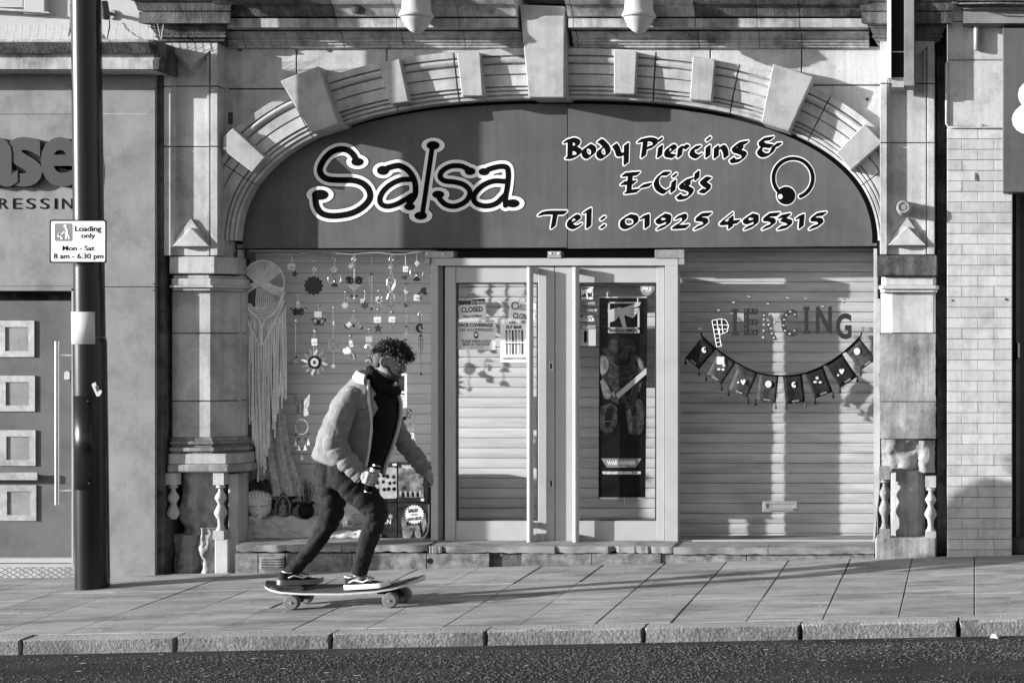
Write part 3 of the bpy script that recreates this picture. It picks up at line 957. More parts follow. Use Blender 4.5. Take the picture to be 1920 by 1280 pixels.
MB().boxp(440, 814, 1012, 1026, .3, .75).build('window_board', M['white'], shop)  # this stretch is whitened to bounce light onto the left shutter
MB().boxp(441, 447, 466, 1012, .31, .75).build('bounce_reveal', M['white'], shop)  # white reveal added to bounce light onto the left shutter

# window frames and panes
fr = MB()
fr.boxp(445, 452, 468, 1020, .245, .30)
fr.boxp(445, 808, 458, 465, .285, .30)
fr.boxp(452, 806, 1017, 1021, .245, .30)
wf = fr.build('window_frame', M['alu'], shop)
pane(449, 809, 468, 1019, wf)
mb = MB()
for q in range(9):
    pass
arc = [(772, 1016), (786, 1013), (796, 1006), (802, 996), (804, 980), (804, 945)]
mb.tube([W(p[0], p[1], .262) for p in arc], .006, 8)
mb.build('corner_trim', M['grey5'], wf, smooth=60)
fr = MB()
fr.boxp(1638, 1644, 466, 1013, .245, .30)
fr.boxp(1272, 1644, 456, 461, .285, .30)
fr.boxp(1272, 1638, 1012, 1016, .245, .30)
wf2 = fr.build('window_frame', M['alu'], shop)
pane(1270, 1640, 466, 1014, wf2)
# letterbox in the right hand pane
lb = MB()
lb.boxp(1430, 1495, 939.5, 944, .238, .27).boxp(1430, 1495, 955, 959.5, .238, .27).boxp(1430, 1437, 944, 955, .238, .27).boxp(1488, 1495, 944, 955, .238, .27)
lbx = lb.build('letterbox', M['steel_dull'], shop, bevel=.002)
MB().boxp(1437.5, 1487.5, 943, 953, .246, .26).build('letterbox_flap', M['steel_dull'], lbx)
mb = MB()
mb.prismp([(1438, 952), (1487, 952), (1489, 957), (1437, 957)], .228, .25)
mb.build('letterbox_lip', M['steel'], lbx)

# door frame
df = MB()
df.boxp(808, 821, 498, 1024, .21, .31)
df.boxp(1247, 1271, 498, 1024, .21, .31)
df.boxp(808, 1271, 484, 498, .21, .31)
dframe = df.build('door_frame', M['alu'], shop, bevel=.002)
MB().boxp(821, 831, 498.5, 1020, .26, .31).build('door_seal', M['alu'], dframe)
MB().boxp(830, 833, 498.5, 1020, .255, .31).build('door_seal', M['alu_dark'], dframe)
MB().boxp(812, 1268, 1019, 1026, .14, .31).build('threshold', M['steel_dull'], dframe)
for a, b, t, u in ((797, 850, 471, 483.5), (1027, 1052, 471, 483.5), (1228, 1283, 468, 484)):
    MB().boxp(a, b, t, u, .2, .3).build('bracket', M['steel_dull'], dframe, bevel=.002)
MB().boxp(797, 806, 484, 495, .2, .3).build('bracket', M['steel_dull'], dframe)
MB().boxp(1272, 1283, 484.5, 496, .2, .3).build('bracket', M['steel_dull'], dframe)
for q in ((1032, 475), (1047, 475), (800, 476), (830, 476)):
    MB().prismp(circle(q[0], q[1], 2), .196, .21).build('bolt', M['white'], dframe)

def door(a, b, g0, g1, h0, h1, label, hside):
    dr = thing('door', None, None)
    dr.parent = shop
    dr['label'] = label
    yf, yb = .235, .295
    c = W((a + b) / 2, 1018, yf)
    dr.location = c - shop.location
    t, u = 500, 1018
    parts = MB()
    parts.boxp(a, g0, t, u, yf, yb)
    parts.build('stile', M['alu'], dr, bevel=.003)
    MB().boxp(g1, b, t, u, yf, yb).build('stile', M['alu'], dr, bevel=.003)
    MB().boxp(g0 + .2, g1 - .2, t, 530, yf + .006, yb).build('rail', M['alu'], dr, bevel=.003)
    MB().boxp(g0 + .2, g1 - .2, 976, u, yf + .006, yb).build('rail', M['alu'], dr, bevel=.003)
    bead = MB()
    bead.boxp(g0, g0 + 3, 530.5, 975.5, yf + .02, yb)
    bead.boxp(g1 - 3, g1, 530.5, 975.5, yf + .02, yb)
    bead.boxp(g0 + 3, g1 - 3, 530.5, 532.5, yf + .02, yb)
    bead.boxp(g0 + 3, g1 - 3, 973.5, 975.5, yf + .02, yb)
    bead.build('glazing_bead', M['alu_dark'], dr)
    pane(g0, g1, 530, 976, dr, .272)
    yh = .175
    hb = MB()
    r = (wx(h1, yh) - wx(h0, yh)) / 2
    x = wx((h0 + h1) / 2, yh)
    hb.tube([(x, yh, wz(1017, yh)), (x, yh, wz(501, yh))], r, 18)
    hd = hb.build('handle', M['alu'], dr, smooth=50)
    for py in (507, 985, 1008):
        if py == 985 and hside < 0: continue
        MB().box(x - .012 + hside * .012, x + .05 if hside > 0 else x + .012, yh, yf + .002, wz(py + 5, yh), wz(py - 5, yh)).build('handle_bracket', M['alu'], dr, bevel=.002)
    return dr
dl = door(834, 1039.6, 854, 1009, 988, 1000, 'door leaf with clear glass and small paper notices', 1)
d2 = door(1041, 1246, 1077, 1231, 1074, 1086, 'door leaf with a tall black poster inside the glass', -1)
for px in (1033, ):
    for py in (686, 906):
        lk = MB().boxp(px - 4, px + 4, py - 9, py + 9, .227, .25).build('lock', M['steel'], dl, bevel=.002)
        MB().boxp(px - 1.5, px + 1.5, py - 5, py + 5, .223, .23).build('keyhole', M['black'], dl)
MB().boxp(1000, 1020, 1000, 1016, .21, .25).build('kick_plate', M['grey5'], dl)

# ------------------------------------------------------------------ notices and posters on the glass
def poster(name, label, pts, m, y=.269, group=None, cat='poster'):
    xs, ys = [p[0] for p in pts], [p[1] for p in pts]
    t = thing(name, label, cat, W(sum(xs) / len(xs), max(ys), y), group)
    MB().prismp(pts, y, y + .0016).build('sheet', m, t)
    return t
M['paper'] = flat_mat('notice_paper', 0.85, 0.6)
M['paper2'] = flat_mat('grey_notice_paper', 0.8, 0.6)
yp = .269
t = poster('notice', 'tilted closed notice with black header hanging from a nail on the glass door', rotbox(885, 578, 51, 36, -3), M['paper'], yp, cat='notice')
MB().prismp(rotbox(897, 565.5, 25, 9, -3), yp - .002, yp - .0004).build('header', M['black'], t)
MB().prismp(rotbox(871, 567, 25, 9, -3), yp - .002, yp - .0004).build('header', M['grey3'], t)
text('lettering', 'CLOSED', (865, 575, 905, 585), yp - .002, M['black'], t, .02, rot=-3)
text('lettering', 'Salsa', (861, 563, 882, 570), yp - .003, M['black'], t, .02, rot=-3)
text('lettering', 'Dr Hammers', (886, 562, 909, 569), yp - .003, M['white'], t, .02, rot=-3)
text('lettering', '10am-5.30pm', (869, 590, 903, 596), yp - .002, M['black'], t, .02, rot=-3)
text('lettering', 'Sorry, we are', (874, 571, 896, 574), yp - .002, M['grey3'], t, 0, rot=-3)
mb = MB().tube([W(871, 561, yp), W(884, 550, yp), W(897, 559, yp)], .0018, 5)
mb.build('cord', M['grey2'], t)
MB().lathe([(.006, 0), (.006, .008)], W(884.5, 549, yp - .006), 'y', 10).build('nail', M['steel'], t)
t = poster('notice', 'tilted body piercing closed notice half hidden behind the long door handle', rotbox(979, 583, 49, 34, 7), M['paper'], yp, cat='notice')
text('lettering', 'CLOSED', (962, 588, 998, 598), yp - .002, M['black'], t, .02, rot=7)
text('lettering', 'BODY', (975, 571, 999, 577), yp - .002, M['grey2'], t, 0, rot=7)
text('lettering', 'PIERCING', (973, 578, 1003, 583), yp - .002, M['grey2'], t, 0, rot=7)
mb = MB()
a = [W(966 + 6.5 * math.cos(q), 573 + 6.5 * math.sin(q), yp - .002) for q in np.linspace(0, 6.0, 16)]
mb.tube(a, .004, 6).build('emblem', M['grey2'], t)
MB().tube([W(972, 566, yp), W(980, 553, yp), W(990, 568, yp)], .0018, 5).build('cord', M['grey2'], t)
MB().lathe([(.008, 0), (.008, .008)], W(979, 551, yp - .006), 'y', 10).build('hook', M['steel'], t)
t = poster('notice', 'white face coverings recommended notice with a masked head drawing on the door glass', rotbox(893, 629.5, 72, 52, 0.5), M['paper2'], yp, cat='notice')
text('lettering', 'FACE COVERINGS', (860, 606, 924, 612.5), yp - .002, M['black'], t, .025)
text('lettering', 'ARE RECOMMENDED', (861, 615.5, 925, 621), yp - .002, M['grey2'], t, 0)
text('lettering', 'PLEASE WEAR A FACE', (866, 637, 920, 642), yp - .002, M['grey2'], t, .015)
text('lettering', 'MASK IN THIS SHOP', (868, 643, 918, 648), yp - .002, M['grey2'], t, .015)
MB().prismp(circle(892.5, 628, 4.6, 6.4), yp - .002, yp - .0004).build('drawing', M['black'], t)
MB().prismp(circle(892.5, 627.5, 3, 3.4), yp - .003, yp - .0022).build('drawing', M['paper'], t)
MB().boxp(880, 906, 651, 651.8, yp - .002, yp - .0004).build('lettering', M['grey3'], t)
t = poster('poster', 'pale poster of coloured vape sticks in two rows behind the long door handle', [(938, 607), (988, 607), (988, 679), (938, 679)], M['paper'], yp)
text('lettering', 'ELF BAR', (949, 610, 979, 616), yp - .002, M['black'], t, .03)
for r in range(2):
    for k in range(6):
        x = 949.5 + k * 5.9
        MB().boxp(x - 1.5, x + 1.5, (620, 644)[r], (641, 664)[r], yp - .002, yp - .0004).build('drawing', (M['grey3'], M['grey2'], M['grey5'])[(k * 2 + r * 3) % 3], t)
        MB().boxp(x - 1.5, x + 1.5, (619, 643)[r], (622, 645.5)[r], yp - .003, yp - .0022).build('drawing', M['black'], t)
text('lettering', 'AVAILABLE NOW IN STORE', (942, 670, 986, 673.5), yp - .002, M['black'], t, .03)
# stickers at the top of the poster door
def hammer(t, x0, y0, w, h, y, fg, bgm):
    def q(u, v): return (x0 + u * w, y0 + v * h)
    fr_ = MB()
    for r in ((0.02, 0, 1, .05), (0.02, .82, 1, 1), (0.02, 0, .07, .9), (.94, .2, 1, .9)):
        a, b = q(r[0], r[1]), q(r[2], r[3])
        fr_.boxp(a[0], b[0], a[1], b[1], y - .0025, y - .0005)
    fr_.build('emblem', fg, t)
    hm = [(0.0, .26), (.28, .2), (.38, .16), (.46, .2), (1.05, .0), (1.0, .12), (.62, .28), (.98, .18), (.96, .28), (.62, .33), (.95, .30), (.9, .4), (.6, .37), (.88, .42), (.8, .52), (.52, .42), (.62, .98), (.52, .98), (.36, .44), (.25, .6), (.08, .66)]
    MB().prismp([q(*p) for p in hm], y - .0045, y - .003).build('emblem', fg, t)
t = poster('sticker', 'square sticker with a white hammer emblem in the top corner of the door glass', [(1088, 537), (1113, 537), (1113, 562), (1088, 562)], M['grey2'], yp, cat='sticker')
hammer(t, 1089, 538, 23, 23, yp, M['white'], M['grey2'])
t = poster('sticker', 'narrow silver lettered sticker just beneath the hammer emblem sticker', [(1088, 565), (1119, 565), (1117, 573), (1088, 573)], M['grey2'], yp, cat='sticker')
text('lettering', 'WARHAMMER', (1089, 566, 1116, 571.5), yp - .002, M['grey5'], t, .02)
t = poster('sticker', 'dark lettered sticker with a small sun at its end on the door glass', [(1088, 578), (1121, 578), (1121, 585), (1088, 585)], M['grey2'], yp, cat='sticker')
text('lettering', 'AGE OF SIGMAR', (1089, 579.5, 1113, 583.5), yp - .002, M['grey5'], t, .02)
MB().prismp(star(1117, 581.5, 4.5, 1.5, 8), yp - .003, yp - .0005).build('emblem', M['grey5'], t)
t = poster('sticker', 'paint advert sticker reading colour in bold white letters', [(1088, 590), (1116, 590), (1116, 605), (1088, 605)], M['grey2'], yp, cat='sticker')
text('lettering', 'CITADEL', (1092, 591.5, 1112, 595), yp - .002, M['white'], t, .02)
text('lettering', 'COLOUR', (1088.5, 596, 1115, 602.5), yp - .002, M['white'], t, .04)
t = poster('sticker', 'small upright card showing one black vape stick on the door glass', [(1088, 610), (1117, 610), (1117, 648), (1088, 648)], M['grey5'], yp, cat='sticker')
MB().boxp(1088.5, 1116.5, 611, 617, yp - .002, yp - .0004).build('header', M['grey3'], t)
text('lettering', 'PAID', (1092, 612, 1103, 616), yp - .003, M['white'], t, .02)
MB().boxp(1095, 1100, 620, 642, yp - .003, yp - .0004).build('drawing', M['black'], t)
t = poster('sticker', 'dark rounded triangular music licence sticker in the corner of the door glass', [(1201, 536), (1226, 536), (1228, 541), (1222, 550), (1214, 555), (1205, 552), (1200, 543)], M['grey3'], yp, cat='sticker')
text('lettering', 'PRS', (1204.5, 538, 1221.5, 545.5), yp - .002, M['white'], t, .03)
text('lettering', 'MUSIC', (1210, 546.5, 1219, 548.5), yp - .002, M['white'], t, 0)
# the tall poster: a plain dark composition in place of the artwork
M['poster_dark'] = mat('poster_ink', 0.006, 0.5, var=0.9, scale=7, bump=0, dirt=.3)
M['poster_mid'] = mat('poster_wash', 0.035, 0.5, var=0.8, scale=26, bump=0, dirt=.75, dirt_scale=14)
M['poster_lit'] = mat('poster_pale', 0.16, 0.5, var=0.6, scale=30, bump=0, dirt=.6, dirt_scale=16)
ypo = .300
t = poster('poster', 'tall black poster with a white emblem and a diagonal pale bar behind the door glass', [(1124, 557), (1214, 558), (1210, 933), (1122, 933)], M['poster_dark'], ypo)
SH = [('poster_mid', [(1124, 652), (1136, 642), (1152, 636), (1176, 634), (1190, 644), (1192, 660), (1176, 670), (1150, 672)]),
      ('poster_mid', [(1124, 676), (1140, 664), (1160, 672), (1190, 664), (1206, 676), (1209, 700), (1198, 736), (1186, 752), (1158, 756), (1140, 742), (1130, 716)]),
      ('poster_dark', [(1152, 664), (1168, 655), (1182, 664), (1180, 684), (1166, 690), (1153, 682)]),
      ('poster_mid', [(1157, 652), (1165, 642), (1175, 646), (1179, 660), (1174, 674), (1161, 672)]),
      ('poster_lit', [(1124, 668), (1132, 666), (1141, 678), (1138, 696), (1127, 702)]),
      ('poster_lit', [(1192, 668), (1203, 676), (1208, 694), (1200, 690)]),
      ('poster_lit', [(1125, 714), (1133, 712), (1146, 736), (1143, 748), (1132, 744)]),
      ('poster_mid', [(1126, 762), (1146, 756), (1160, 772), (1150, 808), (1127, 806)]),
      ('poster_dark', [(1138, 764), (1150, 768), (1142, 800), (1134, 796)]),
      ('poster_mid', [(1172, 756), (1198, 748), (1208, 766), (1205, 806), (1188, 816), (1176, 796)]),
      ('poster_lit', [(1175, 772), (1182, 768), (1186, 800), (1180, 812)])]
for k, (m, pts) in enumerate(SH):
    sp = spline(pts + [pts[0]], 4)[:-1]
    MB().prismp([tuple(p) for p in sp], ypo - .0015 - .0006 * k, ypo - .0011 - .0006 * k).build('drawing', M[m], t)
for k, ln in enumerate(([(1158, 650), (1166, 645), (1174, 650)], [(1140, 670), (1152, 684), (1176, 688), (1194, 672)], [(1146, 704), (1160, 712), (1180, 708), (1194, 698)], [(1160, 714), (1158, 734), (1162, 750)], [(1182, 710), (1186, 730), (1180, 748)],
                        [(1128, 792), (1140, 789), (1152, 792)], [(1178, 784), (1192, 780), (1204, 786)], [(1132, 718), (1142, 730), (1146, 742)])):
    MB().tube([W(p[0], p[1], ypo - .009) for p in ln], .0014, 5).build('drawing', M['poster_lit'], t)
MB().prismp([(1152, 741), (1156, 750), (1212, 701), (1212, 689)], ypo - .0105, ypo - .010).build('drawing', M['grey5'], t)
MB().prismp([(1146, 737), (1150, 733), (1161, 750), (1157, 754)], ypo - .0115, ypo - .011).build('drawing', M['poster_lit'], t)
hammer(t, 1139, 566, 60, 58, ypo - .008, M['grey5'], M['black'])
text('lettering', 'WARHAMMER', (1141, 615.5, 1195, 623), ypo - .0125, M['black'], t, .02)
MB().prismp([(1127, 859), (1203, 859), (1192, 876), (1138, 876)], ypo - .003, ypo - .001).build('emblem', M['grey3'], t)
text('lettering', 'WARHAMMER', (1138, 863, 1192, 871.5), ypo - .005, M['white'], t, .04)
text('lettering', '40.000', (1157, 873, 1174, 875.6), ypo - .005, M['white'], t, .02)
text('lettering', 'WARHAMMER40000.COM', (1129, 883, 1201, 889), ypo - .004, M['white'], t, .04)
MB().boxp(1121, 1213, 556, 558.5, ypo - .004, ypo + .004).build('hanger_strip', M['grey5'], t)
MB().boxp(1121, 1211, 932, 935, ypo - .004, ypo + .004).build('hanger_strip', M['grey3'], t)
M['clear'] = glass_mat('clear_plastic', 0.8, 0.18, 0.6)
for q in ((1139, 549), (1196, 559), (1171, 938)):
    c = W(q[0], q[1], ypo - .012)
    MB().lathe([(.001, 0), (.014, .002), (.017, .012)], c, 'y', 12).build('suction_hook', M['clear'], t, smooth=60)
    MB().tube([c, c + Vector((0, 0, -.03))], .003, 6).build('suction_hook', M['white'], t)
# ------------------------------------------------------------------ things hanging in the left window
YH = .292
def U(u, v): return 430 + u / 4.74, 450 + v / 4.74
M['orn_black'] = mat('black_glass_ornament', 0.006, 0.5, spec=.15, var=.3, bump=0)
M['orn_dark'] = mat('dark_tin', 0.035, 0.5, spec=.2, var=.5, scale=40, bump=0)
M['orn_grey'] = mat('tinted_glass', 0.2, 0.3, var=.4, scale=30, bump=0)
M['orn_pale'] = mat('pale_glass', 0.5, 0.25, var=.4, scale=50, bump=0)
M['silver'] = mat('silver_wire', 0.75, 0.2, var=.2, scale=60, metal=.8, bump=0)
M['card'] = mat('price_card', 0.72, 0.6, var=.05, bump=0)
M['card_dim'] = mat('dim_card', 0.42, 0.6, var=.1, scale=40, bump=0)
def orn(name, label, u, v, cat='ornament'):
    x, y = U(u, v)
    return thing(name, label, cat, W(x, y, YH), 'ornaments hanging in the shop window')
def pr_(t, name, uv, m, y=YH, th=.004):
    MB().prismp([U(*p) for p in uv], y, y + th).build(name, m, t)
def sq(u, v, w, h, r=0):
    return rotbox(u, v, w, h, r)
def suct(t, u, v):
    x, y = U(u, v)
    c = W(x, y, YH - .012)
    MB().lathe([(.001, 0), (.012, .002), (.016, .012)], c, 'y', 12).build('suction_cup', M['clear'], t, smooth=60)
    MB().lathe([(.005, -.004), (.005, .002)], c, 'y', 8).build('suction_knob', M['white'], t)
def cordl(t, pts, m=None, r=.0016):
    MB().tube([W(*U(*p), YH + .003) for p in pts], r, 5).build('cord', m or M['silver'], t)
def hook(t, u, v):
    P_ = [(u + 10, v - 28), (u - 14, v - 6), (u - 18, v + 14), (u - 4, v + 26), (u + 12, v + 18), (u + 20, v + 4)]
    MB().tube([W(*U(*p), YH) for p in P_], .003, 6).build('hook', M['silver'], t)
def tagc(t, u, v, w, h, r=0, m=None, dy=-.004):
    pr_(t, 'price_tag', sq(u, v, w, h, r), m or M['card'], YH + dy, .0015)
    pr_(t, 'price_print', sq(u, v + h * .1, w * .62, h * .3, r), M['grey5'], YH + dy - .001, .0006)
def curvy(t, name, pts, m, r=.004):
    MB().tube([W(*U(*p), YH) for p in pts], r, 6).build(name, m, t)
def arcpts(u, v, ru, rv, a0, a1, n=14):
    return [(u + ru * math.cos(math.radians(a)), v + rv * math.sin(math.radians(a))) for a in np.linspace(a0, a1, n)]
def crescent(u, v, r, m, t, a=40, k=.35):
    pts = arcpts(u, v, r, r, a, a + 250, 18)
    q = arcpts(u + r * k * math.cos(math.radians(a - 55)), v + r * k * math.sin(math.radians(a - 55)), r * .76, r * .76, a + 240, a + 10, 14)
    pr_(t, 'crescent', pts + q, m)

# the thin rail the hooks hang from
t = thing('hanging_rail', 'thin pale rail and slack wire strung across the top of the ornament window', 'rail', W(640, 472, YH + .01))
MB().tube([W(468, 470, YH + .01), W(804, 470.5, YH + .01)], .005, 8).build('rail', M['alu'], t, smooth=60)
MB().tube([W(*U(*p), YH) for p in ((380, 118), (480, 128), (560, 128), (700, 108), (850, 108), (1000, 122), (1100, 130), (1200, 118), (1330, 112), (1450, 128), (1540, 130), (1640, 112), (1740, 106))], .004, 6).build('wire', M['grey5'], t, smooth=60)

t = orn('star_ornament', 'dull dark star behind the leftmost white price tag on the rail', 580, 340)
pr_(t, 'star', star(*(580, 302), 36, 16, 5, -80), M['orn_dark'])
tagc(t, 552, 237, 66, 54, 4); cordl(t, [(556, 150), (560, 205)]); hook(t, 556, 165)
t = orn('rosette_ornament', 'large black petalled rosette disc with a diamond price tag', 748, 485)
pr_(t, 'disc', [(748 + (80 + 7 * math.cos(12 * a)) * math.cos(a), 405 + (80 + 7 * math.cos(12 * a)) * math.sin(a)) for a in np.linspace(0, 2 * math.pi, 96, endpoint=False)], M['orn_black'])
for k in range(12):
    a = k * math.pi / 6
    pr_(t, 'petal', circle(748 + 56 * math.cos(a), 405 + 56 * math.sin(a), 12, 12, 10), M['orn_dark'], YH - .003, .002)
    MB().prismp([U(748 + r * math.cos(a + q), 405 + r * math.sin(a + q)) for r, q in ((14, -.2), (42, -.1), (42, .1), (14, .2))], YH - .003, YH - .001).build('petal', M['orn_dark'], t)
tagc(t, 755, 262, 38, 38, 45); cordl(t, [(748, 285), (748, 325)]); hook(t, 744, 165)
for k, (u, v, hv, g, lab) in enumerate(((935, 382, 165, 262, 'black skirted angel with looped wire wings beneath a big diamond tag'), (1665, 330, 130, 208, 'black skirted angel with wire wings at the door end of the rail'))):
    t = orn('angel_ornament', lab, u, v + 35)
    pr_(t, 'skirt', [(u, v - 42), (u + 33, v + 28), (u, v + 36), (u - 33, v + 28)], M['orn_black'])
    curvy(t, 'wing', arcpts(u - 28, v - 35, 30, 38, 20, 250), M['silver'], .003)
    curvy(t, 'wing', arcpts(u + 28, v - 35, 30, 38, 160, -70), M['silver'], .003)
    curvy(t, 'halo', arcpts(u, v - 66, 15, 18, 0, 360), M['orn_grey'], .003)
    tagc(t, u - 5 if k == 0 else u + 3, g, 48 - 12 * k, 48 - 12 * k, 45); cordl(t, [(u, hv - 10), (u, v - 84)]); 
    if k == 0: hook(t, u - 8, hv)
t = orn('heart_ornament', 'heart of two dark spirals over a dull pointed base with three drops', 1108, 525)
for s in (-1, 1):
    sp = [(1108 + s * 40 + s * (38 - 2.2 * k) * math.cos(k * .55 + .3), 362 - (38 - 2.2 * k) * math.sin(k * .55 + .3)) for k in range(16)]
    curvy(t, 'spiral', sp, M['orn_black'], .0065)
    pr_(t, 'spiral_disc', circle(1108 + s * 40, 362, 33, 33, 18), M['orn_dark'], YH + .004)
pr_(t, 'base', [(1040, 398), (1108, 388), (1170, 398), (1108, 455)], M['orn_grey'])
for u, v in ((1085, 497), (1133, 497), (1108, 515)):
    pr_(t, 'drop', circle(u, v, 9, 12, 10), M['orn_black'] if v < 500 else M['orn_pale'])
tagc(t, 1085, 228, 58, 44, -30, M['orn_grey']); cordl(t, [(1110, 150), (1110, 340)], M['card'], .004); cordl(t, [(1108, 450), (1108, 510)]); hook(t, 1108, 165)
def chime(t, u, v, w, n=3, h=120):
    pr_(t, 'chime_top', [(u, v - 20), (u + w, v + 12), (u - w, v + 12)], M['orn_dark'])
    for k in range(n):
        x = u + (k - (n - 1) / 2) * w * .75
        L = h * (.8 + .2 * ((k * 2) % 3))
        MB().tube([W(*U(x, v + 22), YH + .006), W(*U(x, v + 22 + L), YH + .006)], .0042, 8).build('chime_tube', M['orn_dark'] if k % 2 else M['grey3'], t)
t = orn('wind_chime', 'small dark wind chime of three tubes on a forked clip', 1263, 610)
chime(t, 1263, 300, 20, 3, 115); cordl(t, [(1263, 150), (1270, 200), (1263, 285)], M['orn_grey'], .004); cordl(t, [(1263, 310), (1262, 600)]); pr_(t, 'drop', circle(1262, 612, 10, 14, 8), M['orn_black'])
t = orn('twist_ornament', 'silver twisted wire ornament with a heart inside and loose tails', 1440, 590)
for s in (-1, 1):
    curvy(t, 'loop', [(1440 + s * 2, 335), (1440 + s * 34, 350), (1440 + s * 38, 400), (1440 + s * 10, 450), (1440 - s * 24, 480), (1440 - s * 34, 525)], M['silver'], .006)
    curvy(t, 'heart', [(1440, 385), (1440 + s * 16, 370), (1440 + s * 27, 390), (1440 + s * 12, 425), (1440, 440)], M['silver'], .005)
    curvy(t, 'tie', [(1440, 270), (1440 + s * 10, 300), (1440 + s * 12, 340)], M['card_dim'], .002)
for u, v in ((1418, 580), (1438, 595), (1456, 585)): pr_(t, 'drop', circle(u, v, 5, 10, 8), M['orn_dark'])
tagc(t, 1430, 240, 40, 52, 30, M['orn_grey']); cordl(t, [(1440, 150), (1440, 280)]); cordl(t, [(1438, 500), (1438, 590)]); hook(t, 1440, 165)
t = orn('bird_garland', 'vertical string of small tin birds and hearts beside the door frame', 1570, 890)
tagc(t, 1565, 258, 46, 52)
cordl(t, [(1565, 140), (1567, 230)], M['card'], .003); cordl(t, [(1560, 300), (1572, 560), (1577, 760), (1568, 890)])
for k, (u, v, m) in enumerate(((1556, 332, 'orn_dark'), (1568, 460, 'silver'), (1570, 580, 'orn_dark'), (1578, 708, 'orn_grey'), (1577, 835, 'orn_grey'))):
    s = 1 if k != 0 else -1
    w = 34 if k not in (1, 2) else 22
    pr_(t, 'bird', [(u - w * s * .9, v - 8), (u - w * s * .3, v - 24), (u + w * s * .3, v - 8), (u + w * s * 1.1, v - 6), (u + w * s * .4, v + 16), (u - w * s * .3, v + 22)], M[m])
for u, v in ((1567, 392), (1574, 768), (1566, 886)):
    pr_(t, 'heart', [(u, v - 6), (u + 7, v - 12), (u + 13, v - 6), (u, v + 14), (u - 13, v - 6), (u - 7, v - 12)], M['orn_dark'])

def butterfly(t, u, v, w, h, m, spots):
    L = [(0, -.1), (-.12, -.42), (-.3, -.9), (-.8, -.98), (-1, -.75), (-.9, -.3), (-.6, .0), (-.66, .4), (-.5, .75), (-.2, .7), (-.06, .3)]
    for s in (-1, 1):
        pr_(t, 'wing', [(u - s * a * w, v + b * h) for a, b in L], m)
        if spots:
            for a, b in ((-.7, -.72), (-.8, -.45), (-.55, -.8)): pr_(t, 'wing_spot', circle(u - s * a * w, v + b * h, 5, 5, 8), M['card'], YH - .003, .002)
        else: pr_(t, 'wing_patch', [(u - s * a * w * .75 , v + b * h * .7) for a, b in L[2:9]], M['orn_grey'], YH - .003, .002)
    pr_(t, 'body', circle(u, v, 6, h * .75, 10), M['orn_black'], YH - .002, .006)
t = orn('butterfly_ornament', 'black butterfly with pale wing spots under a white price tag', 613, 680)
butterfly(t, 613, 638, 75, 42, M['orn_black'], True); suct(t, 605, 490); tagc(t, 612, 573, 38, 52); cordl(t, [(608, 500), (612, 600)])
t = orn('butterfly_ornament', 'dark butterfly with lighter wing panes hanging left of the star row', 793, 770)
butterfly(t, 793, 732, 68, 38, M['orn_black'], False); suct(t, 790, 578); tagc(t, 788, 660, 66, 50, 0, M['card_dim']); cordl(t, [(790, 590), (792, 700)])
t = orn('snowflake_ornament', 'sparkling silver star flake over a dull tag, left of the dark six pointed star', 1028, 620)
pr_(t, 'flake', star(1028, 580, 40, 16, 8), M['silver']); suct(t, 1027, 460); pr_(t, 'price_tag', sq(1042, 525, 50, 40, 40), M['orn_grey'], YH + .004, .002); cordl(t, [(1026, 470), (1028, 545)])
t = orn('star_ornament', 'dark six pointed star with tinted panes', 1203, 622)
pr_(t, 'star', star(1203, 580, 42, 24, 6), M['orn_dark']); suct(t, 1203, 455); cordl(t, [(1203, 465), (1203, 540)], M['card'], .003); pr_(t, 'price_tag', sq(1190, 540, 50, 38), M['card_dim'], YH + .004, .002)
t = orn('snowflake_ornament', 'silver flake with dark veins, right of the dark six pointed star', 1330, 580)
pr_(t, 'flake', star(1330, 535, 38, 20, 7), M['silver']); pr_(t, 'vein', star(1330, 538, 30, 6, 6), M['orn_dark'], YH - .003, .002); suct(t, 1327, 450); pr_(t, 'price_tag', sq(1330, 518, 58, 30), M['card'], YH + .004, .002); cordl(t, [(1327, 460), (1330, 510)])
t = orn('disc_ornament', 'round pierced disc on a long cord with a clear crystal below', 925, 1140)
pr_(t, 'disc', circle(924, 930, 48, 54, 28), M['orn_grey'])
for i in range(-2, 3):
    for j in range(-2, 3):
        if abs(i) + abs(j) < 4: pr_(t, 'pierced_hole', circle(924 + i * 17 + (j % 2) * 8, 930 + j * 18, 4.5, 5, 6), M['orn_dark'], YH - .002, .001)
suct(t, 924, 598); cordl(t, [(922, 600), (923, 880)]); cordl(t, [(924, 980), (925, 1110)]); tagc(t, 926, 737, 14, 32); pr_(t, 'crystal', [(925, 1095), (946, 1120), (925, 1142), (904, 1120)], M['silver'])
t = orn('crystal_cluster', 'cluster of angular tinted shapes and dark scraps on one suction hook', 1105, 795)
for k, (u, v, w, h, r, m) in enumerate(((1102, 712, 46, 50, 30, 'orn_grey'), (1062, 752, 40, 46, 50, 'orn_pale'), (1035, 766, 34, 22, 20, 'orn_dark'), (1150, 756, 44, 54, -35, 'orn_grey'), (1168, 776, 44, 32, 25, 'orn_dark'), (1105, 760, 22, 18, 45, 'orn_black'), (1050, 785, 40, 10, 30, 'orn_dark'))):
    pr_(t, 'shard', sq(u, v, w, h, r), M[m], YH + .001 * k)
suct(t, 1110, 630); cordl(t, [(1106, 640), (1104, 690)])
t = orn('star_ornament', 'dark five pointed star hanging below a white price tag', 1322, 825)
pr_(t, 'star', star(1322, 785, 46, 20, 5, -90), M['orn_dark']); suct(t, 1318, 615); tagc(t, 1316, 708, 64, 52); cordl(t, [(1318, 630), (1322, 745)])
t = orn('moon_ornament', 'thin dull crescent moon half behind a white price tag', 1450, 800)
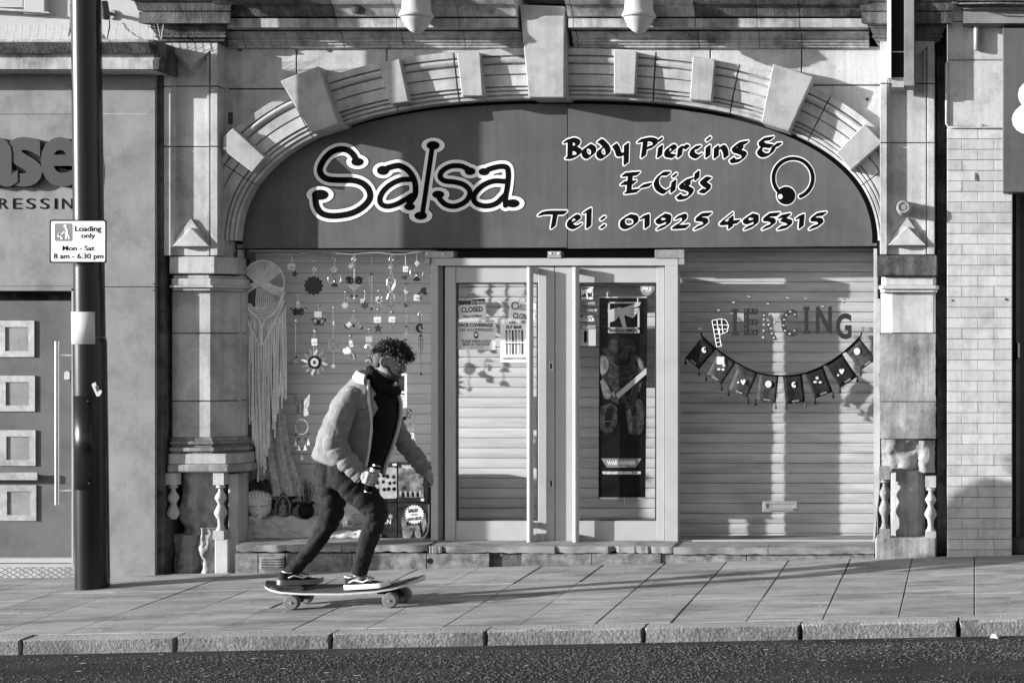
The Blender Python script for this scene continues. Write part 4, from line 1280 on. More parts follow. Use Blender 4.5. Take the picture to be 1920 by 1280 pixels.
crescent(1458, 760, 38, M['orn_grey'], t, 70, .5); suct(t, 1437, 640); tagc(t, 1445, 705, 58, 50, 4); cordl(t, [(1438, 655), (1446, 735)])
t = orn('moon_chime', 'black crescent moon with a cat, wind chime tubes and a long pull beside the door', 1692, 1200)
crescent(1695, 782, 40, M['orn_black'], t, 55, .45)
pr_(t, 'cat', [(1700, 765), (1698, 740), (1706, 750), (1714, 740), (1712, 765), (1722, 790), (1704, 790)], M['orn_black'])
chime(t, 1700, 850, 22, 3, 110); pr_(t, 'chime_plate', sq(1702, 882, 44, 6), M['orn_dark']); cordl(t, [(1695, 680), (1692, 745)], M['orn_dark']); hook(t, 1697, 655); cordl(t, [(1700, 820), (1703, 1195)], M['orn_grey']); pr_(t, 'drop', circle(1704, 1190, 9, 12, 8), M['orn_black'])
t = orn('sun_ornament', 'large sun with wavy rays round a dark ring and pale face', 757, 1210)
for k in range(12):
    a = 2 * math.pi * k / 12 + .1
    P_ = []
    for r, w in ((58, .2), (85, .2), (105, .13), (126, 0.02), (105, -.04), (80, -.12), (58, -.2)):
        q = a + w + .05 * math.sin(r * .07)
        P_.append((755 + r * math.cos(q), 1085 + r * math.sin(q)))
    pr_(t, 'ray', P_, M['orn_grey'] if k % 3 else M['orn_pale'])
pr_(t, 'ring', star(755, 1085, 62, 55, 18), M['orn_black'], YH - .004, .005)
pr_(t, 'face', circle(757, 1086, 37, 38, 20), M['orn_pale'], YH - .007, .004); pr_(t, 'face_mark', circle(753, 1086, 11, 18, 10), M['orn_dark'], YH - .009, .002)
suct(t, 752, 803); suct(t, 762, 812); tagc(t, 755, 905, 50, 62, -3); cordl(t, [(755, 820), (750, 1020)], M['orn_pale'], .003)
t = orn('cloud_ornament', 'white cloud with a grey rainbow tail beneath a tilted white tag', 1060, 1065)
cl = [(1005, 990), (1012, 965), (1030, 962), (1042, 950), (1062, 952), (1070, 968), (1080, 975), (1075, 1000), (1060, 1012), (1040, 1010), (1025, 1012)]
pr_(t, 'cloud', [tuple(p) for p in spline(cl + [cl[0]], 4)[:-1]], M['white'])
for k, m in enumerate(('orn_grey', 'orn_pale', 'orn_dark')):
    curvy(t, 'rainbow_band', arcpts(1070, 1050, 50 - k * 13, 66 - k * 15, -65, 8), M[m], .0065)
suct(t, 1070, 850); tagc(t, 1082, 920, 32, 58, -14); cordl(t, [(1072, 860), (1060, 960)])
for k, (u, v, m, lab) in enumerate(((1240, 960, 'silver', 'tiny silver rainbow under a see-through tag, near the top of the head'), (1237, 1085, 'orn_dark', 'tiny dark rainbow hanging alone below the silver rainbow'))):
    t = orn('rainbow_ornament', lab, u, v)
    for q in range(3): curvy(t, 'rainbow_band', arcpts(u, v, 30 - q * 10, 40 - q * 13, 180, 360), M[(m, 'orn_pale', 'orn_grey')[q]], .005)
    if k == 0: suct(t, 1242, 790); tagc(t, 1240, 880, 60, 52, 0, M['card_dim']); cordl(t, [(1242, 800), (1240, 940)])
    else: cordl(t, [(1240, 968), (1238, 1042)])
t = orn('flower_ornament', 'dark flower shape leaning over a crumpled white tag near the door frame', 1700, 540)
tagc(t, 1668, 512, 56, 56, 6)
pr_(t, 'flower', [(1688, 470), (1700, 440), (1722, 420), (1752, 425), (1745, 455), (1760, 480), (1735, 490), (1718, 472)], M['orn_dark']); pr_(t, 'stem', [(1655, 485), (1690, 465), (1712, 520), (1700, 530)], M['orn_black']); cordl(t, [(1672, 455), (1668, 485)])
t = orn('bead_string', 'nearly invisible bead string with a pale ring at its foot', 598, 1105)
suct(t, 592, 715); pr_(t, 'bead', circle(582, 745, 6, 8, 8), M['card']); cordl(t, [(588, 750), (590, 1030)]); pr_(t, 'bead', circle(594, 1038, 10, 10, 8), M['orn_dark']); curvy(t, 'ring', arcpts(597, 1090, 15, 17, 0, 360), M['orn_pale'], .004); pr_(t, 'bird', [(570, 980), (590, 1000), (610, 992), (590, 1004)], M['orn_dark'])

# butterfly dream catcher chime lower down (pixels)
t = thing('butterfly_chime', 'gauzy butterfly dream catcher with bead strings and small bells', 'ornament', W(566, 862, YH), 'ornaments hanging in the shop window')
for s in (-1, 1):
    A = [(566, 760), (566 + s * 6, 748), (566 + s * 15, 738), (566 + s * 14, 758), (566 + s * 11, 765), (566 + s * 13, 778), (566 + s * 4, 780)]
    MB().prismp(A, YH, YH + .003).build('wing', M['orn_grey'] if s < 0 else M['orn_pale'], t)
MB().prismp(circle(566, 761, 1.5, 16, 8), YH - .003, YH).build('body', M['orn_dark'], t)
MB().tube([W(566 + 12 * math.cos(a), 800 + 14 * math.sin(a), YH) for a in np.linspace(0, 6.28, 20)], .003, 6).build('hoop', M['orn_pale'], t)
for x, y in ((554, 832), (560, 840), (566, 858), (572, 840), (578, 830)):
    MB().tube([W(x, 808, YH), W(x, y, YH)], .0012, 5).build('cord', M['silver'], t)
    MB().prismp([(x, y - 8), (x + 3.6, y + 4), (x - 3.6, y + 4)], YH - .002, YH + .002).build('bell', M['card'], t)
    MB().prismp(circle(x, y - 17, 1.6, 3, 8), YH - .002, YH + .002).build('bead', M['orn_dark'], t)

# macrame wall hanging
M['cotton'] = mat('cotton_cord', 0.8, 0.9, var=.15, scale=30, bump=.4, bscale=200)
YM = .32
t = thing('macrame_hanging', 'large cream macrame wall hanging on a hoop with a long knotted fringe', 'wall hanging', W(493, 890, YM))
hoop = [W(493 + 40 * math.cos(a), 530 + 41 * math.sin(a), YM) for a in np.linspace(math.pi * .95, math.pi * 2.12, 24)]
MB().tube(hoop, .006, 8).build('hoop', M['cotton'], t, smooth=60)
def m_c(name, pts, r=.006, dy=0):
    MB().tube([tuple(W(p[0], p[1], YM + dy)) for p in spline(pts, 8)], r, 6).build(name, M['cotton'], t, smooth=60)
for k in range(9):
    m_c('knotted_cord', [(456 + k * 2.4, 508 - k * 2), (480 + k * 3, 530), (506 + k * 3, 548 - k), (533, 556 - k * 3)], .0042, -.004)
    m_c('knotted_cord', [(528 - k * 2.2, 508 - k * 2), (505 - k * 3, 526), (474 - k * 2, 542), (453, 560 + k * 2)], .0042, .002)
    m_c('knotted_cord', [(478 + k * 4, 491), (483 + k * 3, 530), (480 + k * 4, 570), (491 + k * .4, 605)], .0042, .012)
for k in range(30):
    x = 458 + 68 * k / 29
    m_c('inner_strand', [(x, 572 + 4 * math.sin(k)), (x + rng.normal(0, .6), 590), (x + rng.normal(0, .8) , 604 + 44 * (1 - abs(x - 491) / 40))], .0042, .008)
for k in range(5):
    m_c('swag', [(460 + k, 566 + k * 5), (478, 578 + k * 5), (500, 578 + k * 5), (530 - k, 560 + k * 6)], .005, -.008)
m_c('braid', [(452, 556), (466, 580), (488, 605), (491, 646)], .010, -.012)
m_c('braid', [(533, 546), (520, 580), (494, 606), (491, 646)], .010, -.012)
m_c('braid', [(450, 575), (465, 605), (482, 638), (491, 648), (505, 625), (522, 590), (533, 562)], .008, -.01)
m_c('braid', [(491, 606), (490, 625), (491, 648)], .014, -.016)
for k in range(64):
    f = k / 63
    x = 451 + 85 * f
    top = 575 + 73 * (1 - abs(f - .48) / .52) if 0 < f < 1 else 575
    e = abs(f - .45)
    bot = 735 + 150 * max(0, 1 - e * 2.1) + rng.normal(0, 14)
    x2 = x + rng.normal(0, 2.4)
    pts = [W(x, top, YM + .01 * math.sin(k * 1.7)), W((x + x2) / 2 + rng.normal(0, 1.2), (top + bot) / 2, YM + .012 * math.sin(k * 2.3)), W(x2, bot - 10, YM), W(x2, bot, YM)]
    MB().tube(pts, [.0042, .0042, .0048, .0075], 6).build('fringe_strand', M['cotton'], t, smooth=60)

# patterned drape behind it
M['drape'] = mat('patterned_voile', 0.5, 0.8, var=.35, scale=45, bump=.3, bscale=120, dirt=.3, dirt_scale=20)
V, F = [], []
nu, nv = 40, 24
for j in range(nv + 1):
    f = j / nv
    py = 600 + 330 * f
    xr = 520 + 40 * f ** 1.6 if f < .75 else 520 + 40 * f ** 1.6 + 12 * (f - .75) * 4
    xl = 447 + 4 * f
    for i in range(nu + 1):
        s = i / nu
        px = xl + (xr - xl) * s
        y = .40 + .022 * math.sin(s * 26 + f * 3) + .01 * math.sin(s * 61 + f * 5)
        V.append(W(px, py, y))
for j in range(nv):
    for i in range(nu):
        a = j * (nu + 1) + i
        F.append((a, a + 1, a + nu + 2, a + nu + 1))
o = MB().add(V, F).build('drape', M['drape'], smooth=180, recalc=False)
sol = o.modifiers.new('thick', 'SOLIDIFY'); sol.thickness = .003
tag(o, 'sheer patterned drape gathered behind the macrame fringe in the window', 'curtain')

# cloth covered display step
V, F = [], []
nu, nv = 48, 20
for j in range(nv + 1):
    f = j / nv
    for i in range(nu + 1):
        s = i / nu
        px = 450 + 170 * s
        if f < .35: y, py = .56 - .22 * (f / .35), 966 + 4 * f / .35
        else: y, py = .34 - .03 * (f - .35), 970 + 50 * (f - .35) / .65
        w = math.sin(s * 30 + f * 9) * .008 + math.sin(s * 13 - f * 16) * .014 + math.sin(s * 55 + f * 22) * .004
        p = W(px, py, y - abs(w) * (1.0 if f > .3 else .3))
        p.z += w * .8 - .01 * s
        V.append(p)
for j in range(nv):
    for i in range(nu):
        a = j * (nu + 1) + i
        F.append((a, a + 1, a + nu + 2, a + nu + 1))
M['cloth'] = mat('crumpled_silk', 0.5, 0.55, var=.15, scale=20, bump=.3, bscale=60)
o = MB().add(V, F).build('display_cloth', M['cloth'], smooth=180, recalc=False)
sol = o.modifiers.new('thick', 'SOLIDIFY'); sol.thickness = .004
tag(o, 'crumpled silky cloth draped over the step in the ornament window', 'cloth')
# second stretch of cloth under the mug
V, F = [], []
for j in range(9):
    for i in range(17):
        px, y = 618 + 98 * i / 16, .31 + .2 * j / 8
        p = W(px, 992, y); p.z = wz(993, .4) + .008 * math.sin(i * 1.3 + j) - (.05 if j == 0 else 0)
        V.append(p)
for j in range(8):
    for i in range(16):
        a = j * 17 + i
        F.append((a, a + 1, a + 18, a + 17))
o = MB().add(V, F).build('display_cloth', M['cloth'], smooth=180, recalc=False)
sol = o.modifiers.new('thick', 'SOLIDIFY'); sol.thickness = .004
tag(o, 'flat end of pale cloth carrying the mug and crystal bags', 'cloth')

def remesh(o, size, smooth_it=3):
    r = o.modifiers.new('fuse', 'REMESH'); r.mode = 'VOXEL'; r.voxel_size = size; r.use_smooth_shade = True
    if smooth_it:
        s = o.modifiers.new('soften', 'SMOOTH'); s.iterations = smooth_it; s.factor = .5
    return o

# buddha head planter
M['plaster'] = mat('white_plaster', 0.75, 0.6, var=.06, bump=.05)
yb = .40
t = thing('buddha_planter', 'white smiling head planter with curled hair and dark leaves growing out', 'planter', W(483, 968, yb))
mb = MB()
s = 1 / PXM(yb)
c = W(484, 940, yb)
def hp(a, b, d=0): return (c.x + a * s, c.y + d * s, c.z - b * s)
mb.ell(hp(0, -2), (25 * s, 25 * s, 24 * s)); mb.ell(hp(4, 10, -2), (21 * s, 21 * s, 20 * s)); mb.ell(hp(5, 24), (12 * s, 11 * s, 8 * s)); mb.ell(hp(0, 26, 2), (15 * s, 14 * s, 6 * s))
mb.ell(hp(10, 7, -21), (3.2 * s, 5 * s, 6 * s)); mb.ell(hp(10, 11, -23), (4.6 * s, 4 * s, 2.6 * s)); mb.ell(hp(10, 18, -20), (6.5 * s, 4 * s, 1.8 * s)); mb.ell(hp(10, 21, -19), (5 * s, 4 * s, 1.8 * s)); mb.ell(hp(9, 27, -15), (5 * s, 5 * s, 4 * s))
for q in (-1, 20): mb.ell(hp(q, 3.5, -20 + (1 if q < 0 else 1)), (6 * s, 4 * s, 2.6 * s))
for q in (-1, 20): mb.tube([hp(q - 6, -3, -20), hp(q, -5.5, -22), hp(q + 6, -3, -20)], 1.2 * s, 6)
mb.ell(hp(-22, 10, -2), (4 * s, 6 * s, 15 * s))
h = remesh(mb.build('head', M['plaster'], t), .0045, 2)
mb = MB()
for j in range(3):
    for i in range(11):
        a = math.radians(200 + i * 15)
        mb.ell(hp(-1 + (25 - j * 1.4) * math.cos(a) * -1 * -1, -8 - j * 5 + 2.2 * abs(math.cos(a)), 25 * math.sin(a) * .95), 3 * s, 8, 5)
mb.build('curl_band', M['plaster'], t, smooth=60)
for x in (-7, 3): pass
MB().tube([hp(-6, 5.6, -22), hp(-1, 7, -24), hp(5, 5.4, -24)], .7 * s, 5).build('eyelid_line', M['grey3'], t)
MB().tube([hp(15, 5.6, -24), hp(20, 7, -23), hp(25, 5.4, -18)], .7 * s, 5).build('eyelid_line', M['grey3'], t)
M['leaf'] = mat('dark_leaf', 0.028, 0.5, var=.4, scale=30, bump=.1)
def leaf(par, base, d, L, w, m=None, droop=.3, name='leaf'):
    base, d = Vector(base), Vector(d).normalized()
    side = d.cross(Vector((0, 1, 0)))
    if side.length < .1: side = Vector((1, 0, 0))
    side.normalize()
    V = []
    for k in range(6):
        f = k / 5
        p = base + d * (L * f) + Vector((0, 0, -droop * L * f * f))
        ww = w * math.sin(math.pi * min(.97, f * .9 + .08))
        V += [p - side * ww, p + Vector((0, -.004, -.003)), p + side * ww]
    F = []
    for k in range(5):
        for q in (0, 1): F.append((k * 3 + q, k * 3 + q + 1, k * 3 + q + 4, k * 3 + q + 3))
    o = MB().add(V, F).build(name, m or M['leaf'], par, smooth=180, recalc=False)
    return o
for k in range(26):
    a = rng.uniform(-.2, math.pi + .2)
    leaf(t, hp(rng.uniform(-12, 20), -22, rng.uniform(-12, 8)), (math.cos(a), rng.uniform(-.5, .4), math.sin(a) * .9 + .15), rng.uniform(.07, .15), rng.uniform(.012, .028))
for k in range(5):
    c2 = Vector(hp(rng.uniform(-5, 30), rng.uniform(-42, -26), -14))
    for q in range(7): leaf(t, c2, (math.cos(q * .9), -.5, math.sin(q * .9)), .035, .012, droop=.1, name='petal')
# small shrine figure with dark foliage
t = thing('shrine_figurine', 'small dark shrine figurine in a pointed arch beside the head planter', 'figurine', W(530, 968, .4))
s2 = 1 / PXM(.4)
A = [(516, 968), (514, 945), (520, 932), (530, 924), (540, 932), (546, 945), (544, 968)]
MB().prismp(A, .39, .43).build('arch', M['orn_dark'], t, bevel=.004)
mb = MB()
c2 = W(531, 950, .385)
mb.ell(c2 + Vector((0, 0, 9 * s2)), (4 * s2, 4 * s2, 5 * s2)); mb.ell(c2 + Vector((0, 0, -5 * s2)), (7 * s2, 5 * s2, 11 * s2)); mb.ell(c2 + Vector((0, 0, -14 * s2)), (10 * s2, 6 * s2, 4 * s2)); mb.ell(c2 + Vector((-4 * s2, -4 * s2, -6 * s2)), (2 * s2, 2 * s2, 6 * s2)); mb.ell(c2 + Vector((4 * s2, -4 * s2, -6 * s2)), (2 * s2, 2 * s2, 6 * s2))
mb.build('figure', M['orn_grey'], t, smooth=60)
mb = MB().tube([W(518, 966, .385), W(517, 945, .385), W(523, 934, .385), W(531, 928, .385), W(539, 934, .385), W(544, 945, .385), W(543, 966, .385)], .006, 8)
mb.build('halo', M['orn_grey'], t, smooth=60)
for k in range(16):
    a = rng.uniform(.2, 2.9)
    leaf(t, W(rng.uniform(512, 548), rng.uniform(930, 955), .45), (math.cos(a), rng.uniform(-.3, .3), math.sin(a)), rng.uniform(.06, .1), .018)
# cauldron with reeds
t = thing('incense_pot', 'round black cauldron pot holding a sheaf of dark reeds', 'pot', W(574, 970, .42))
s3 = 1 / PXM(.42)
c2 = W(574, 970, .42)
MB().lathe([(.001, 0), (9 * s3, 0), (13 * s3, 6 * s3), (14.5 * s3, 14 * s3), (13 * s3, 21 * s3), (11 * s3, 24 * s3), (15.5 * s3, 27 * s3), (15.5 * s3, 29 * s3), (11 * s3, 28 * s3), (10 * s3, 20 * s3)], c2, n=24).build('cauldron', M['orn_black'], t, smooth=40)
for k in range(34):
    a, r = rng.uniform(0, 6.28), rng.uniform(0, 7) * s3
    b = c2 + Vector((r * math.cos(a), r * math.sin(a), 22 * s3))
    e = c2 + Vector((r * math.cos(a) * 2.6 + rng.normal(0, .008), r * math.sin(a) * 2.4, (66 + rng.normal(0, 5)) * s3))
    MB().tube([b, (b + e) / 2 + Vector((rng.normal(0, .003), 0, 0)), e], [.0028, .0024, .001], 5).build('reed', M['orn_dark'] if k % 3 else M['grey3'], t)
# mug
t = thing('witch_mug', 'pale cauldron shaped mug on short feet with handwritten lettering', 'mug', W(652, 990, .40))
c2 = W(653, 989, .40); s4 = 1 / PXM(.40)
MB().lathe([(.001, 3 * s4), (8 * s4, 3 * s4), (12 * s4, 8 * s4), (12.5 * s4, 14 * s4), (11 * s4, 20 * s4), (10 * s4, 22 * s4), (11.5 * s4, 25 * s4), (10.5 * s4, 25 * s4), (9 * s4, 20 * s4)], c2, n=24).build('cup', M['plaster'], t, smooth=40)
MB().tube([c2 + Vector((-11 * s4, 0, 19 * s4)), c2 + Vector((-16 * s4, 0, 17 * s4)), c2 + Vector((-16 * s4, 0, 10 * s4)), c2 + Vector((-11 * s4, 0, 8 * s4))], 1.4 * s4, 8).build('handle', M['plaster'], t, smooth=60)
for q in (-7, 7, 0): MB().lathe([(1.5 * s4, 0), (2 * s4, 4 * s4)], c2 + Vector((q * s4, (-5 if q else 6) * s4, 0)), n=8).build('foot', M['plaster'], t)
text('lettering', 'WITCH', (651, 975, 661, 979.5), .40 - 12.8 * s4, M['black'], t, .02)
text('lettering', 'BREW', (652, 980, 660, 984), .40 - 12.8 * s4, M['black'], t, .02)
# bags of crystals
for k, (u, w) in enumerate(((640, 14), (656, 15), (628, 9))):
    mb = MB()
    r_ = np.random.default_rng(40 + k)
    for q in range(7):
        a, b = u + r_.uniform(-w / 2, w / 2), 1014 - r_.uniform(0, 12)
        p = W(a, b, .335 + r_.uniform(-.01, .01))
        sz = r_.uniform(.008, .016)
        mb.add([p + Vector((r_.normal(0, sz), r_.normal(0, sz * .6), r_.normal(0, sz))) for _ in range(4)], [(0, 1, 2), (0, 2, 3), (0, 3, 1), (1, 3, 2)])
    o = mb.build('crystal_bag', M['orn_pale'] if k == 1 else M['white'])
    tag(o, ('clear bag of white crystal shards beneath the mug', 'larger clear bag of dull crystal shards right of the white shards', 'little heap of white shards at the edge of the cloth')[k], 'crystals')

# boxed games standing in the corner, their fronts plain prints
M['box_dark'] = mat('game_box_print', 0.03, 0.4, var=.7, scale=18, bump=0, dirt=.4, dirt_scale=12)
M['box_mid'] = mat('game_box_scene', 0.22, 0.4, var=.8, scale=16, bump=0, dirt=.6, dirt_scale=14)
M['box_pale'] = mat('game_box_pale', 0.45, 0.4, var=.25, scale=20, bump=0)
def gbox(a, b, t0, u, m, lab, yf=.33):
    g = thing('game_box', lab, 'box', W((a + b) / 2, u, yf), 'boxed games stacked in the window corner')
    MB().boxp(a + .5, b - .5, t0 + .5, u - .5, yf, yf + .1).build('carton', m, g, bevel=.002)
    return g, yf
g, yf = gbox(688, 745, 942, 1019, M['box_dark'], 'dark game box with pale lettering and a small sunburst, bottom left of the stack')
text('lettering', 'MINION', (694, 973, 733, 982), yf - .002, M['white'], g, .02)
MB().prismp(star(732, 968, 7, 2, 9), yf - .002, yf - .0005).build('emblem', M['card_dim'], g)
g, yf = gbox(745.5, 803, 942, 1019, M['box_dark'], 'dark game box with a white sale starburst stuck on it')
sp = MB().prismp(star(777, 964, 19, 15.5, 22), yf - .006, yf - .002).build('starburst', M['white'], g)
text('lettering', 'SALE!', (765, 953, 783, 960), yf - .008, M['black'], g, .04, rot=-6)
text('lettering', 'NOW \u00a382.50', (764, 969, 790, 975), yf - .008, M['black'], g, .04, rot=-7)
MB().boxp(770, 782, 963, 965.5, yf - .008, yf - .0062).build('lettering', M['grey3'], g)
for k, pts in enumerate(([(752, 975), (760, 952), (766, 960), (762, 985), (770, 1005), (756, 1010)], [(764, 985), (786, 984), (790, 1008), (780, 1008), (776, 992), (770, 1008), (762, 1008)], [(788, 972), (798, 962), (800, 985), (794, 1000)])):
    MB().prismp(pts, yf - .0035 - k * .0004, yf - .0028 - k * .0004).build('drawing', M['box_mid'], g)
MB().boxp(787, 794, 1008, 1014, yf - .002, yf - .0005).build('emblem', M['white'], g)
g, yf = gbox(690, 745, 867, 941.5, M['box_dark'], 'pale fronted game box printed with rows of small dark figures')
MB().prismp([(693, 876), (741, 876), (744, 879), (744, 932), (741, 934), (693, 934)], yf - .002, yf - .0005).build('picture', M['box_pale'], g)
r_ = np.random.default_rng(5)
for k in range(17):
    x, y = 699 + (k % 5) * 10 + r_.normal(0, 1.5), 893 + (k // 5) * 11.5 + r_.normal(0, 1.5)
    MB().prismp(star(x, y, r_.uniform(4, 6), r_.uniform(2, 3), 6, r_.uniform(0, 90)), yf - .0035, yf - .0022).build('drawing', M['black'], g)
MB().boxp(736, 744, 868.5, 873, yf - .002, yf - .0005).build('emblem', M['white'], g)
g, yf = gbox(745.5, 803, 867, 941.5, M['box_dark'], 'game box with a cloudy pale battle scene, top right of the stack')
MB().boxp(747, 794, 876, 932, yf - .002, yf - .0005).build('picture', M['box_mid'], g)
text('lettering', 'WARHAMMER', (753, 871, 790, 878), yf - .004, M['white'], g, .03)
for k in range(9): MB().prismp(circle(751 + k * 4.6, 924 + (k % 2) * 3, 2, 5, 7), yf - .0035, yf - .0022).build('drawing', (M['card_dim'], M['black'])[k % 2], g)
MB().boxp(789, 795, 934, 939, yf - .002, yf - .0005).build('emblem', M['white'], g)
# small posters hung on the same window
t = poster('poster', 'narrow white prize poster behind the skateboarder\'s chin', [(742, 700), (763, 700), (763, 764), (742, 764)], M['paper'], YH, cat='poster')
MB().boxp(742.5, 757, 704, 733, YH - .002, YH - .0004).build('picture', M['poster_mid'], t)
text('lettering', 'Prize', (745.5, 735.5, 758, 740), YH - .002, M['black'], t, .03)
for k in range(5): MB().boxp(745, 757 - (k % 2) * 3, 743 + k * 3.6, 744.2 + k * 3.6, YH - .002, YH - .0004).build('lettering', M['grey3'], t)
t = poster('poster', 'grey illustrated poster with pale lettering near the far sleeve', [(744, 789), (778, 789), (778, 836), (744, 836)], M['box_mid'], YH, cat='poster')
text('lettering', 'WER', (752, 811, 779, 825), YH - .002, M['paper'], t, .02)
MB().boxp(744.5, 777.5, 826.5, 836, YH - .001, YH - .0004).build('band', M['grey2'], t)
text('lettering', 'ST', (763, 828, 771, 834), YH - .002, M['paper2'], t, .03)
t = thing('insect_model', 'spindly dark insect model with curled feelers standing above the grey poster', 'model', W(758, 790, YH))
for P_ in ([(748, 775), (755, 786), (762, 780), (766, 772), (772, 768)], [(755, 786), (748, 790), (746, 796)], [(762, 780), (770, 784), (768, 776)], [(764, 776), (762, 768), (768, 766), (772, 772)], [(752, 782), (744, 778), (741, 770)]):
    MB().tube([W(*p, YH) for p in P_], .0035, 6).build('limb', M['orn_black'], t)
MB().ell(W(757, 784, YH), (.022, .012, .014)).build('body', M['orn_black'], t, smooth=60)

# ------------------------------------------------------------------ right window: letters and tarot bunting
def R_(u, v): return 1260 + u / 3.765, 450 + v / 3.765
YR = .262
M['glit_mid'] = mat('glitter_card', 0.04, 0.5, var=.7, scale=160, bump=.4, bscale=220)
M['glit_dark'] = mat('dark_glitter_card', 0.03, 0.5, var=.6, scale=160, bump=.4, bscale=220)
M['glit_pale'] = mat('studded_card', 0.075, 0.4, var=.7, scale=120, bump=.5, bscale=150)
LET = [('I', (420, 485, 470, 675), 'glit_dark', (437, 440)), ('E', (507, 484, 606, 672), 'glit_dark', (548, 400)), ('R', (632, 513, 746, 706), 'glit_pale', (680, 450)), ('C', (771, 488, 885, 682), 'glit_mid', (820, 409)),
       ('I', (925, 471, 973, 662), 'glit_dark', (945, 413)), ('N', (1015, 468, 1129, 660), 'glit_dark', (1066, 467)), ('G', (1157, 515, 1268, 700), 'glit_dark', (1214, 430))]
NM = {0: 'dark glitter capital I with flared feet, second letter of the piercing window word', 1: 'dark studded capital E in the piercing window word', 2: 'pale studded capital R in the piercing window word', 3: 'capital C with pale round studs in the piercing window word',
      4: 'dark capital I between the C and the N of the window word', 5: 'dark capital N in the piercing window word', 6: 'dark glitter capital G hanging low at the end of the window word'}
for k, (ch, bx, m, sc) in enumerate(LET):
    a, b = R_(bx[0], bx[1]), R_(bx[2], bx[3])
    t = thing('hanging_letter', NM[k], 'letter', W((a[0] + b[0]) / 2, b[1], YR), 'letters of the window word')
    if ch == 'I':
        x0, x1, y0, y1 = a[0], b[0], a[1], b[1]
        w = x1 - x0
        MB().prismp([(x0, y0), (x1, y0), (x1, y0 + 3), (x1 - w * .22, y0 + 8), (x1 - w * .22, y1 - 8), (x1, y1 - 3), (x1, y1), (x0, y1), (x0, y1 - 3), (x0 + w * .22, y1 - 8), (x0 + w * .22, y0 + 8), (x0, y0 + 3)], YR, YR + .006).build('letter', M[m], t)
    else:
        text('letter', ch, (a[0], a[1], b[0], b[1]), YR, M[m], t, .035, thick=.006)
    if ch in 'CRE':
        ST = {'C': [(868, 525), (836, 505), (808, 530), (793, 562), (788, 602), (800, 640), (832, 662), (866, 640)],
              'R': [(652, 530), (690, 525), (724, 545), (722, 580), (650, 560), (650, 598), (684, 598), (648, 640), (645, 688), (700, 625), (706, 660), (720, 690)],
              'E': [(525, 500), (560, 500), (590, 500), (525, 545), (525, 590), (560, 580), (590, 578), (525, 630), (560, 650), (590, 652)]}[ch]
        for p in ST:
            q = R_(*p)
            MB().lathe([(.001, -.004), (.005, -.003), (.008, 0)], W(q[0], q[1], YR), 'y', 10).build('stud', M['silver'] if ch != 'E' else M['glit_pale'], t)
    q = R_(*sc)
    c = W(q[0], q[1], YR - .004)
    MB().lathe([(.001, 0), (.014, .002), (.019, .012)], c, 'y', 14).build('suction_cup', M['clear'], t, smooth=60)
    MB().lathe([(.006, -.006), (.006, .002)], c, 'y', 10).build('suction_knob', M['card_dim'], t)
    MB().tube([c, W(*R_((bx[0] + bx[2]) / 2, bx[1] + 6), YR + .003)], .0012, 5).build('thread', M['clear'], t)
t = thing('hanging_letter', 'leaning capital P made of a white wire lattice with dark panes', 'letter', W(*R_(325, 752), YR), 'letters of the window word')
P_ = [(283, 568), (350, 556), (382, 565), (400, 600), (392, 645), (362, 662), (335, 668), (350, 748), (316, 752)]
MB().prismp([R_(*p) for p in P_], YR, YR + .005).build('letter', M['glit_dark'], t)
for ln in ([(283, 568), (350, 556), (382, 565), (400, 600), (392, 645), (362, 660), (334, 666)], [(283, 568), (300, 660), (316, 752)], [(334, 620), (340, 700), (350, 748)], [(316, 752), (350, 748)], [(288, 598), (398, 600)], [(293, 632), (396, 628)],
           [(300, 664), (338, 662)], [(306, 695), (340, 690)], [(312, 724), (346, 718)], [(318, 562), (326, 625), (334, 668)], [(350, 558), (356, 615), (362, 660)]):
    MB().tube([W(*R_(*p), YR - .003) for p in ln], .0035, 6).build('lattice_bar', M['white'], t)
c = W(*R_(331, 495), YR - .004)
MB().lathe([(.001, 0), (.014, .002), (.019, .012)], c, 'y', 14).build('suction_cup', M['clear'], t, smooth=60)
MB().lathe([(.006, -.006), (.006, .002)], c, 'y', 10).build('suction_knob', M['card_dim'], t)
MB().tube([c, W(*R_(318, 562), YR)], .0012, 5).build('thread', M['clear'], t)

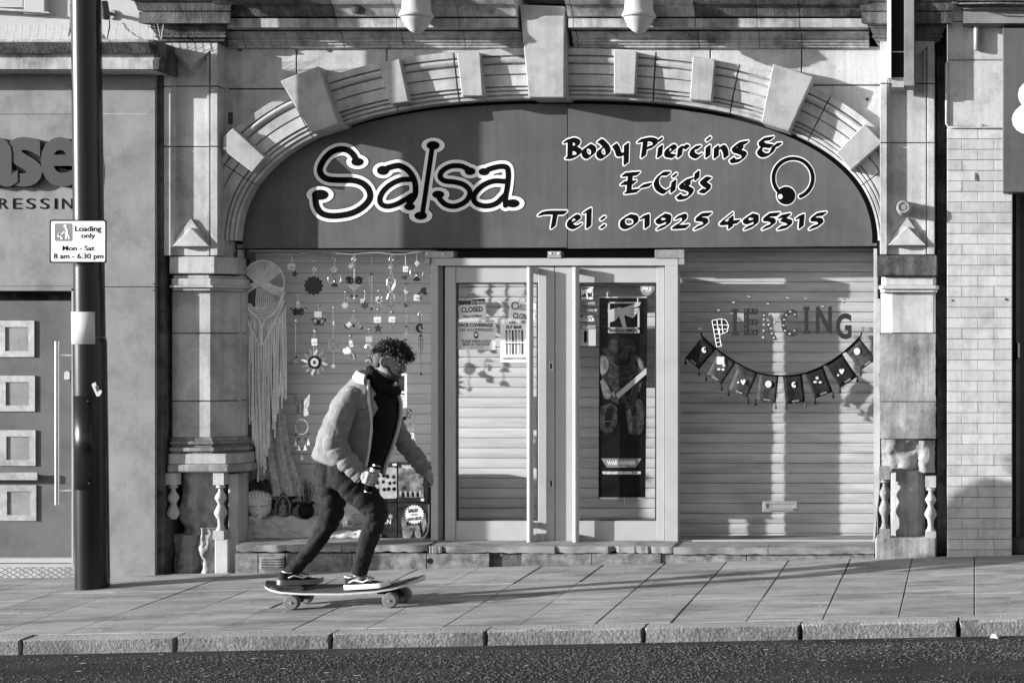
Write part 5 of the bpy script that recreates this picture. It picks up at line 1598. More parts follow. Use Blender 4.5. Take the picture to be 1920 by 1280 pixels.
t = thing('bunting', 'swag of eight dark tarot card flags with tassels hung below the window letters', 'bunting', W(*R_(770, 960), YR))
cordp = [(205, 648), (215, 680), (310, 765), (450, 862), (610, 938), (770, 958), (930, 942), (1080, 880), (1200, 800), (1320, 690), (1340, 650)]
MB().tube([tuple(W(p[0], p[1], YR)) for p in spline([R_(*q) for q in cordp], 3)], .006, 8).build('cord', M['black'], t, smooth=60)
M['velvet'] = mat('dark_velvet', 0.016, 0.8, var=.5, scale=30, bump=.2)
M['velvet2'] = mat('brushed_dark_velvet', 0.05, 0.7, var=.6, scale=22, bump=.2)
FL = [([(212, 680), (314, 768), (190, 912), (95, 830)], 'velvet', 'moon', (228, 775), [(95, 838), (190, 915)], 'THE MOON'),
      ([(332, 790), (450, 865), (350, 1020), (246, 952)], 'velvet2', 'star', (350, 895), [(240, 955), (349, 1022)], 'THE STAR'),
      ([(468, 885), (606, 940), (532, 1112), (402, 1058)], 'velvet2', 'heart', (500, 1000), [(398, 1060), (538, 1115)], 'THE LOVERS'),
      ([(622, 945), (754, 955), (732, 1150), (598, 1130)], 'velvet2', 'sun', (680, 1016), [(590, 1128), (732, 1152)], 'THE SUN'),
      ([(782, 962), (918, 948), (940, 1140), (806, 1158)], 'velvet', 'moon', (862, 1020), [(804, 1155), (942, 1142)], 'THE MOON'),
      ([(938, 940), (1066, 890), (1136, 1070), (1010, 1118)], 'velvet', 'star', (1030, 985), [(1010, 1118), (1138, 1075)], 'THE STAR'),
      ([(1086, 882), (1200, 802), (1308, 965), (1186, 1040)], 'velvet', 'heart', (1196, 925), [(1186, 1040), (1308, 962)], 'THE LOVERS'),
      ([(1224, 785), (1326, 692), (1440, 840), (1334, 918)], 'velvet2', 'sun', (1306, 785), [(1332, 920), (1440, 842)], 'THE SUN')]
LB = {'moon': 'flag with a white crescent moon', 'star': 'flag with a white star and two drops', 'heart': 'flag with a white heart', 'sun': 'flag with a white full disc'}
for k, (q, m, em, (eu, ev), tas, nm) in enumerate(FL):
    (ax, ay), (bx, by), (cx, cy), (dx, dy) = q
    V, F = [], []
    for j in range(7):
        for i in range(7):
            s_, f_ = i / 6, j / 6
            u = (ax * (1 - s_) + bx * s_) * (1 - f_) + (dx * (1 - s_) + cx * s_) * f_
            v = (ay * (1 - s_) + by * s_) * (1 - f_) + (dy * (1 - s_) + cy * s_) * f_
            V.append(W(*R_(u, v), YR + .006 * math.sin(s_ * 7 + k) * f_ + .004))
    for j in range(6):
        for i in range(6): F.append((j * 7 + i, j * 7 + i + 1, j * 7 + i + 8, j * 7 + i + 7))
    fl = MB().add(V, F).build('flag', M[m], t, smooth=180, recalc=False)
    so = fl.modifiers.new('thick', 'SOLIDIFY'); so.thickness = .002
    fl['label'] = LB[em]
    ye = YR - .006
    def em_(pts): MB().prismp([R_(*p) for p in pts], ye, ye + .001).build('emblem', M['white'], fl)
    if em == 'moon':
        pts = arcpts(eu, ev, 18, 20, 50, 300, 16) + arcpts(eu + 7, ev - 3, 12, 13, 290, 60, 12)
        em_(pts); em_(circle(eu + 6, ev + 2, 4, 4, 8))
    elif em == 'star':
        em_(star(eu + (16 if k == 1 else -6), ev - 12, 17, 5, 8)); em_(circle(eu - 20, ev + 16, 12, 7, 10)); em_(circle(eu + 16 - 6 * (k == 1), ev + 18, 11, 7, 10))
    elif em == 'heart':
        em_([(eu, ev - 8), (eu + 10, ev - 18), (eu + 20, ev - 8), (eu + 12, ev + 10), (eu + 2, ev + 22), (eu - 12, ev + 6), (eu - 16, ev - 8), (eu - 8, ev - 16)]); em_(circle(eu - 34 + 10 * (k == 6), ev + 4 + 24 * (k == 6), 7, 7, 8))
    else: em_(circle(eu, ev, 22, 24, 18))
    ang = math.degrees(math.atan2(cy - dy, cx - dx))
    mx, my = R_((cx + dx) / 2 * .93 + (ax + bx) / 2 * .07, (cy + dy) / 2 * .93 + (ay + by) / 2 * .07)
    text('lettering', nm, (mx - 6.5, my - 1.5, mx + 6.5, my + 1.5), ye, M['card_dim'], fl, .02, rot=ang)
    for (u, v) in tas:
        x, y = R_(u, v)
        c = W(x, y, YR)
        MB().lathe([(.001, .006), (.005, .002), (.006, -.006), (.004, -.010), (.011, -.040), (.009, -.043)], c, n=10).build('tassel', M['velvet'] if (u + v) % 5 < 3.5 else M['grey2'], t, smooth=50)
for p in ((198, 628), (1350, 628)):
    c = W(*R_(*p), YR - .006)
    MB().lathe([(.001, 0), (.014, .002), (.018, .012)], c, 'y', 12).build('suction_cup', M['clear'], t, smooth=60)
x, y = R_(342, 850)
MB().boxp(x - 7, x + 7, y - 7, y + 7, YR - .008, YR - .006).build('price_tag', M['card'], t)
# ------------------------------------------------------------------ hairdresser building on the left
YL = .0
hd = thing('hairdresser_building', 'grey rendered hairdresser shop with raised lettering and a stained stone ledge', 'building', (wx(60), .4, gz(wx(60), 0)))
XE = wx(291, YL)
MB().box(-10.5, XE, YL, .9, wz(538, YL) + .002, wz(128, YL)).build('fascia_panel', M['render'], hd, bevel=.003)
gb = -.5
MB().box(wx(138, YL), XE, YL, .9, gb, wz(538, YL) - .002).build('wall_panel', M['render'], hd, bevel=.003)
MB().box(-10.5, wx(-160, YL), YL, .9, gb, wz(538, YL) - .002).build('wall_panel', M['render'], hd)
MB().box(XE + .001, XE + .045, YL + .03, .9, gb, wz(128, YL)).build('shade_strip', M['stone_dark'], hd)  # dark strip paints the shade on the wall's right-hand side
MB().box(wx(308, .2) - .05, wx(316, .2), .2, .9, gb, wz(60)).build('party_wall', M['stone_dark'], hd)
for q in ((287, 532), (287, 544)):
    MB().prismp(circle(q[0], q[1], 1.2, n=8), YL - .003, YL + .01).build('screw', M['stone_dark'], hd)
MB().boxp(-200, 165, 213.5, 214.5, YL - .0015, YL + .01).build('panel_joint', M['grey2'], hd)
MB().boxp(190, 275, 213.2, 214.2, YL - .0015, YL + .01).build('panel_joint', M['grey5'], hd)
# ledge
LP = [(78, .25), (78, -.27), (82, -.27), (84, -.262), (86, -.25), (92, -.235), (100, -.20), (104, -.185), (108, -.18), (109, -.19), (112, -.19), (113, -.205), (130, -.205), (131, -.19), (132, .0), (132, .25)]
for a, b in ((-420, -130), (-130, 36), (36.8, 287)):
    MB().xprism([(y, wz(p, -.2)) for p, y in LP], wx(a, -.2), wx(b, -.2)).build('ledge_stone', M['cornice'] if a != 36.8 else M['cornice'], hd, smooth=30)
MB().xprism([(y, wz(p, -.2)) for p, y in LP if y < .2] + [(.25, wz(132, -.2)), (.25, wz(78, -.2))], wx(287.3, -.2), wx(299, -.2)).build('ledge_end', M['stone_dark'], hd, smooth=30)
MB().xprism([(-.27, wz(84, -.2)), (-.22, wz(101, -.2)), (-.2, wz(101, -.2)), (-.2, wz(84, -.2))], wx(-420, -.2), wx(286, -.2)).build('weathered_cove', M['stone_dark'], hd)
# upper wall
MB().box(-10.5, wx(312, .3), .3, .9, wz(90, .3), wz(-420)).build('upper_wall', M['wall_white'], hd)
MB().boxp(44, 84, -60, 26, .25, .31).build('window_surround', M['wall_white'], hd, bevel=.006)
MB().boxp(-60, 42, -60, 14, .27, .31).build('window_surround', M['wall_white'], hd)
MB().prismp([(-60, 12), (44, 18), (92, 23), (92, 25), (44, 22), (-60, 16)], .235, .31).build('sill', M['stone'], hd)
for px in (100, 204, 228, 252): pass
for k, py in enumerate((24, 54)):
    MB().boxp(86, 290, py, py + 1, .2985, .31).build('wall_joint', M['grey5'], hd)
sp = MB()
spk = MB()
for k in range(34):
    px = -180 + k * 14.6
    if k == 0: continue
    for dx, dy in ((-6, -.02), (2, .02), (5, -.05)):
        a = W(px, 77, -.10 + dy)
        b = W(px + dx + rng.normal(0, 1), 47 + rng.normal(0, 1.5), -.12 + dy * 2.5)
        spk.tube([a, b], .0016, 4)
o = spk.build('bird_spikes', M['white'], hd)
o['kind'] = 'stuff'
MB().box(wx(-200, -.1), wx(286, -.1), -.14, -.09, wz(78, -.1), wz(76, -.1)).build('spike_strip', M['grey5'], hd)
# letters
M['letter'] = mat('raised_letter_grey', .065, .5, var=.05, bump=.02)
text('raised_letter', 'a', (-46, 257, 33, 350), -.055, M['letter'], hd, .03, thick=.05)
text('raised_letter', 's', (10, 257, 79, 350), -.05, M['letter'], hd, .03, thick=.045)
text('raised_letter', 'e', (76, 257, 148, 350), -.055, M['letter'], hd, .03, thick=.05)
for ch, a, b in zip('RESSIN', (-3, 24, 49, 75, 102, 116), (15, 41, 66, 92, 107, 136)):
    text('raised_letter', ch, (a, 372, b, 392), YL - .003, M['black'], hd, .0)
#
# door recess
MB().boxp(-170, 140, 536, 545, .0, .3).build('lintel', M['render'], hd)
MB().box(wx(-160, .3), wx(137, .3), .28, .3, gb, wz(540, .2)).build('recess_back', M['stone_dark'], hd)
M['door_grey'] = mat('grey_metal_door', .125, .45, var=.14, scale=2.2, bump=.05, dirt=.25, dirt_scale=3)
dr = thing('door', None, None)
dr.parent = hd
dr['label'] = 'grey metal entrance door with a column of small square windows'
YD = .12
dr.location = W(50, 1050, YD) - hd.location
MB().boxp(-150, 134, 563, 1046, YD, YD + .05).build('leaf', M['door_grey'], dr, bevel=.003)
for k, (t0, u) in enumerate(((601, 669), (704, 771), (806, 873), (909, 976))):
    for cx in (28 + k * 1.2,):
        x0, x1 = cx - 36, cx + 36
        mb = MB()
        i0, i1, j0, j1 = cx - 18.5, cx + 25, t0 + 12, u - 11
        mb.boxp(x0, x1, t0, j0, YD - .012, YD + .01); mb.boxp(x0, x1, j1, u, YD - .012, YD + .01); mb.boxp(x0, i0, j0, j1, YD - .012, YD + .01); mb.boxp(i1, x1, j0, j1, YD - .012, YD + .01)
        mb.build('window_frame', M['steel_dull'], dr)
        MB().boxp(i0, i1, j0, j1, YD - .003, YD - .0005).build('window_pane', M['render'], dr)
mb = MB()
x = wx(107, YD - .1)
mb.tube([(x, YD - .1, wz(946, YD - .1)), (x, YD - .1, wz(640, YD - .1))], .016, 16)
mb.build('handle', M['steel'], dr, smooth=50)
for py in (666, 920):
    MB().tube([(x, YD - .1, wz(py, YD - .1)), (x + .05, YD - .05, wz(py, YD - .1)), (x + .12, YD + .005, wz(py, YD - .1))], .009, 10).build('handle_post', M['steel'], dr, smooth=50)
mb = MB()
mb.prismp([(120, 700), (122, 696), (129, 696), (131, 700), (131, 711), (120, 711)], YD - .015, YD)
mb.build('lock', M['steel'], dr)
MB().boxp(-60, 70, 885, 900, YD - .06, YD - .045).build('letter_plate', M['steel_dull'], dr, bevel=.003)
MB().boxp(-60, 66, 890, 896, YD - .046, YD).build('letter_box', M['grey2'], dr)
MB().boxp(-150, 138, 1046, 1055, YD - .06, YD + .06).build('door_sill', M['alu'], hd, bevel=.003)
MB().boxp(-150, 140, 1057, 1062, YD - .09, YD + .06).build('door_sill', M['alu'], hd)
tp = MB().prismp([(-160, 1062), (140, 1062), (140, 1100), (-160, 1100)], YD - .10, .2).build('tread_plate', M['steel_dull'], hd)
tr = MB()
for j in range(5):
    for i in range(34):
        cx, cy = -120 + i * 7.8, 1065 + j * 4.4
        for q in (-1.2, 0, 1.2):
            s = 1 if (i + j) % 2 else -1
            a, b = W(cx - 2.6 + q * .7, cy + s * (1.6) + q * s * -.2, YD - .1005), W(cx + 2.6 + q * .7, cy - s * 1.6, YD - .1005)
            tr.tube([a, b], .0017, 4)
o = tr.build('tread_ribs', M['steel'], tp)
o['kind'] = 'stuff'
MB().boxp(134, 137.5, 541, 1060, .0, .2).build('door_jamb', M['alu'], hd)
# floodlight above the ledge
fl = thing('flood_lamp', 'small dark cylindrical floodlight on a round wall mount above the ledge', 'lamp', W(200, 20, .28))
s = PXM(.15)
MB().lathe([(.0, -.004), (.075 / 2, -.002), (.075 / 2, .012)], W(207, 27, .285), 'y', 18).build('mount', M['steel_dull'], fl, smooth=40)
MB().tube([W(206, 26, .28), W(202, 24, .2)], .014, 10).build('arm', M['stone_dark'], fl, smooth=60)
MB().tube([W(194, 4, .14), W(195, 8, .14), W(199, 35, .18), W(199, 37, .18)], [.030, .029, .029, .02], 18).build('lamp_body', M['stone_dark'], fl, smooth=50)
MB().tube([W(205, 38, .27), W(206, 50, .26), W(203, 62, .22), W(201, 72, .18)], .004, 6).build('cable', M['black'], fl, smooth=60)
fl2 = thing('wall_bracket', 'rusty old bracket with trailing wire beside the lamp column', 'bracket', W(132, 60, .2))
MB().tube([W(134, 8, .29), W(135, 30, .26), W(133, 52, .24), W(128, 68, .2)], [.012, .012, .010, .006], 8).build('bar', M['stone_dark'], fl2, smooth=60)

# ------------------------------------------------------------------ lamp column with its signs
YPL = solve_ground(174, 1101)
pp = thing('lamp_column', 'glossy black street lamp column with a thicker base on the pavement', 'street lamp', (wx(174, YPL), YPL, gz(wx(174, YPL), YPL)))
def axis_px(py): return 161.5 + 12.2 * (py / 1100.0)
def ring(py, r): return W(axis_px(py), py, YPL), r / PXM(YPL)
a = [ring(-1500, 25), ring(-400, 25.3), ring(0, 25.6), ring(400, 26), ring(632, 26.6)]
MB().tube([q[0] for q in a], [q[1] for q in a], 36).build('shaft', M['pole'], pp, smooth=50)
b = [ring(632.5, 26.7), ring(640, 28.6), ring(646, 28.8), ring(1099, 29.6), ring(1112, 29.8)]
MB().tube([q[0] for q in b], [q[1] for q in b], 36).build('base', M['pole'], pp, smooth=50)
def wrap(name, py0, py1, a0, a1, r, m, par):
    V, F = [], []
    n = 14
    for py in (py0, py1):
        for k in range(n + 1):
            a = math.radians(a0 + (a1 - a0) * k / n)
            c = W(axis_px(py), py, YPL)
            V.append(c + Vector((math.sin(a) * r, -math.cos(a) * r, 0)))
    for k in range(n): F.append((k, k + 1, n + 2 + k, n + 1 + k))
    o = MB().add(V, F).build(name, m, par, smooth=180, recalc=False)
    so = o.modifiers.new('thick', 'SOLIDIFY'); so.thickness = .0012
    return o
M['sticker'] = mat('faded_vinyl', .52, .5, var=.06, bump=0)
wrap('reflective_band', 585, 645, -72, 45, 30.2 / PXM(YPL) , M['sticker'], pp)
# access door outline and screws on the base
for q in (752, 906):
    c = W(axis_px(q) - 3, q, YPL - .1)
    MB().lathe([(.001, -.012), (.008, -.01), (.012, 0)], c, 'y', 12).build('door_screw', M['pole'], pp, smooth=50)
wrap('access_door', 741, 916, -55, 32, 29.25 / PXM(YPL), M['pole'], pp)
st = thing('torn_sticker', 'torn pale sticker stuck on the black lamp column', 'sticker', W(181, 731, YPL - .09))
MB().prismp([(171, 720), (179, 716), (183, 730), (190, 731), (191, 735), (187, 742), (181, 743)], YPL - .094, YPL - .0925).build('paper', M['sticker'], st)
MB().prismp([(178, 724), (184, 722), (186, 732), (181, 734)], YPL - .0955, YPL - .0945).build('print', M['grey2'], st)
# loading plate
ls = thing('loading_sign', 'white loading only plate with black border fixed to the lamp column', 'sign', W(146, 492, YPL - .12))
YQ = YPL - .13
def rrect(a, b, t, u, r, n=5):
    P_ = []
    for cx, cy, a0 in ((b - r, t + r, -90), (b - r, u - r, 0), (a + r, u - r, 90), (a + r, t + r, 180)):
        for k in range(n + 1):
            q = math.radians(a0 + 90 * k / n)
            P_.append((cx + r * math.cos(q), cy + r * math.sin(q)))
    return P_
MB().prismp(rrect(93, 199.5, 412, 493, 4), YQ, YQ + .004).build('plate', M['black'], ls)
MB().prismp(rrect(95.5, 197, 414.5, 490.5, 3), YQ - .0012, YQ - .0002).build('face', M['white'], ls)
y2 = YQ - .0025
text('lettering', 'Loading', (140.5, 423.5, 190, 437), y2, M['black'], ls, .018)
text('lettering', 'only', (152, 437, 178.5, 449), y2, M['black'], ls, .018)
text('lettering', 'Mon - Sat', (117, 460.5, 177, 470), y2, M['black'], ls, .018)
text('lettering', '8 am - 6.30 pm', (100.5, 475, 193.5, 488), y2, M['black'], ls, .018)
pg = MB().prismp(rrect(102.5, 135, 419, 452, 2.5), y2, y2 + .0008).build('pictogram', M['grey3'], ls)
L = lambda u, v: (u / 3.047, 380 + v / 3.047)
y3 = y2 - .0012
for pts in ([(375, 140), (386, 150), (388, 175), (400, 207), (392, 208), (384, 185), (380, 208), (372, 208), (374, 175), (366, 165)], [(370, 158), (378, 163), (352, 182), (336, 184), (336, 178), (350, 176)],
            [(330, 178), (334, 174), (358, 203), (353, 207)], [(326, 190), (344, 174), (352, 184), (334, 200)]):
    MB().prismp([L(*p) for p in pts], y3, y3 + .0008).build('drawing', M['white'], pg)
MB().prismp([L(*p) for p in circle(371, 134, 9, 9, 12)], y3, y3 + .0008).build('drawing', M['white'], pg)
MB().prismp([L(*p) for p in circle(352, 204, 7, 7, 12)], y3 - .001, y3 - .0004).build('drawing', M['white'], pg)
MB().boxp(140, 190, 440, 446, YQ + .005, YPL - .07).build('fixing_band', M['steel_dull'], ls)

# ------------------------------------------------------------------ white brick pier and neighbour on the right
rb = thing('brick_building', 'white glazed brick pier of the neighbouring shop with a dark doorway', 'building', (wx(1838), .4, gz(wx(1838), 0)))
YB = .0
pier = MB().box(wx(1776.5), wx(1897), YB + .006, .6, -.15, wz(238)).build('pier', M['mortar'], rb)
r_ = np.random.default_rng(12)
course = 19.72
n = 0
py = 241.5
proto = {}
while py < 1052:
    odd = n % 2
    cuts_ = ([1775.5, 1804, 1864, 1897.5] if odd else [1775.5, 1834, 1897.5])
    for a, b in zip(cuts_[:-1], cuts_[1:]):
        low = py + course - .9
        key = (a, b)
        prj = -.014 if 868 < py < 888 else 0
        if py > 885: prj = -.01
        x0, x1 = wx(a) + .0016, wx(b) - .0016
        if b > 1890 and prj: x1 += .0
        mb = MB()
        cy = wz(py + course / 2)
        mb.box(x0, x1, YB - .001 + prj, YB + .05, wz(low), wz(py))
        o = mb.build('brick', M['brick'], pier, bevel=.0022)
        o.location.y += r_.normal(0, .0009)
    py += course
    n += 1
for q in ((1830.5, 331, 3, 8), (1786, 563, 2, 2), (1887, 561, 3, 3)):
    MB().prismp([(q[0] - q[2], q[1] - q[3]), (q[0] + q[2] * .6, q[1] - q[3] * .4), (q[0] + q[2], q[1] + q[3]), (q[0] - q[2] * .8, q[1] + q[3] * .8)], YB - .005, YB + .01).build('chip', M['stone_dark'], pier)
for (a, b, t, u) in ((1777, 1884, -60, 40), (1777, 1884, 41, 112.5), (1777, 1884, 113.7, 238)):
    MB().boxp(a, b, t, u, YB - .004, .3).build('faience_block', M['brick'], rb, bevel=.004)
MB().boxp(1884.5, 2300, -60, 52, .05, .3).build('upper_wall', M['render'], rb)
MB().boxp(2040, 2300, 362, 1060, YB, .3).build('pier_beyond', M['mortar'], rb)
CP = [(-14, .2), (-14, -.24), (2, -.24), (6, -.2), (9, -.16), (12, -.15), (19, -.15), (20, -.13), (22, -.12), (23, -.125), (44, -.125), (45, -.1), (46, .2)]
MB().xprism([(y, wz(p, -.12)) for p, y in CP], wx(1806, -.12), wx(2300, -.12)).build('canopy_cornice', M['render'], rb, smooth=30)
MB().xprism([(-.25, wz(-14, -.2)), (-.25, wz(4, -.2)), (-.16, wz(11, -.2)), (-.16, wz(-14, -.2))], wx(1795, -.2), wx(2300, -.2)).build('canopy_lip', M['stone_dark'], rb)
MB().tube([W(1831.5, 40, -.03), W(1831.5, 93, -.03), W(1831.5, 95, -.03)], [.024, .024, .018], 16).build('waste_pipe', M['steel_dull'], rb, smooth=50)
MB().tube([W(1780, -5, -.06), W(1784, 4, -.1), W(1800, 7, -.24), W(1870, 6, -.26), W(1960, 8, -.26)], .006, 6).build('cable', M['stone_dark'], rb, smooth=60)
MB().tube([W(1778, 116, -.012), W(1774.5, 120, -.012), W(1774.5, 232, -.012), W(1778, 238, -.012), W(1880, 239, -.012)], .009, 8).build('conduit', M['stone'], rb, smooth=60)
MB().lathe([(.014, -.01), (.014, .01)], W(1838, 236, -.012), 'y', 10).build('conduit_clip', M['stone'], rb)
ns = thing('neighbour_sign', 'dark grey fascia sign with a white ampersand at the right edge', 'sign', W(1960, 360, -.1))
MB().boxp(1880.5, 2330, 53, 360, -.11, .04).build('sign_box', M['sign'], ns, bevel=.003)
text('lettering', '&', (1897, 151, 2000, 252), -.114, M['white'], ns, .05)
# doorway beyond the pier
MB().boxp(1898, 2040, 350, 1040, .34, .4).build('door_leaf', M['grey2'], rb)
MB().boxp(1905, 1912, 362, 1010, .27, .34).build('door_frame', M['door_grey'], rb)
MB().boxp(1898, 2040, 1010, 1048, .16, .34).build('threshold', M['stone_dark'], rb)
MB().boxp(1901, 1908, 642, 672, .15, .27).build('letter_plate', M['black'], rb)
MB().boxp(1908.5, 1912, 643, 670, .16, .27).build('letter_plate', M['steel'], rb)
# projecting blade sign over the right pilaster
bs = thing('projecting_sign', 'slim double sided box sign jutting out high over the right pilaster', 'sign', W(1690, 150, -.6))
yn, yfar = -.18, .06
x0, x1 = wx(1663.5, yn), wx(1714, yn)
z0, z1 = wz(147, yn), wz(-420, yn)
MB().box(x0, x0 + .03, yn, yfar, z0, z1).build('side_panel', M['white'], bs, bevel=.003)
MB().box(x1 - .075, x1, yn + .03, yfar, z0 - .05, z1).build('side_panel', M['render'], bs, bevel=.003)
MB().box(x0 + .0305, x1 - .0755, yn + .04, yfar - .02, z0 + .012, z1).build('casing', M['void'], bs)
MB().box(x0 + .032, x1 - .077, yn + .03, yn + .0395, wz(97, yn), wz(95, yn)).build('casing_joint', M['grey5'], bs)
MB().box(x0 + .0305, x1 - .0755, yn + .03, yfar - .03, z0 - .06, z0 + .0115).build('bottom_plate', M['stone'], bs)
# ------------------------------------------------------------------ the skateboarder
YP = solve_ground(640, 1136)
SP = PXM(YP)
def Q(px, py, dy=0.0):
    """photograph pixel read at the depth dy behind the rider's own plane"""
    return W(px, py, YP + dy)
M['deck_top'] = mat('grip_tape', .10, .9, var=.2, scale=40, bump=.5, bscale=300, dirt=.3)
M['deck'] = mat('pale_maple', .5, .4, var=.1, scale=12, bump=0, stretch=(1, 1, 20))
M['urethane'] = mat('grey_urethane', .15, .5, var=.15, scale=20, bump=0)
M['truck'] = mat('dark_truck_metal', .012, .45, var=.3, metal=0, bump=0)
bd = thing('skateboard', 'long cruiser skateboard with dark grip top and pale wheels rolling along the pavement', 'skateboard', Q(640, 1145))
STN = [(498, 1096, .012), (503, 1097.5, .045), (516, 1101, .082), (540, 1105, .105), (580, 1107, .115), (650, 1107, .118), (710, 1103.5, .115), (745, 1098.5, .105), (772, 1092, .08), (790, 1086.5, .045), (797, 1084, .012)]
STN = [(p, q + 1, w) for p, q, w in STN]
YB0 = .02
def deck(th0, th1, shrink):
    rings = []
    for px, py, w in STN:
        c = Q(px, py, YB0)
        w2 = w - shrink
        ring = []
        for k in range(9):
            f = -1 + 2 * k / 8
            ring.append((c.x, c.y + f * w2, c.z + th1 + .006 * f * f + .012 * f))
        for k in range(8, -1, -1):
            f = -1 + 2 * k / 8
            ring.append((c.x, c.y + f * w2, c.z + th0 + .006 * f * f + .012 * f))
        rings.append(ring)
    return MB().loft(rings)
dk = deck(0, .011, 0).build('deck', M['deck'], bd, smooth=35)
deck(.0113, .0125, .002).build('grip_tape', M['deck_top'], bd, smooth=35)
def wheel(px, py, dy, far=False):
    c = Q(px, py, dy)
    r = 14.2 / SP
    w = .027
    t = MB().lathe([(.030, -w), (r * .86, -w), (r * .97, -w * .75), (r, -w * .3), (r, w * .3), (r * .97, w * .75), (r * .86, w), (.030, w)], c, 'y', 28).build('wheel', M['urethane'], bd, smooth=35)
    MB().lathe([(.008, -w + .004), (.031, -w + .004), (.0305, -w + .012), (.0305, w - .006), (.008, w - .004)], c, 'y', 18).build('hub', M['truck'], t, smooth=35)
    MB().lathe([(.002, -w - .006), (.008, -w - .006), (.009, -w + .006)], c, 'y', 8).build('axle_nut', M['steel_dull'], t)
for pa in ((548, 1131), (732, 1127)):
    dz = 0
    for s, far in ((-1, 0), (1, 1)):
        dy = YB0 + s * .105
        c = Q(pa[0] + (25 if s > 0 else 0), pa[1], dy)
        # keep each wheel standing on the sloping pavement
        zc = gz(c.x, c.y) + 14.2 / SP
        py = VY + (ZC - zc) * PXM(YP + dy)
        wheel(pa[0] + (0 if s < 0 else 25), py, dy)
    c = Q(pa[0] + 12, pa[1], YB0)
    zc = gz(c.x, c.y) + 14.2 / SP
    a = Vector((c.x, c.y, zc))
    MB().tube([a + Vector((-.006, -.085, -.003)), a + Vector((.006, .085, .003))], [.014, .014], 10).build('axle', M['truck'], bd, smooth=50)
    s = 1 if pa[0] < 640 else -1
    top = Q(pa[0] + 18 * s + 10, 1108, YB0)
    mb = MB()
    mb.tube([a + Vector((0, 0, -.01)), a + Vector((s * .01, 0, .03)), top + Vector((0, 0, .0))], [.028, .034, .03], 12, flat=1.6)
    mb.box(top.x - .045, top.x + .045, YB0 + YP - .036, YB0 + YP + .036, top.z - .012, top.z + .003)
    mb.tube([a + Vector((s * .012, 0, .012)), a + Vector((s * -.03, 0, .05))], [.02, .016], 10)
    mb.build('truck', M['truck'], bd, smooth=40)
c = Q(522, 1110, YB0 - .05)
MB().tube([Q(506, 1102, YB0 - .06), Q(524, 1110, YB0 - .06), Q(550, 1120, YB0 - .03)], [.012, .012, .01], 8).build('tail_plate', M['steel'], bd, smooth=50)

# ---- body (one continuous skin) with clothing as children
M['skin'] = mat('skin', .26, .5, var=.08, scale=30, bump=.05, fine=.05)
M['denim_pale'] = mat('pale_denim_jacket', .19, .85, var=.16, scale=14, bump=.5, bscale=110, dirt=.15, dirt_scale=16, fine=.1)
M['sherpa'] = mat('cream_sherpa', .62, .95, var=.1, scale=80, bump=1.0, bscale=260, bdist=.006)
M['jeans'] = mat('dark_denim', .02, .85, var=.4, scale=11, bump=.4, bscale=120, dirt=.15, dirt_scale=9, fine=.15)
M['knit'] = mat('black_knit', .009, .9, var=.3, scale=60, bump=.6, bscale=200)
M['hair'] = mat('dark_hair', .022, .5, var=.8, scale=40, bump=.3, bscale=200, spec=.35)
M['fade'] = mat('cropped_hair', .09, .8, var=.25, scale=140, bump=.3, bscale=300)
M['beard'] = mat('short_beard', .055, .8, var=.3, scale=160, bump=.3, bscale=300)
M['sole'] = mat('white_rubber', .68, .5, var=.05, bump=0)
M['suede'] = mat('black_suede', .014, .85, var=.3, bump=.2)

person_loc = Q(640, 1100)
def limb(mb, joints, n=14, fold=0.0, freq=1.3, at=()):
    """joints: (px, py, dy, radius m)"""
    sp = [(np.array(Q(j[0], j[1], j[2])), j[3]) for j in joints]
    pts, rs = [], []
    P_ = [a for a, _ in sp]; Rr = [b for _, b in sp]
    pp_ = [2 * P_[0] - P_[1]] + P_ + [2 * P_[-1] - P_[-2]]
    for i in range(len(P_) - 1):
        q0, q1, q2, q3 = pp_[i:i + 4]
        for t in np.linspace(0, 1, 7, endpoint=False):
            pts.append(tuple(.5 * (2 * q1 + (-q0 + q2) * t + (2 * q0 - 5 * q1 + 4 * q2 - q3) * t * t + (-q0 + 3 * q1 - 3 * q2 + q3) * t ** 3)))
            rs.append(Rr[i] + (Rr[i + 1] - Rr[i]) * t)
    pts.append(tuple(P_[-1])); rs.append(Rr[-1])
    if fold:                                            # creases bunch where the cloth bends
        rs = [r + fold * (abs(math.sin(k * freq + .6 * math.sin(k * 2.7))) - .5) * max([.25] + [math.exp(-((k - a) / 5.0) ** 2) for a in at]) for k, r in enumerate(rs)]
    mb.tube(pts, rs, n)
    mb.ell(pts[0], rs[0], 12, 8); mb.ell(pts[-1], rs[-1], 12, 8)

def torso(mb, secs, n=20):
    rings = []
    for (ax, ay), (bx, by), w in secs:
        A, B = Q(ax, ay), Q(bx, by)
        c, h = (A + B) / 2, (B - A) / 2
        ring = []
        for k in range(n):
            t = 2 * math.pi * k / n
            ct, st = math.cos(t), math.sin(t)
            e = 2.3
            ring.append(c + h * math.copysign(abs(ct) ** (2 / e), ct) + Vector((0, w * math.copysign(abs(st) ** (2 / e), st), 0)))
        rings.append(ring)
    mb.loft(rings)

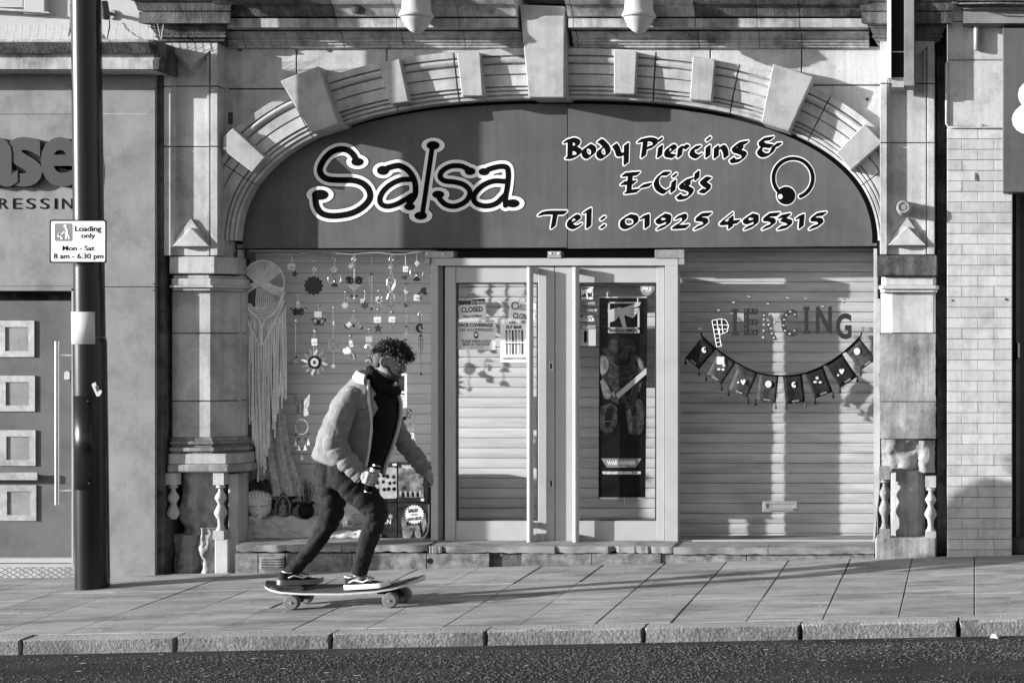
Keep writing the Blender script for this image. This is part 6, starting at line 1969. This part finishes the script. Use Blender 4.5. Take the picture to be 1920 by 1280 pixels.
# head frame: forward (towards +x, pitched down) and up
HC = Q(730, 677)
pit = math.radians(13)
hf, hu = Vector((math.cos(pit), 0, -math.sin(pit))), Vector((math.sin(pit), 0, math.cos(pit)))
HS = .98
def H(f, y, u): return HC + (hf * f + Vector((0, y, 0)) + hu * u) * HS
hrot = Matrix((hf, Vector((0, 1, 0)), hu)).transposed()
SL = [(.118, -.030, .030, .028), (.106, -.070, .062, .055), (.080, -.094, .082, .070), (.045, -.102, .091, .077), (.018, -.102, .096, .078), (.004, -.100, .092, .076), (-.012, -.095, .084, .073), (-.032, -.086, .085, .071),
      (-.055, -.070, .085, .066), (-.075, -.050, .086, .059), (-.095, -.020, .088, .048), (-.110, .015, .084, .036), (-.120, .045, .074, .02)]
def head_mesh(mb):
    rings = []
    for u, b, f, w in SL:
        ring = []
        for k in range(22):
            a = 2 * math.pi * k / 22
            ca, sa = math.cos(a), math.sin(a)
            e = 2.15
            x = (b + f) / 2 + (f - b) / 2 * math.copysign(abs(ca) ** (2 / e), ca)
            ring.append(H(x, w * math.copysign(abs(sa) ** (2 / e), sa), u))
        rings.append(ring)
    mb.loft(rings)
    mb.tube([H(.088, 0, .012), H(.100, 0, -.008), H(.114, 0, -.030), H(.112, 0, -.040), H(.092, 0, -.044)], [.008, .0095, .0115, .012, .008], 10)      # nose
    for s in (-1, 1):
        mb.ell(H(.098, s * .011, -.038), .0085)
        mb.ell(H(.086, s * .030, .016), (.012, .022, .007), rot=hrot)                # brow
        mb.ell(H(.074, s * .036, -.030), (.018, .020, .014), rot=hrot)               # cheek
        # ear
        c = H(-.006, s * .079, -.012)
        er = Matrix.Rotation(s * .35, 3, 'Z')
        mb.tube([H(.008, s * .077, .010), H(-.004, s * .084, .022), H(-.022, s * .090, .016), H(-.026, s * .090, -.006), H(-.016, s * .086, -.028), H(-.002, s * .080, -.040), H(.006, s * .077, -.034)], [.005, .0055, .006, .006, .006, .0075, .005], 8)
        mb.ell(H(-.010, s * .081, -.006), (.014, .004, .024), rot=hrot)
        mb.ell(H(.006, s * .080, -.012), (.005, .005, .008), rot=hrot)
    mb.ell(H(.090, 0, -.060), (.0095, .021, .0052), rot=hrot)
    mb.ell(H(.089, 0, -.071), (.0095, .019, .006), rot=hrot)
    mb.ell(H(.082, 0, -.098), (.013, .018, .013), rot=hrot)

def fingers(mb, root_pts, curl, r0):
    pass
body = MB()
head_mesh(body)
limb(body, [(722, 700, 0, .055), (712, 722, 0, .056), (700, 742, 0, .07)])
torso(body, [((612, 850), (684, 866), .11), ((618, 805), (718, 815), .14), ((640, 755), (735, 765), .16), ((668, 722), (728, 740), .13), ((692, 712), (722, 726), .07)])
limb(body, [(660, 740, -.15, .05), (632, 795, -.21, .045), (626, 834, -.235, .042), (652, 864, -.22, .036), (676, 886, -.2, .027), (684, 895, -.195, .028)])
limb(body, [(712, 752, .15, .05), (742, 800, .19, .045), (760, 834, .21, .042), (782, 862, .2, .034), (797, 880, .19, .026), (802, 886, .19, .026)])
limb(body, [(644, 892, -.075, .068), (680, 928, -.095, .075), (705, 956, -.09, .052), (691, 1010, -.06, .044), (673, 1070, -.025, .032), (676, 1086, -.02, .035)])
limb(body, [(628, 896, .075, .068), (624, 938, .085, .064), (619, 970, .08, .048), (594, 1016, .06, .036), (548, 1068, .045, .028), (542, 1082, .045, .03)])
body.ell(Q(636, 885), (.085, .10, .08))
# near hand: palm and five fingers closed round the can
CA, CB = Q(706, 872, -.235), Q(690, 921, -.235)          # can axis
cax = (CB - CA).normalized()
side = Vector((0, -1, 0))
frw = side.cross(cax).normalized()
if frw.x < 0: frw = -frw
CR = .030
def around(f, ang, r=CR + .009):
    """point on the can: f along the axis, ang measured from the rear round the near side to the front"""
    c = CA + (CB - CA) * f
    a = math.radians(ang)
    return c + (-frw * math.cos(a) + Vector((0, -1, 0)) * math.sin(a)) * r
wr = Q(684, 895, -.205)
palm_c = around(.52, 25, CR + .016)
body.tube([wr, wr.lerp(palm_c, .5) + Vector((0, -.008, 0)), palm_c], [.027, .029, .026], 12, flat=.8)
body.ell(palm_c, (.026, .022, .034))
for k, (f, L) in enumerate(((.33, 150), (.455, 165), (.58, 158), (.69, 138))):
    base_ = around(f, 30, CR + .017)
    k1 = around(f - .02, 70, CR + .016)
    k2 = around(f, 70 + (L - 70) * .55, CR + .009)
    tip = around(f + .02, L, CR + .008)
    r0 = (.0104, .0108, .0104, .009)[k]
    body.tube([palm_c.lerp(base_, .6), base_, k1, k2, tip], [r0 * 1.15, r0 * 1.2, r0 * 1.08, r0, r0 * .8], 9)
    body.ell(k1, r0 * 1.12, 8, 6); body.ell(tip, r0 * .82, 8, 6)
body.tube([wr.lerp(palm_c, .6), around(.25, -5, CR + .014), around(.12, -50, CR + .010), around(.08, -85, CR + .009)], [.013, .0125, .011, .0085], 9)
body.ell(around(.08, -85, CR + .009), .0085, 8, 6)
# far hand: loosely curled, fingers down
fw = Q(802, 886, .19)
fp = Q(806, 893, .19)
body.tube([fw, fp], [.026, .029], 12, flat=1.2)
body.ell(fp, (.024, .034, .026))
for k in range(4):
    dy = .19 - .030 + k * .0195
    a = Q(808, 895, dy); b = Q(811.5, 901 + (k in (1, 2)) * .8, dy); c_ = Q(809.5, 908 + (k in (1, 2)) * 1.4, dy); d = Q(805.5, 910.5 + (k in (1, 2)) * 1.4, dy)
    body.tube([a, b, c_, d], [.0105, .010, .009, .0075], 9)
    body.ell(d, .0075, 8, 6)
body.tube([Q(803, 889, .155), Q(803, 897, .14), Q(805.5, 904, .145)], [.012, .011, .008], 9)
body.ell(Q(805.5, 904, .145), .0082, 8, 6)
me_root = body.build('person', M['skin'])
remesh(me_root, .0034, 3)
me_root.location = person_loc                           # body is the thing; clothes are its children
for v in me_root.data.vertices: v.co = v.co - person_loc
tag(me_root, 'young man with tousled dark hair in a pale denim jacket riding a skateboard', 'person')
pe = me_root

# eyes, brows
for s in (-1, 1):
    MB().ell(H(.081, s * .031, -.003), (.010, .013, .0075), rot=hrot).build('eye', M['white'], pe, smooth=180)
    MB().ell(H(.0885, s * .031, -.005), (.004, .006, .006), rot=hrot).build('iris', M['black'], pe, smooth=180)
    MB().tube([H(.087, s * .050, .003), H(.094, s * .034, .006), H(.094, s * .018, .000)], [.003, .004, .003], 6).build('eyelid', M['skin'], pe, smooth=180)
    MB().tube([H(.082, s * .056, .012), H(.098, s * .040, .020), H(.103, s * .016, .014)], [.0035, .0055, .0045], 8, flat=.8).build('eyebrow', M['hair'], pe, smooth=180)
# beard and moustache: thin shell over the lower face
mb = MB()
rings = []
for u, b, f, w in [(-.028, -.004, .040, .0745), (-.045, -.004, .052, .0725), (-.062, .000, .064, .068), (-.080, .000, .092, .0605), (-.098, .006, .0935, .050), (-.112, .022, .089, .038), (-.123, .045, .078, .023)]:
    ring = []
    for k in range(22):
        a = 2 * math.pi * k / 22
        ca, sa = math.cos(a), math.sin(a)
        ring.append(H((b + f) / 2 + (f - b) / 2 * math.copysign(abs(ca) ** .93, ca), (w + .0022) * math.copysign(abs(sa) ** .93, sa), u))
    rings.append(ring)
mb.loft(rings)
mb.build('beard', M['beard'], pe, smooth=180)
MB().tube([H(.080, -.030, -.062), H(.097, -.014, -.052), H(.1005, 0, -.050), H(.097, .014, -.052), H(.080, .030, -.062)], [.0035, .0055, .0055, .0055, .0035], 8).build('moustache', M['beard'], pe, smooth=180)
# cropped sides and long top
mb = MB()
rings = []
for u, b, f, w in [(.121, -.034, .034, .032), (.108, -.074, .060, .058), (.082, -.0975, .070, .0735), (.045, -.106, .052, .0805), (.018, -.106, .030, .0815), (-.01, -.100, .012, .0775), (-.034, -.091, -.014, .073), (-.052, -.078, -.03, .064)]:
    ring = []
    for k in range(22):
        a = 2 * math.pi * k / 22
        ca, sa = math.cos(a), math.sin(a)
        ring.append(H((b + f) / 2 + (f - b) / 2 * math.copysign(abs(ca) ** .93, ca), w * math.copysign(abs(sa) ** .93, sa), u))
    rings.append(ring)
mb.loft(rings)
mb.build('cropped_hair', M['fade'], pe, smooth=180)
r_ = np.random.default_rng(77)
mb = MB()
mb.ell(H(.004, 0, .060), (.096, .078, .062), 18, 12, rot=hrot)
mb.ell(H(.052, 0, .075), (.052, .060, .036), 14, 10, rot=hrot)
for k in range(1700):
    th = r_.uniform(0, 2 * math.pi)
    ph = math.acos(1 - r_.uniform(0, 1.02))
    c0 = Vector((.012, 0, .046))
    outn = Vector((math.sin(ph) * math.cos(th), math.sin(ph) * math.sin(th), math.cos(ph)))
    p0 = c0 + Vector((outn.x * .092, outn.y * .076, outn.z * .066))
    if p0.x < -.03 and p0.z < .034: continue
    if abs(p0.y) > .05 and p0.z < .040 and p0.x < .06: continue
    # each lock leaves the scalp, leans forward and curls round on itself
    tang = Vector((1, 0, 0)) - outn * outn.x
    tang = (tang + Vector((r_.normal(0, .5), r_.normal(0, .8), r_.normal(0, .4)))).normalized()
    bi = outn.cross(tang)
    R0 = r_.uniform(.014, .030) if r_.random() < .82 else r_.uniform(.030, .046)
    turn = r_.uniform(.9, 2.3)
    sd = r_.choice((-1, 1))
    pts = []
    lift = r_.uniform(.006, .026)
    for q in range(7):
        f = q / 6
        pts.append(H(*(p0 + outn * (.003 + lift * math.sin(f * 2.5)) + tang * (R0 * math.sin(f * turn) * 1.3) + bi * (sd * R0 * (1 - math.cos(f * turn)) + .003 * math.sin(f * 9 + q)))))
    w = r_.uniform(.0018, .0042)
    mb.tube(pts, [w * .8, w, w, w * .9, w * .75, w * .5, w * .1], 5, flat=.7)
mb.build('hair', M['hair'], pe, smooth=60)

# hoodie / snood under the jacket
mb = MB()
limb(mb, [(700, 730, 0, .085), (712, 716, 0, .082)])
mb.tube([Q(698, 696, 0), Q(700, 708, -.068), Q(716, 727, -.085), Q(736, 735, -.05), Q(743, 733, 0), Q(736, 735, .05), Q(716, 727, .085), Q(700, 708, .068), Q(698, 696, 0)], [.026, .030, .032, .034, .034, .034, .032, .030, .026], 12)
mb.tube([Q(693, 690, 0), Q(699, 702, -.066), Q(712, 722, -.075)], [.026, .03, .03], 10)
torso(mb, [((650, 872), (704, 884), .105), ((660, 830), (726, 842), .12), ((672, 780), (740, 790), .125), ((686, 740), (740, 752), .125), ((695, 716), (736, 730), .09)])
kn = remesh(mb.build('jumper', M['knit'], pe), .006, 4)

# jacket: body shell open down the front, sleeves
jk = MB()
def jsec(back, front, w, near_x):
    """half open ring: starts at the near front edge (pixel column near_x), runs round the back to the far front edge"""
    A, B = Q(*back), Q(*front)
    c, h = (A + B) / 2, (B - A) / 2
    pts = []
    n = 26
    e = 2.25
    cc = (near_x - (back[0] + front[0]) / 2) / ((front[0] - back[0]) / 2)
    t0 = math.acos(max(-.95, min(.98, math.copysign(abs(cc) ** (e / 2), cc))))
    t1 = .42
    for k in range(n + 1):
        t = t0 + (2 * math.pi - t1 - t0) * k / n
        ct, st = math.cos(t), -math.sin(t)
        pts.append(c + h * math.copysign(abs(ct) ** (2 / e), ct) + Vector((0, w * math.copysign(abs(st) ** (2 / e), st), 0)))
    return pts
SEC = [((592, 855), (716, 893), .142, 692), ((596, 838), (721, 872), .148, 698), ((603, 815), (731, 845), .153, 704), ((613, 787), (741, 812), .158, 709), ((627, 757), (747, 782), .165, 710), ((641, 735), (747, 758), .168, 707), ((658, 717), (741, 738), .15, 704), ((677, 705), (731, 722), .115, 700)]
rings = [jsec(*s) for s in SEC]
n = len(rings[0])
V = [p for r in rings for p in r]
F = [(k * n + i, k * n + i + 1, (k + 1) * n + i + 1, (k + 1) * n + i) for k in range(len(rings) - 1) for i in range(n - 1)]
jsh = MB().add(V, F)
jo = jsh.build('jacket', M['denim_pale'], pe, smooth=180, recalc=False)
def folds(o, strength, size, seed_off=(0, 0, 0)):
    tx = bpy.data.textures.new('fold_' + o.name, 'MUSGRAVE'); tx.musgrave_type = 'RIDGED_MULTIFRACTAL'; tx.noise_scale = size; tx.octaves = 2.0; tx.noise_intensity = .7
    d = o.modifiers.new('folds', 'DISPLACE'); d.texture = tx; d.strength = strength; d.mid_level = .5; d.texture_coords = 'GLOBAL'
sb = jo.modifiers.new('round', 'SUBSURF'); sb.levels = 2; sb.render_levels = 2
folds(jo, -.012, .10)
so = jo.modifiers.new('thick', 'SOLIDIFY'); so.thickness = .014; so.offset = -1
def sleeve(name, joints, nfold, seed):
    """tapered sleeve with creases bunched at the elbow and cuff"""
    r2 = np.random.default_rng(seed)
    P_ = [np.array(Q(*j[:3])) for j in joints]; Rr = [j[3] for j in joints]
    pp_ = [2 * P_[0] - P_[1]] + P_ + [2 * P_[-1] - P_[-2]]
    pts, rs = [], []
    for i in range(len(P_) - 1):
        q0, q1, q2, q3 = pp_[i:i + 4]
        for t in np.linspace(0, 1, 9, endpoint=False):
            pts.append(Vector(.5 * (2 * q1 + (-q0 + q2) * t + (2 * q0 - 5 * q1 + 4 * q2 - q3) * t * t + (-q0 + 3 * q1 - 3 * q2 + q3) * t ** 3)))
            rs.append(Rr[i] + (Rr[i + 1] - Rr[i]) * t)
    pts.append(Vector(P_[-1])); rs.append(Rr[-1])
    m_ = len(pts)
    mb = MB()
    rs = [r + .016 * (abs(math.sin(k * nfold * 3.14 / m_ + .8 * math.sin(k * .9))) - .5) * (1 if k > m_ * .36 else .25) for k, r in enumerate(rs)]
    mb.tube(pts, rs, 18)
    mb.ell(pts[0], rs[0] * 1.0, 16, 10)
    o = mb.build(name, M['denim_pale'], pe, smooth=180)
    remesh(o, .006, 2)
    folds(o, -.008, .075)
    return o
sl = sleeve('sleeve', [(664, 742, -.135, .070), (643, 776, -.195, .074), (631, 812, -.225, .072), (630, 838, -.235, .067), (649, 862, -.23, .061), (665, 879, -.22, .055), (679, 893, -.21, .047)], 8, 2)
sl2 = sleeve('sleeve', [(716, 748, .13, .066), (735, 786, .19, .062), (753, 822, .215, .056), (770, 846, .21, .052), (786, 866, .20, .054), (797, 881, .19, .046)], 7, 3)
# cuffs
for a, b, r in (((672, 885, -.217), (682, 896, -.208), .051), ((791, 872, .197), (800, 884, .188), .046)):
    MB().tube([Q(*a), Q(*b)], [r, r * .94], 20).build('cuff', M['denim_pale'], pe, smooth=50, bevel=.004)
# sherpa collar and the pale fleece edge down the near front
def frontedge(s):
    return [r[0 if s < 0 else -1] for r in rings]
for s in (-1, 1):
    e = frontedge(s)
    MB().tube([p + Vector((.004, 0, 0)) for p in e], [.012, .013, .013, .013, .013, .013, .014, .016], 10, flat=.7).build('fleece_edge', M['sherpa'], pe, smooth=180)
col = MB()
cr = rings[-1]
cp = [Vector(p) for p in cr]
V, F = [], []
nn = len(cp)
ctr = sum(cp, Vector()) / nn
for j, (out, up, fw_) in enumerate(((-.004, .040, -.004), (.014, .036, -.012), (.034, .004, -.018), (.040, -.026, -.012), (.030, -.030, -.008), (.012, .004, 0))):
    for p in cp:
        d = (p - ctr); d.z = 0
        d.normalize()
        V.append(p + d * out + Vector((fw_ * .6, 0, up)))
for j in range(6):
    for i in range(nn - 1):
        a, b = j * nn + i, ((j + 1) % 6) * nn + i
        F.append((a, a + 1, b + 1, b))
co = MB().add(V, F).build('collar', M['sherpa'], pe, smooth=180, recalc=True)
# yoke seam, pocket flap, hem band, buttons (sewn on the near front panel)
def on_jacket(k, f):
    """point on the outside of the near half: k section index (float), f 0 front edge .. 1 back"""
    i = min(int(k), len(rings) - 2); t = k - i
    q = f * 12.5
    j = min(int(q), n - 2); u = q - j
    a = rings[i][j].lerp(rings[i][j + 1], u); b = rings[i + 1][j].lerp(rings[i + 1][j + 1], u)
    p = a.lerp(b, t)
    c = (rings[i][0] + rings[i][13]) / 2
    nrm = Vector((p.x - (rings[i][13].x + rings[i][0].x) / 2, (p.y - YP) * 1.3, 0))
    nrm.normalize()
    return p, nrm
def strip(name, pts, off, r, m, flat=.5):
    MB().tube([p + nn_ * off for p, nn_ in pts], r, 6, flat=flat).build(name, m, pe, smooth=180)
M['seam'] = mat('denim_seam', .09, .85, var=.2, bump=.3)
strip('hem_band', [on_jacket(.12, f) for f in np.linspace(0, 1, 14)], .004, .016, M['denim_pale'])
for f in (.05, .17, .29):
    strip('seam', [on_jacket(k, f + .02 * (4.3 - k)) for k in np.linspace(.3, 4.2, 12)], .009, .0024, M['seam'])
strip('seam', [on_jacket(5.1, f) for f in np.linspace(0.02, .6, 10)], .010, .003, M['seam'])
V = []
fl_ = [on_jacket(k, f) for k, f in ((4.62, .03), (4.66, .15), (4.7, .27), (4.42, .26), (4.22, .15), (4.36, .04))]
pv = [p + nn_ * .024 for p, nn_ in fl_] + [p + nn_ * .006 for p, nn_ in fl_]
pf = MB().add(pv, [(0, 1, 2, 3, 4, 5), (11, 10, 9, 8, 7, 6)] + [(i, (i + 1) % 6, 6 + (i + 1) % 6, 6 + i) for i in range(6)]).build('pocket_flap', M['denim_pale'], pe, bevel=.003)
for k in (1.0, 2.4, 3.8):
    p = rings[int(k)][-1].lerp(rings[int(k) + 1][-1], k - int(k))
    MB().ell(p + Vector((.012, -.016, 0)), (.004, .006, .006)).build('button', M['steel_dull'], pe)

# jeans
mb = MB()
limb(mb, [(642, 884, -.075, .104), (664, 912, -.09, .096), (690, 938, -.095, .084), (705, 957, -.092, .072), (700, 985, -.08, .064), (690, 1015, -.06, .058), (681, 1045, -.04, .053), (674, 1068, -.025, .048)], 20, .013, 1.2, (7, 21, 26, 47))
limb(mb, [(622, 888, .075, .098), (623, 916, .085, .088), (624, 944, .085, .078), (619, 972, .08, .066), (604, 1000, .07, .056), (584, 1030, .06, .049), (563, 1054, .05, .045), (548, 1070, .045, .043)], 20, .013, 1.2, (6, 19, 25, 47))
mb.ell(Q(636, 882), (.12, .14, .10))
torso(mb, [((597, 908), (664, 915), .13), ((592, 882), (680, 895), .142), ((600, 850), (690, 866), .13)])
jn = remesh(mb.build('jeans', M['jeans'], pe), .0065, 4)
folds(jn, -.008, .085)
fine = bpy.data.textures.new('fold_fine', 'CLOUDS'); fine.noise_scale = .035; fine.noise_depth = 1
d = jn.modifiers.new('creases', 'DISPLACE'); d.texture = fine; d.strength = .004; d.mid_level = .5; d.texture_coords = 'GLOBAL'
for (a, b, r) in (((676, 1062, -.029), (673, 1073, -.024), .051), ((553, 1064, .046), (545, 1074, .044), .046)):
    MB().tube([Q(*a), Q(*b)], [r, r * 1.02], 20).build('jeans_hem', M['jeans'], pe, smooth=50)

# shoes
def shoe(heel, toe, dy, yaw, name='shoe', sole='sole'):
    """heel and toe pixels of the sole bottom; yaw in degrees turns the toe towards the viewer"""
    A, B = Q(heel[0], heel[1], dy), Q(toe[0], toe[1], dy)
    L = .285
    d = (B - A).normalized()
    cy, sy = math.cos(math.radians(yaw)), math.sin(math.radians(yaw))
    X = Vector((d.x * cy, -sy, d.z * cy)); X.normalize()
    Yv = Vector((0, 0, 1)).cross(X).normalized()
    Z = X.cross(Yv).normalized()
    def T(x, y, z): return A + X * x + Yv * y + Z * z
    def prof_w(f): return .036 + .012 * math.sin(f * 3.3 + .2) + (.004 if f > .55 else 0) - max(0, f - .86) ** 1.2 * .35 - max(0, .08 - f) * .2
    rings_s, rings_u, = [], []
    N = 16
    for i in range(N + 1):
        f = i / N
        w = max(.012, prof_w(f))
        toe_up = .012 * max(0, f - .75) ** 2 * 16
        x = -.008 + (L + .012) * f
        rings_s.append([T(x, w * math.cos(a), toe_up + (.031 if math.sin(a) > 0 else 0)) for a in np.linspace(.25, .25 + 2 * math.pi, 16, endpoint=False)])
        h = (.088 - .02 * f if f < .3 else .082 - (f - .3) * .115)
        h = max(.030, h) + (.014 * math.sin((f - .55) * 8) if .5 < f < .95 else 0)
        rings_u.append([T(.0 + L * .985 * f, (w - .005) * math.cos(a) * (1 if math.sin(a) < .4 else .85), toe_up + .028 + (h - .028) * max(0, math.sin(a)) ** .6 - .005) for a in np.linspace(0, 2 * math.pi, 18, endpoint=False)])
    sh = MB().loft(rings_u).build(name, M['suede'], pe, smooth=60)
    MB().loft(rings_s).build('sole', M[sole], sh, smooth=40)
    side_s = -1 if Yv.y > 0 else 1
    def on(x, z, f):
        w = max(.012, prof_w(f)) - .003
        return T(x, side_s * w, z)
    # pale side stripe, collar line, laces
    pts = [(.035, .046, .12), (.07, .060, .25), (.105, .052, .37), (.13, .044, .46), (.16, .056, .56), (.185, .050, .65)]
    MB().tube([on(*p) for p in pts], [.004, .006, .006, .006, .006, .004], 6, flat=.8).build('side_stripe', M['white'], sh, smooth=180)
    MB().tube([T(.0, side_s * .02, .086), T(.03, side_s * .038, .078), T(.075, side_s * .036, .078)], .004, 6).build('collar_stripe', M['white'], sh, smooth=180)
    for k in range(4):
        x = .115 + k * .020
        MB().tube([T(x, -.022, .074 - k * .006), T(x + .004, 0, .084 - k * .006), T(x, .022, .074 - k * .006)], .004, 6).build('lace', M['grey2'], sh, smooth=180)
    return sh
zdeck = lambda px: np.interp(px, [s_[0] for s_ in STN], [s_[1] for s_ in STN]) - .0125 * SP
shoe((650, zdeck(650) - .5), (735, zdeck(735) + 1), -.015, 4)
M['sole_shaded'] = mat('shaded_rubber', .2, .7, var=.3)  # grey copy of the white sole, shade put into its colour
shoe((524, zdeck(524) - 4), (575, zdeck(575) - 3), -.02, -48, sole='sole_shaded')

# the can in his hand
cn = thing('drink_can', 'dark drinks can with bright metal ends held in the rider\'s hand', 'can', CB)
MB().tube([CA, CA + cax * .008, CA + cax * .012, CB - cax * .012, CB - cax * .006, CB], [.022, .0285, CR, CR, .0275, .023], 24).build('can_body', M['black'], cn, smooth=35)
MB().tube([CA - cax * .003, CA + cax * .006], [.0245, .0245], 24).build('can_end', M['steel'], cn, smooth=35)
MB().tube([CB - cax * .004, CB + cax * .002], [.0245, .0245], 24).build('can_end', M['steel'], cn, smooth=35)
MB().tube([CA + cax * .02, CA + cax * .05], [CR + .0006, CR + .0006], 24, cap=False).build('label_band', M['steel_dull'], cn, smooth=35)
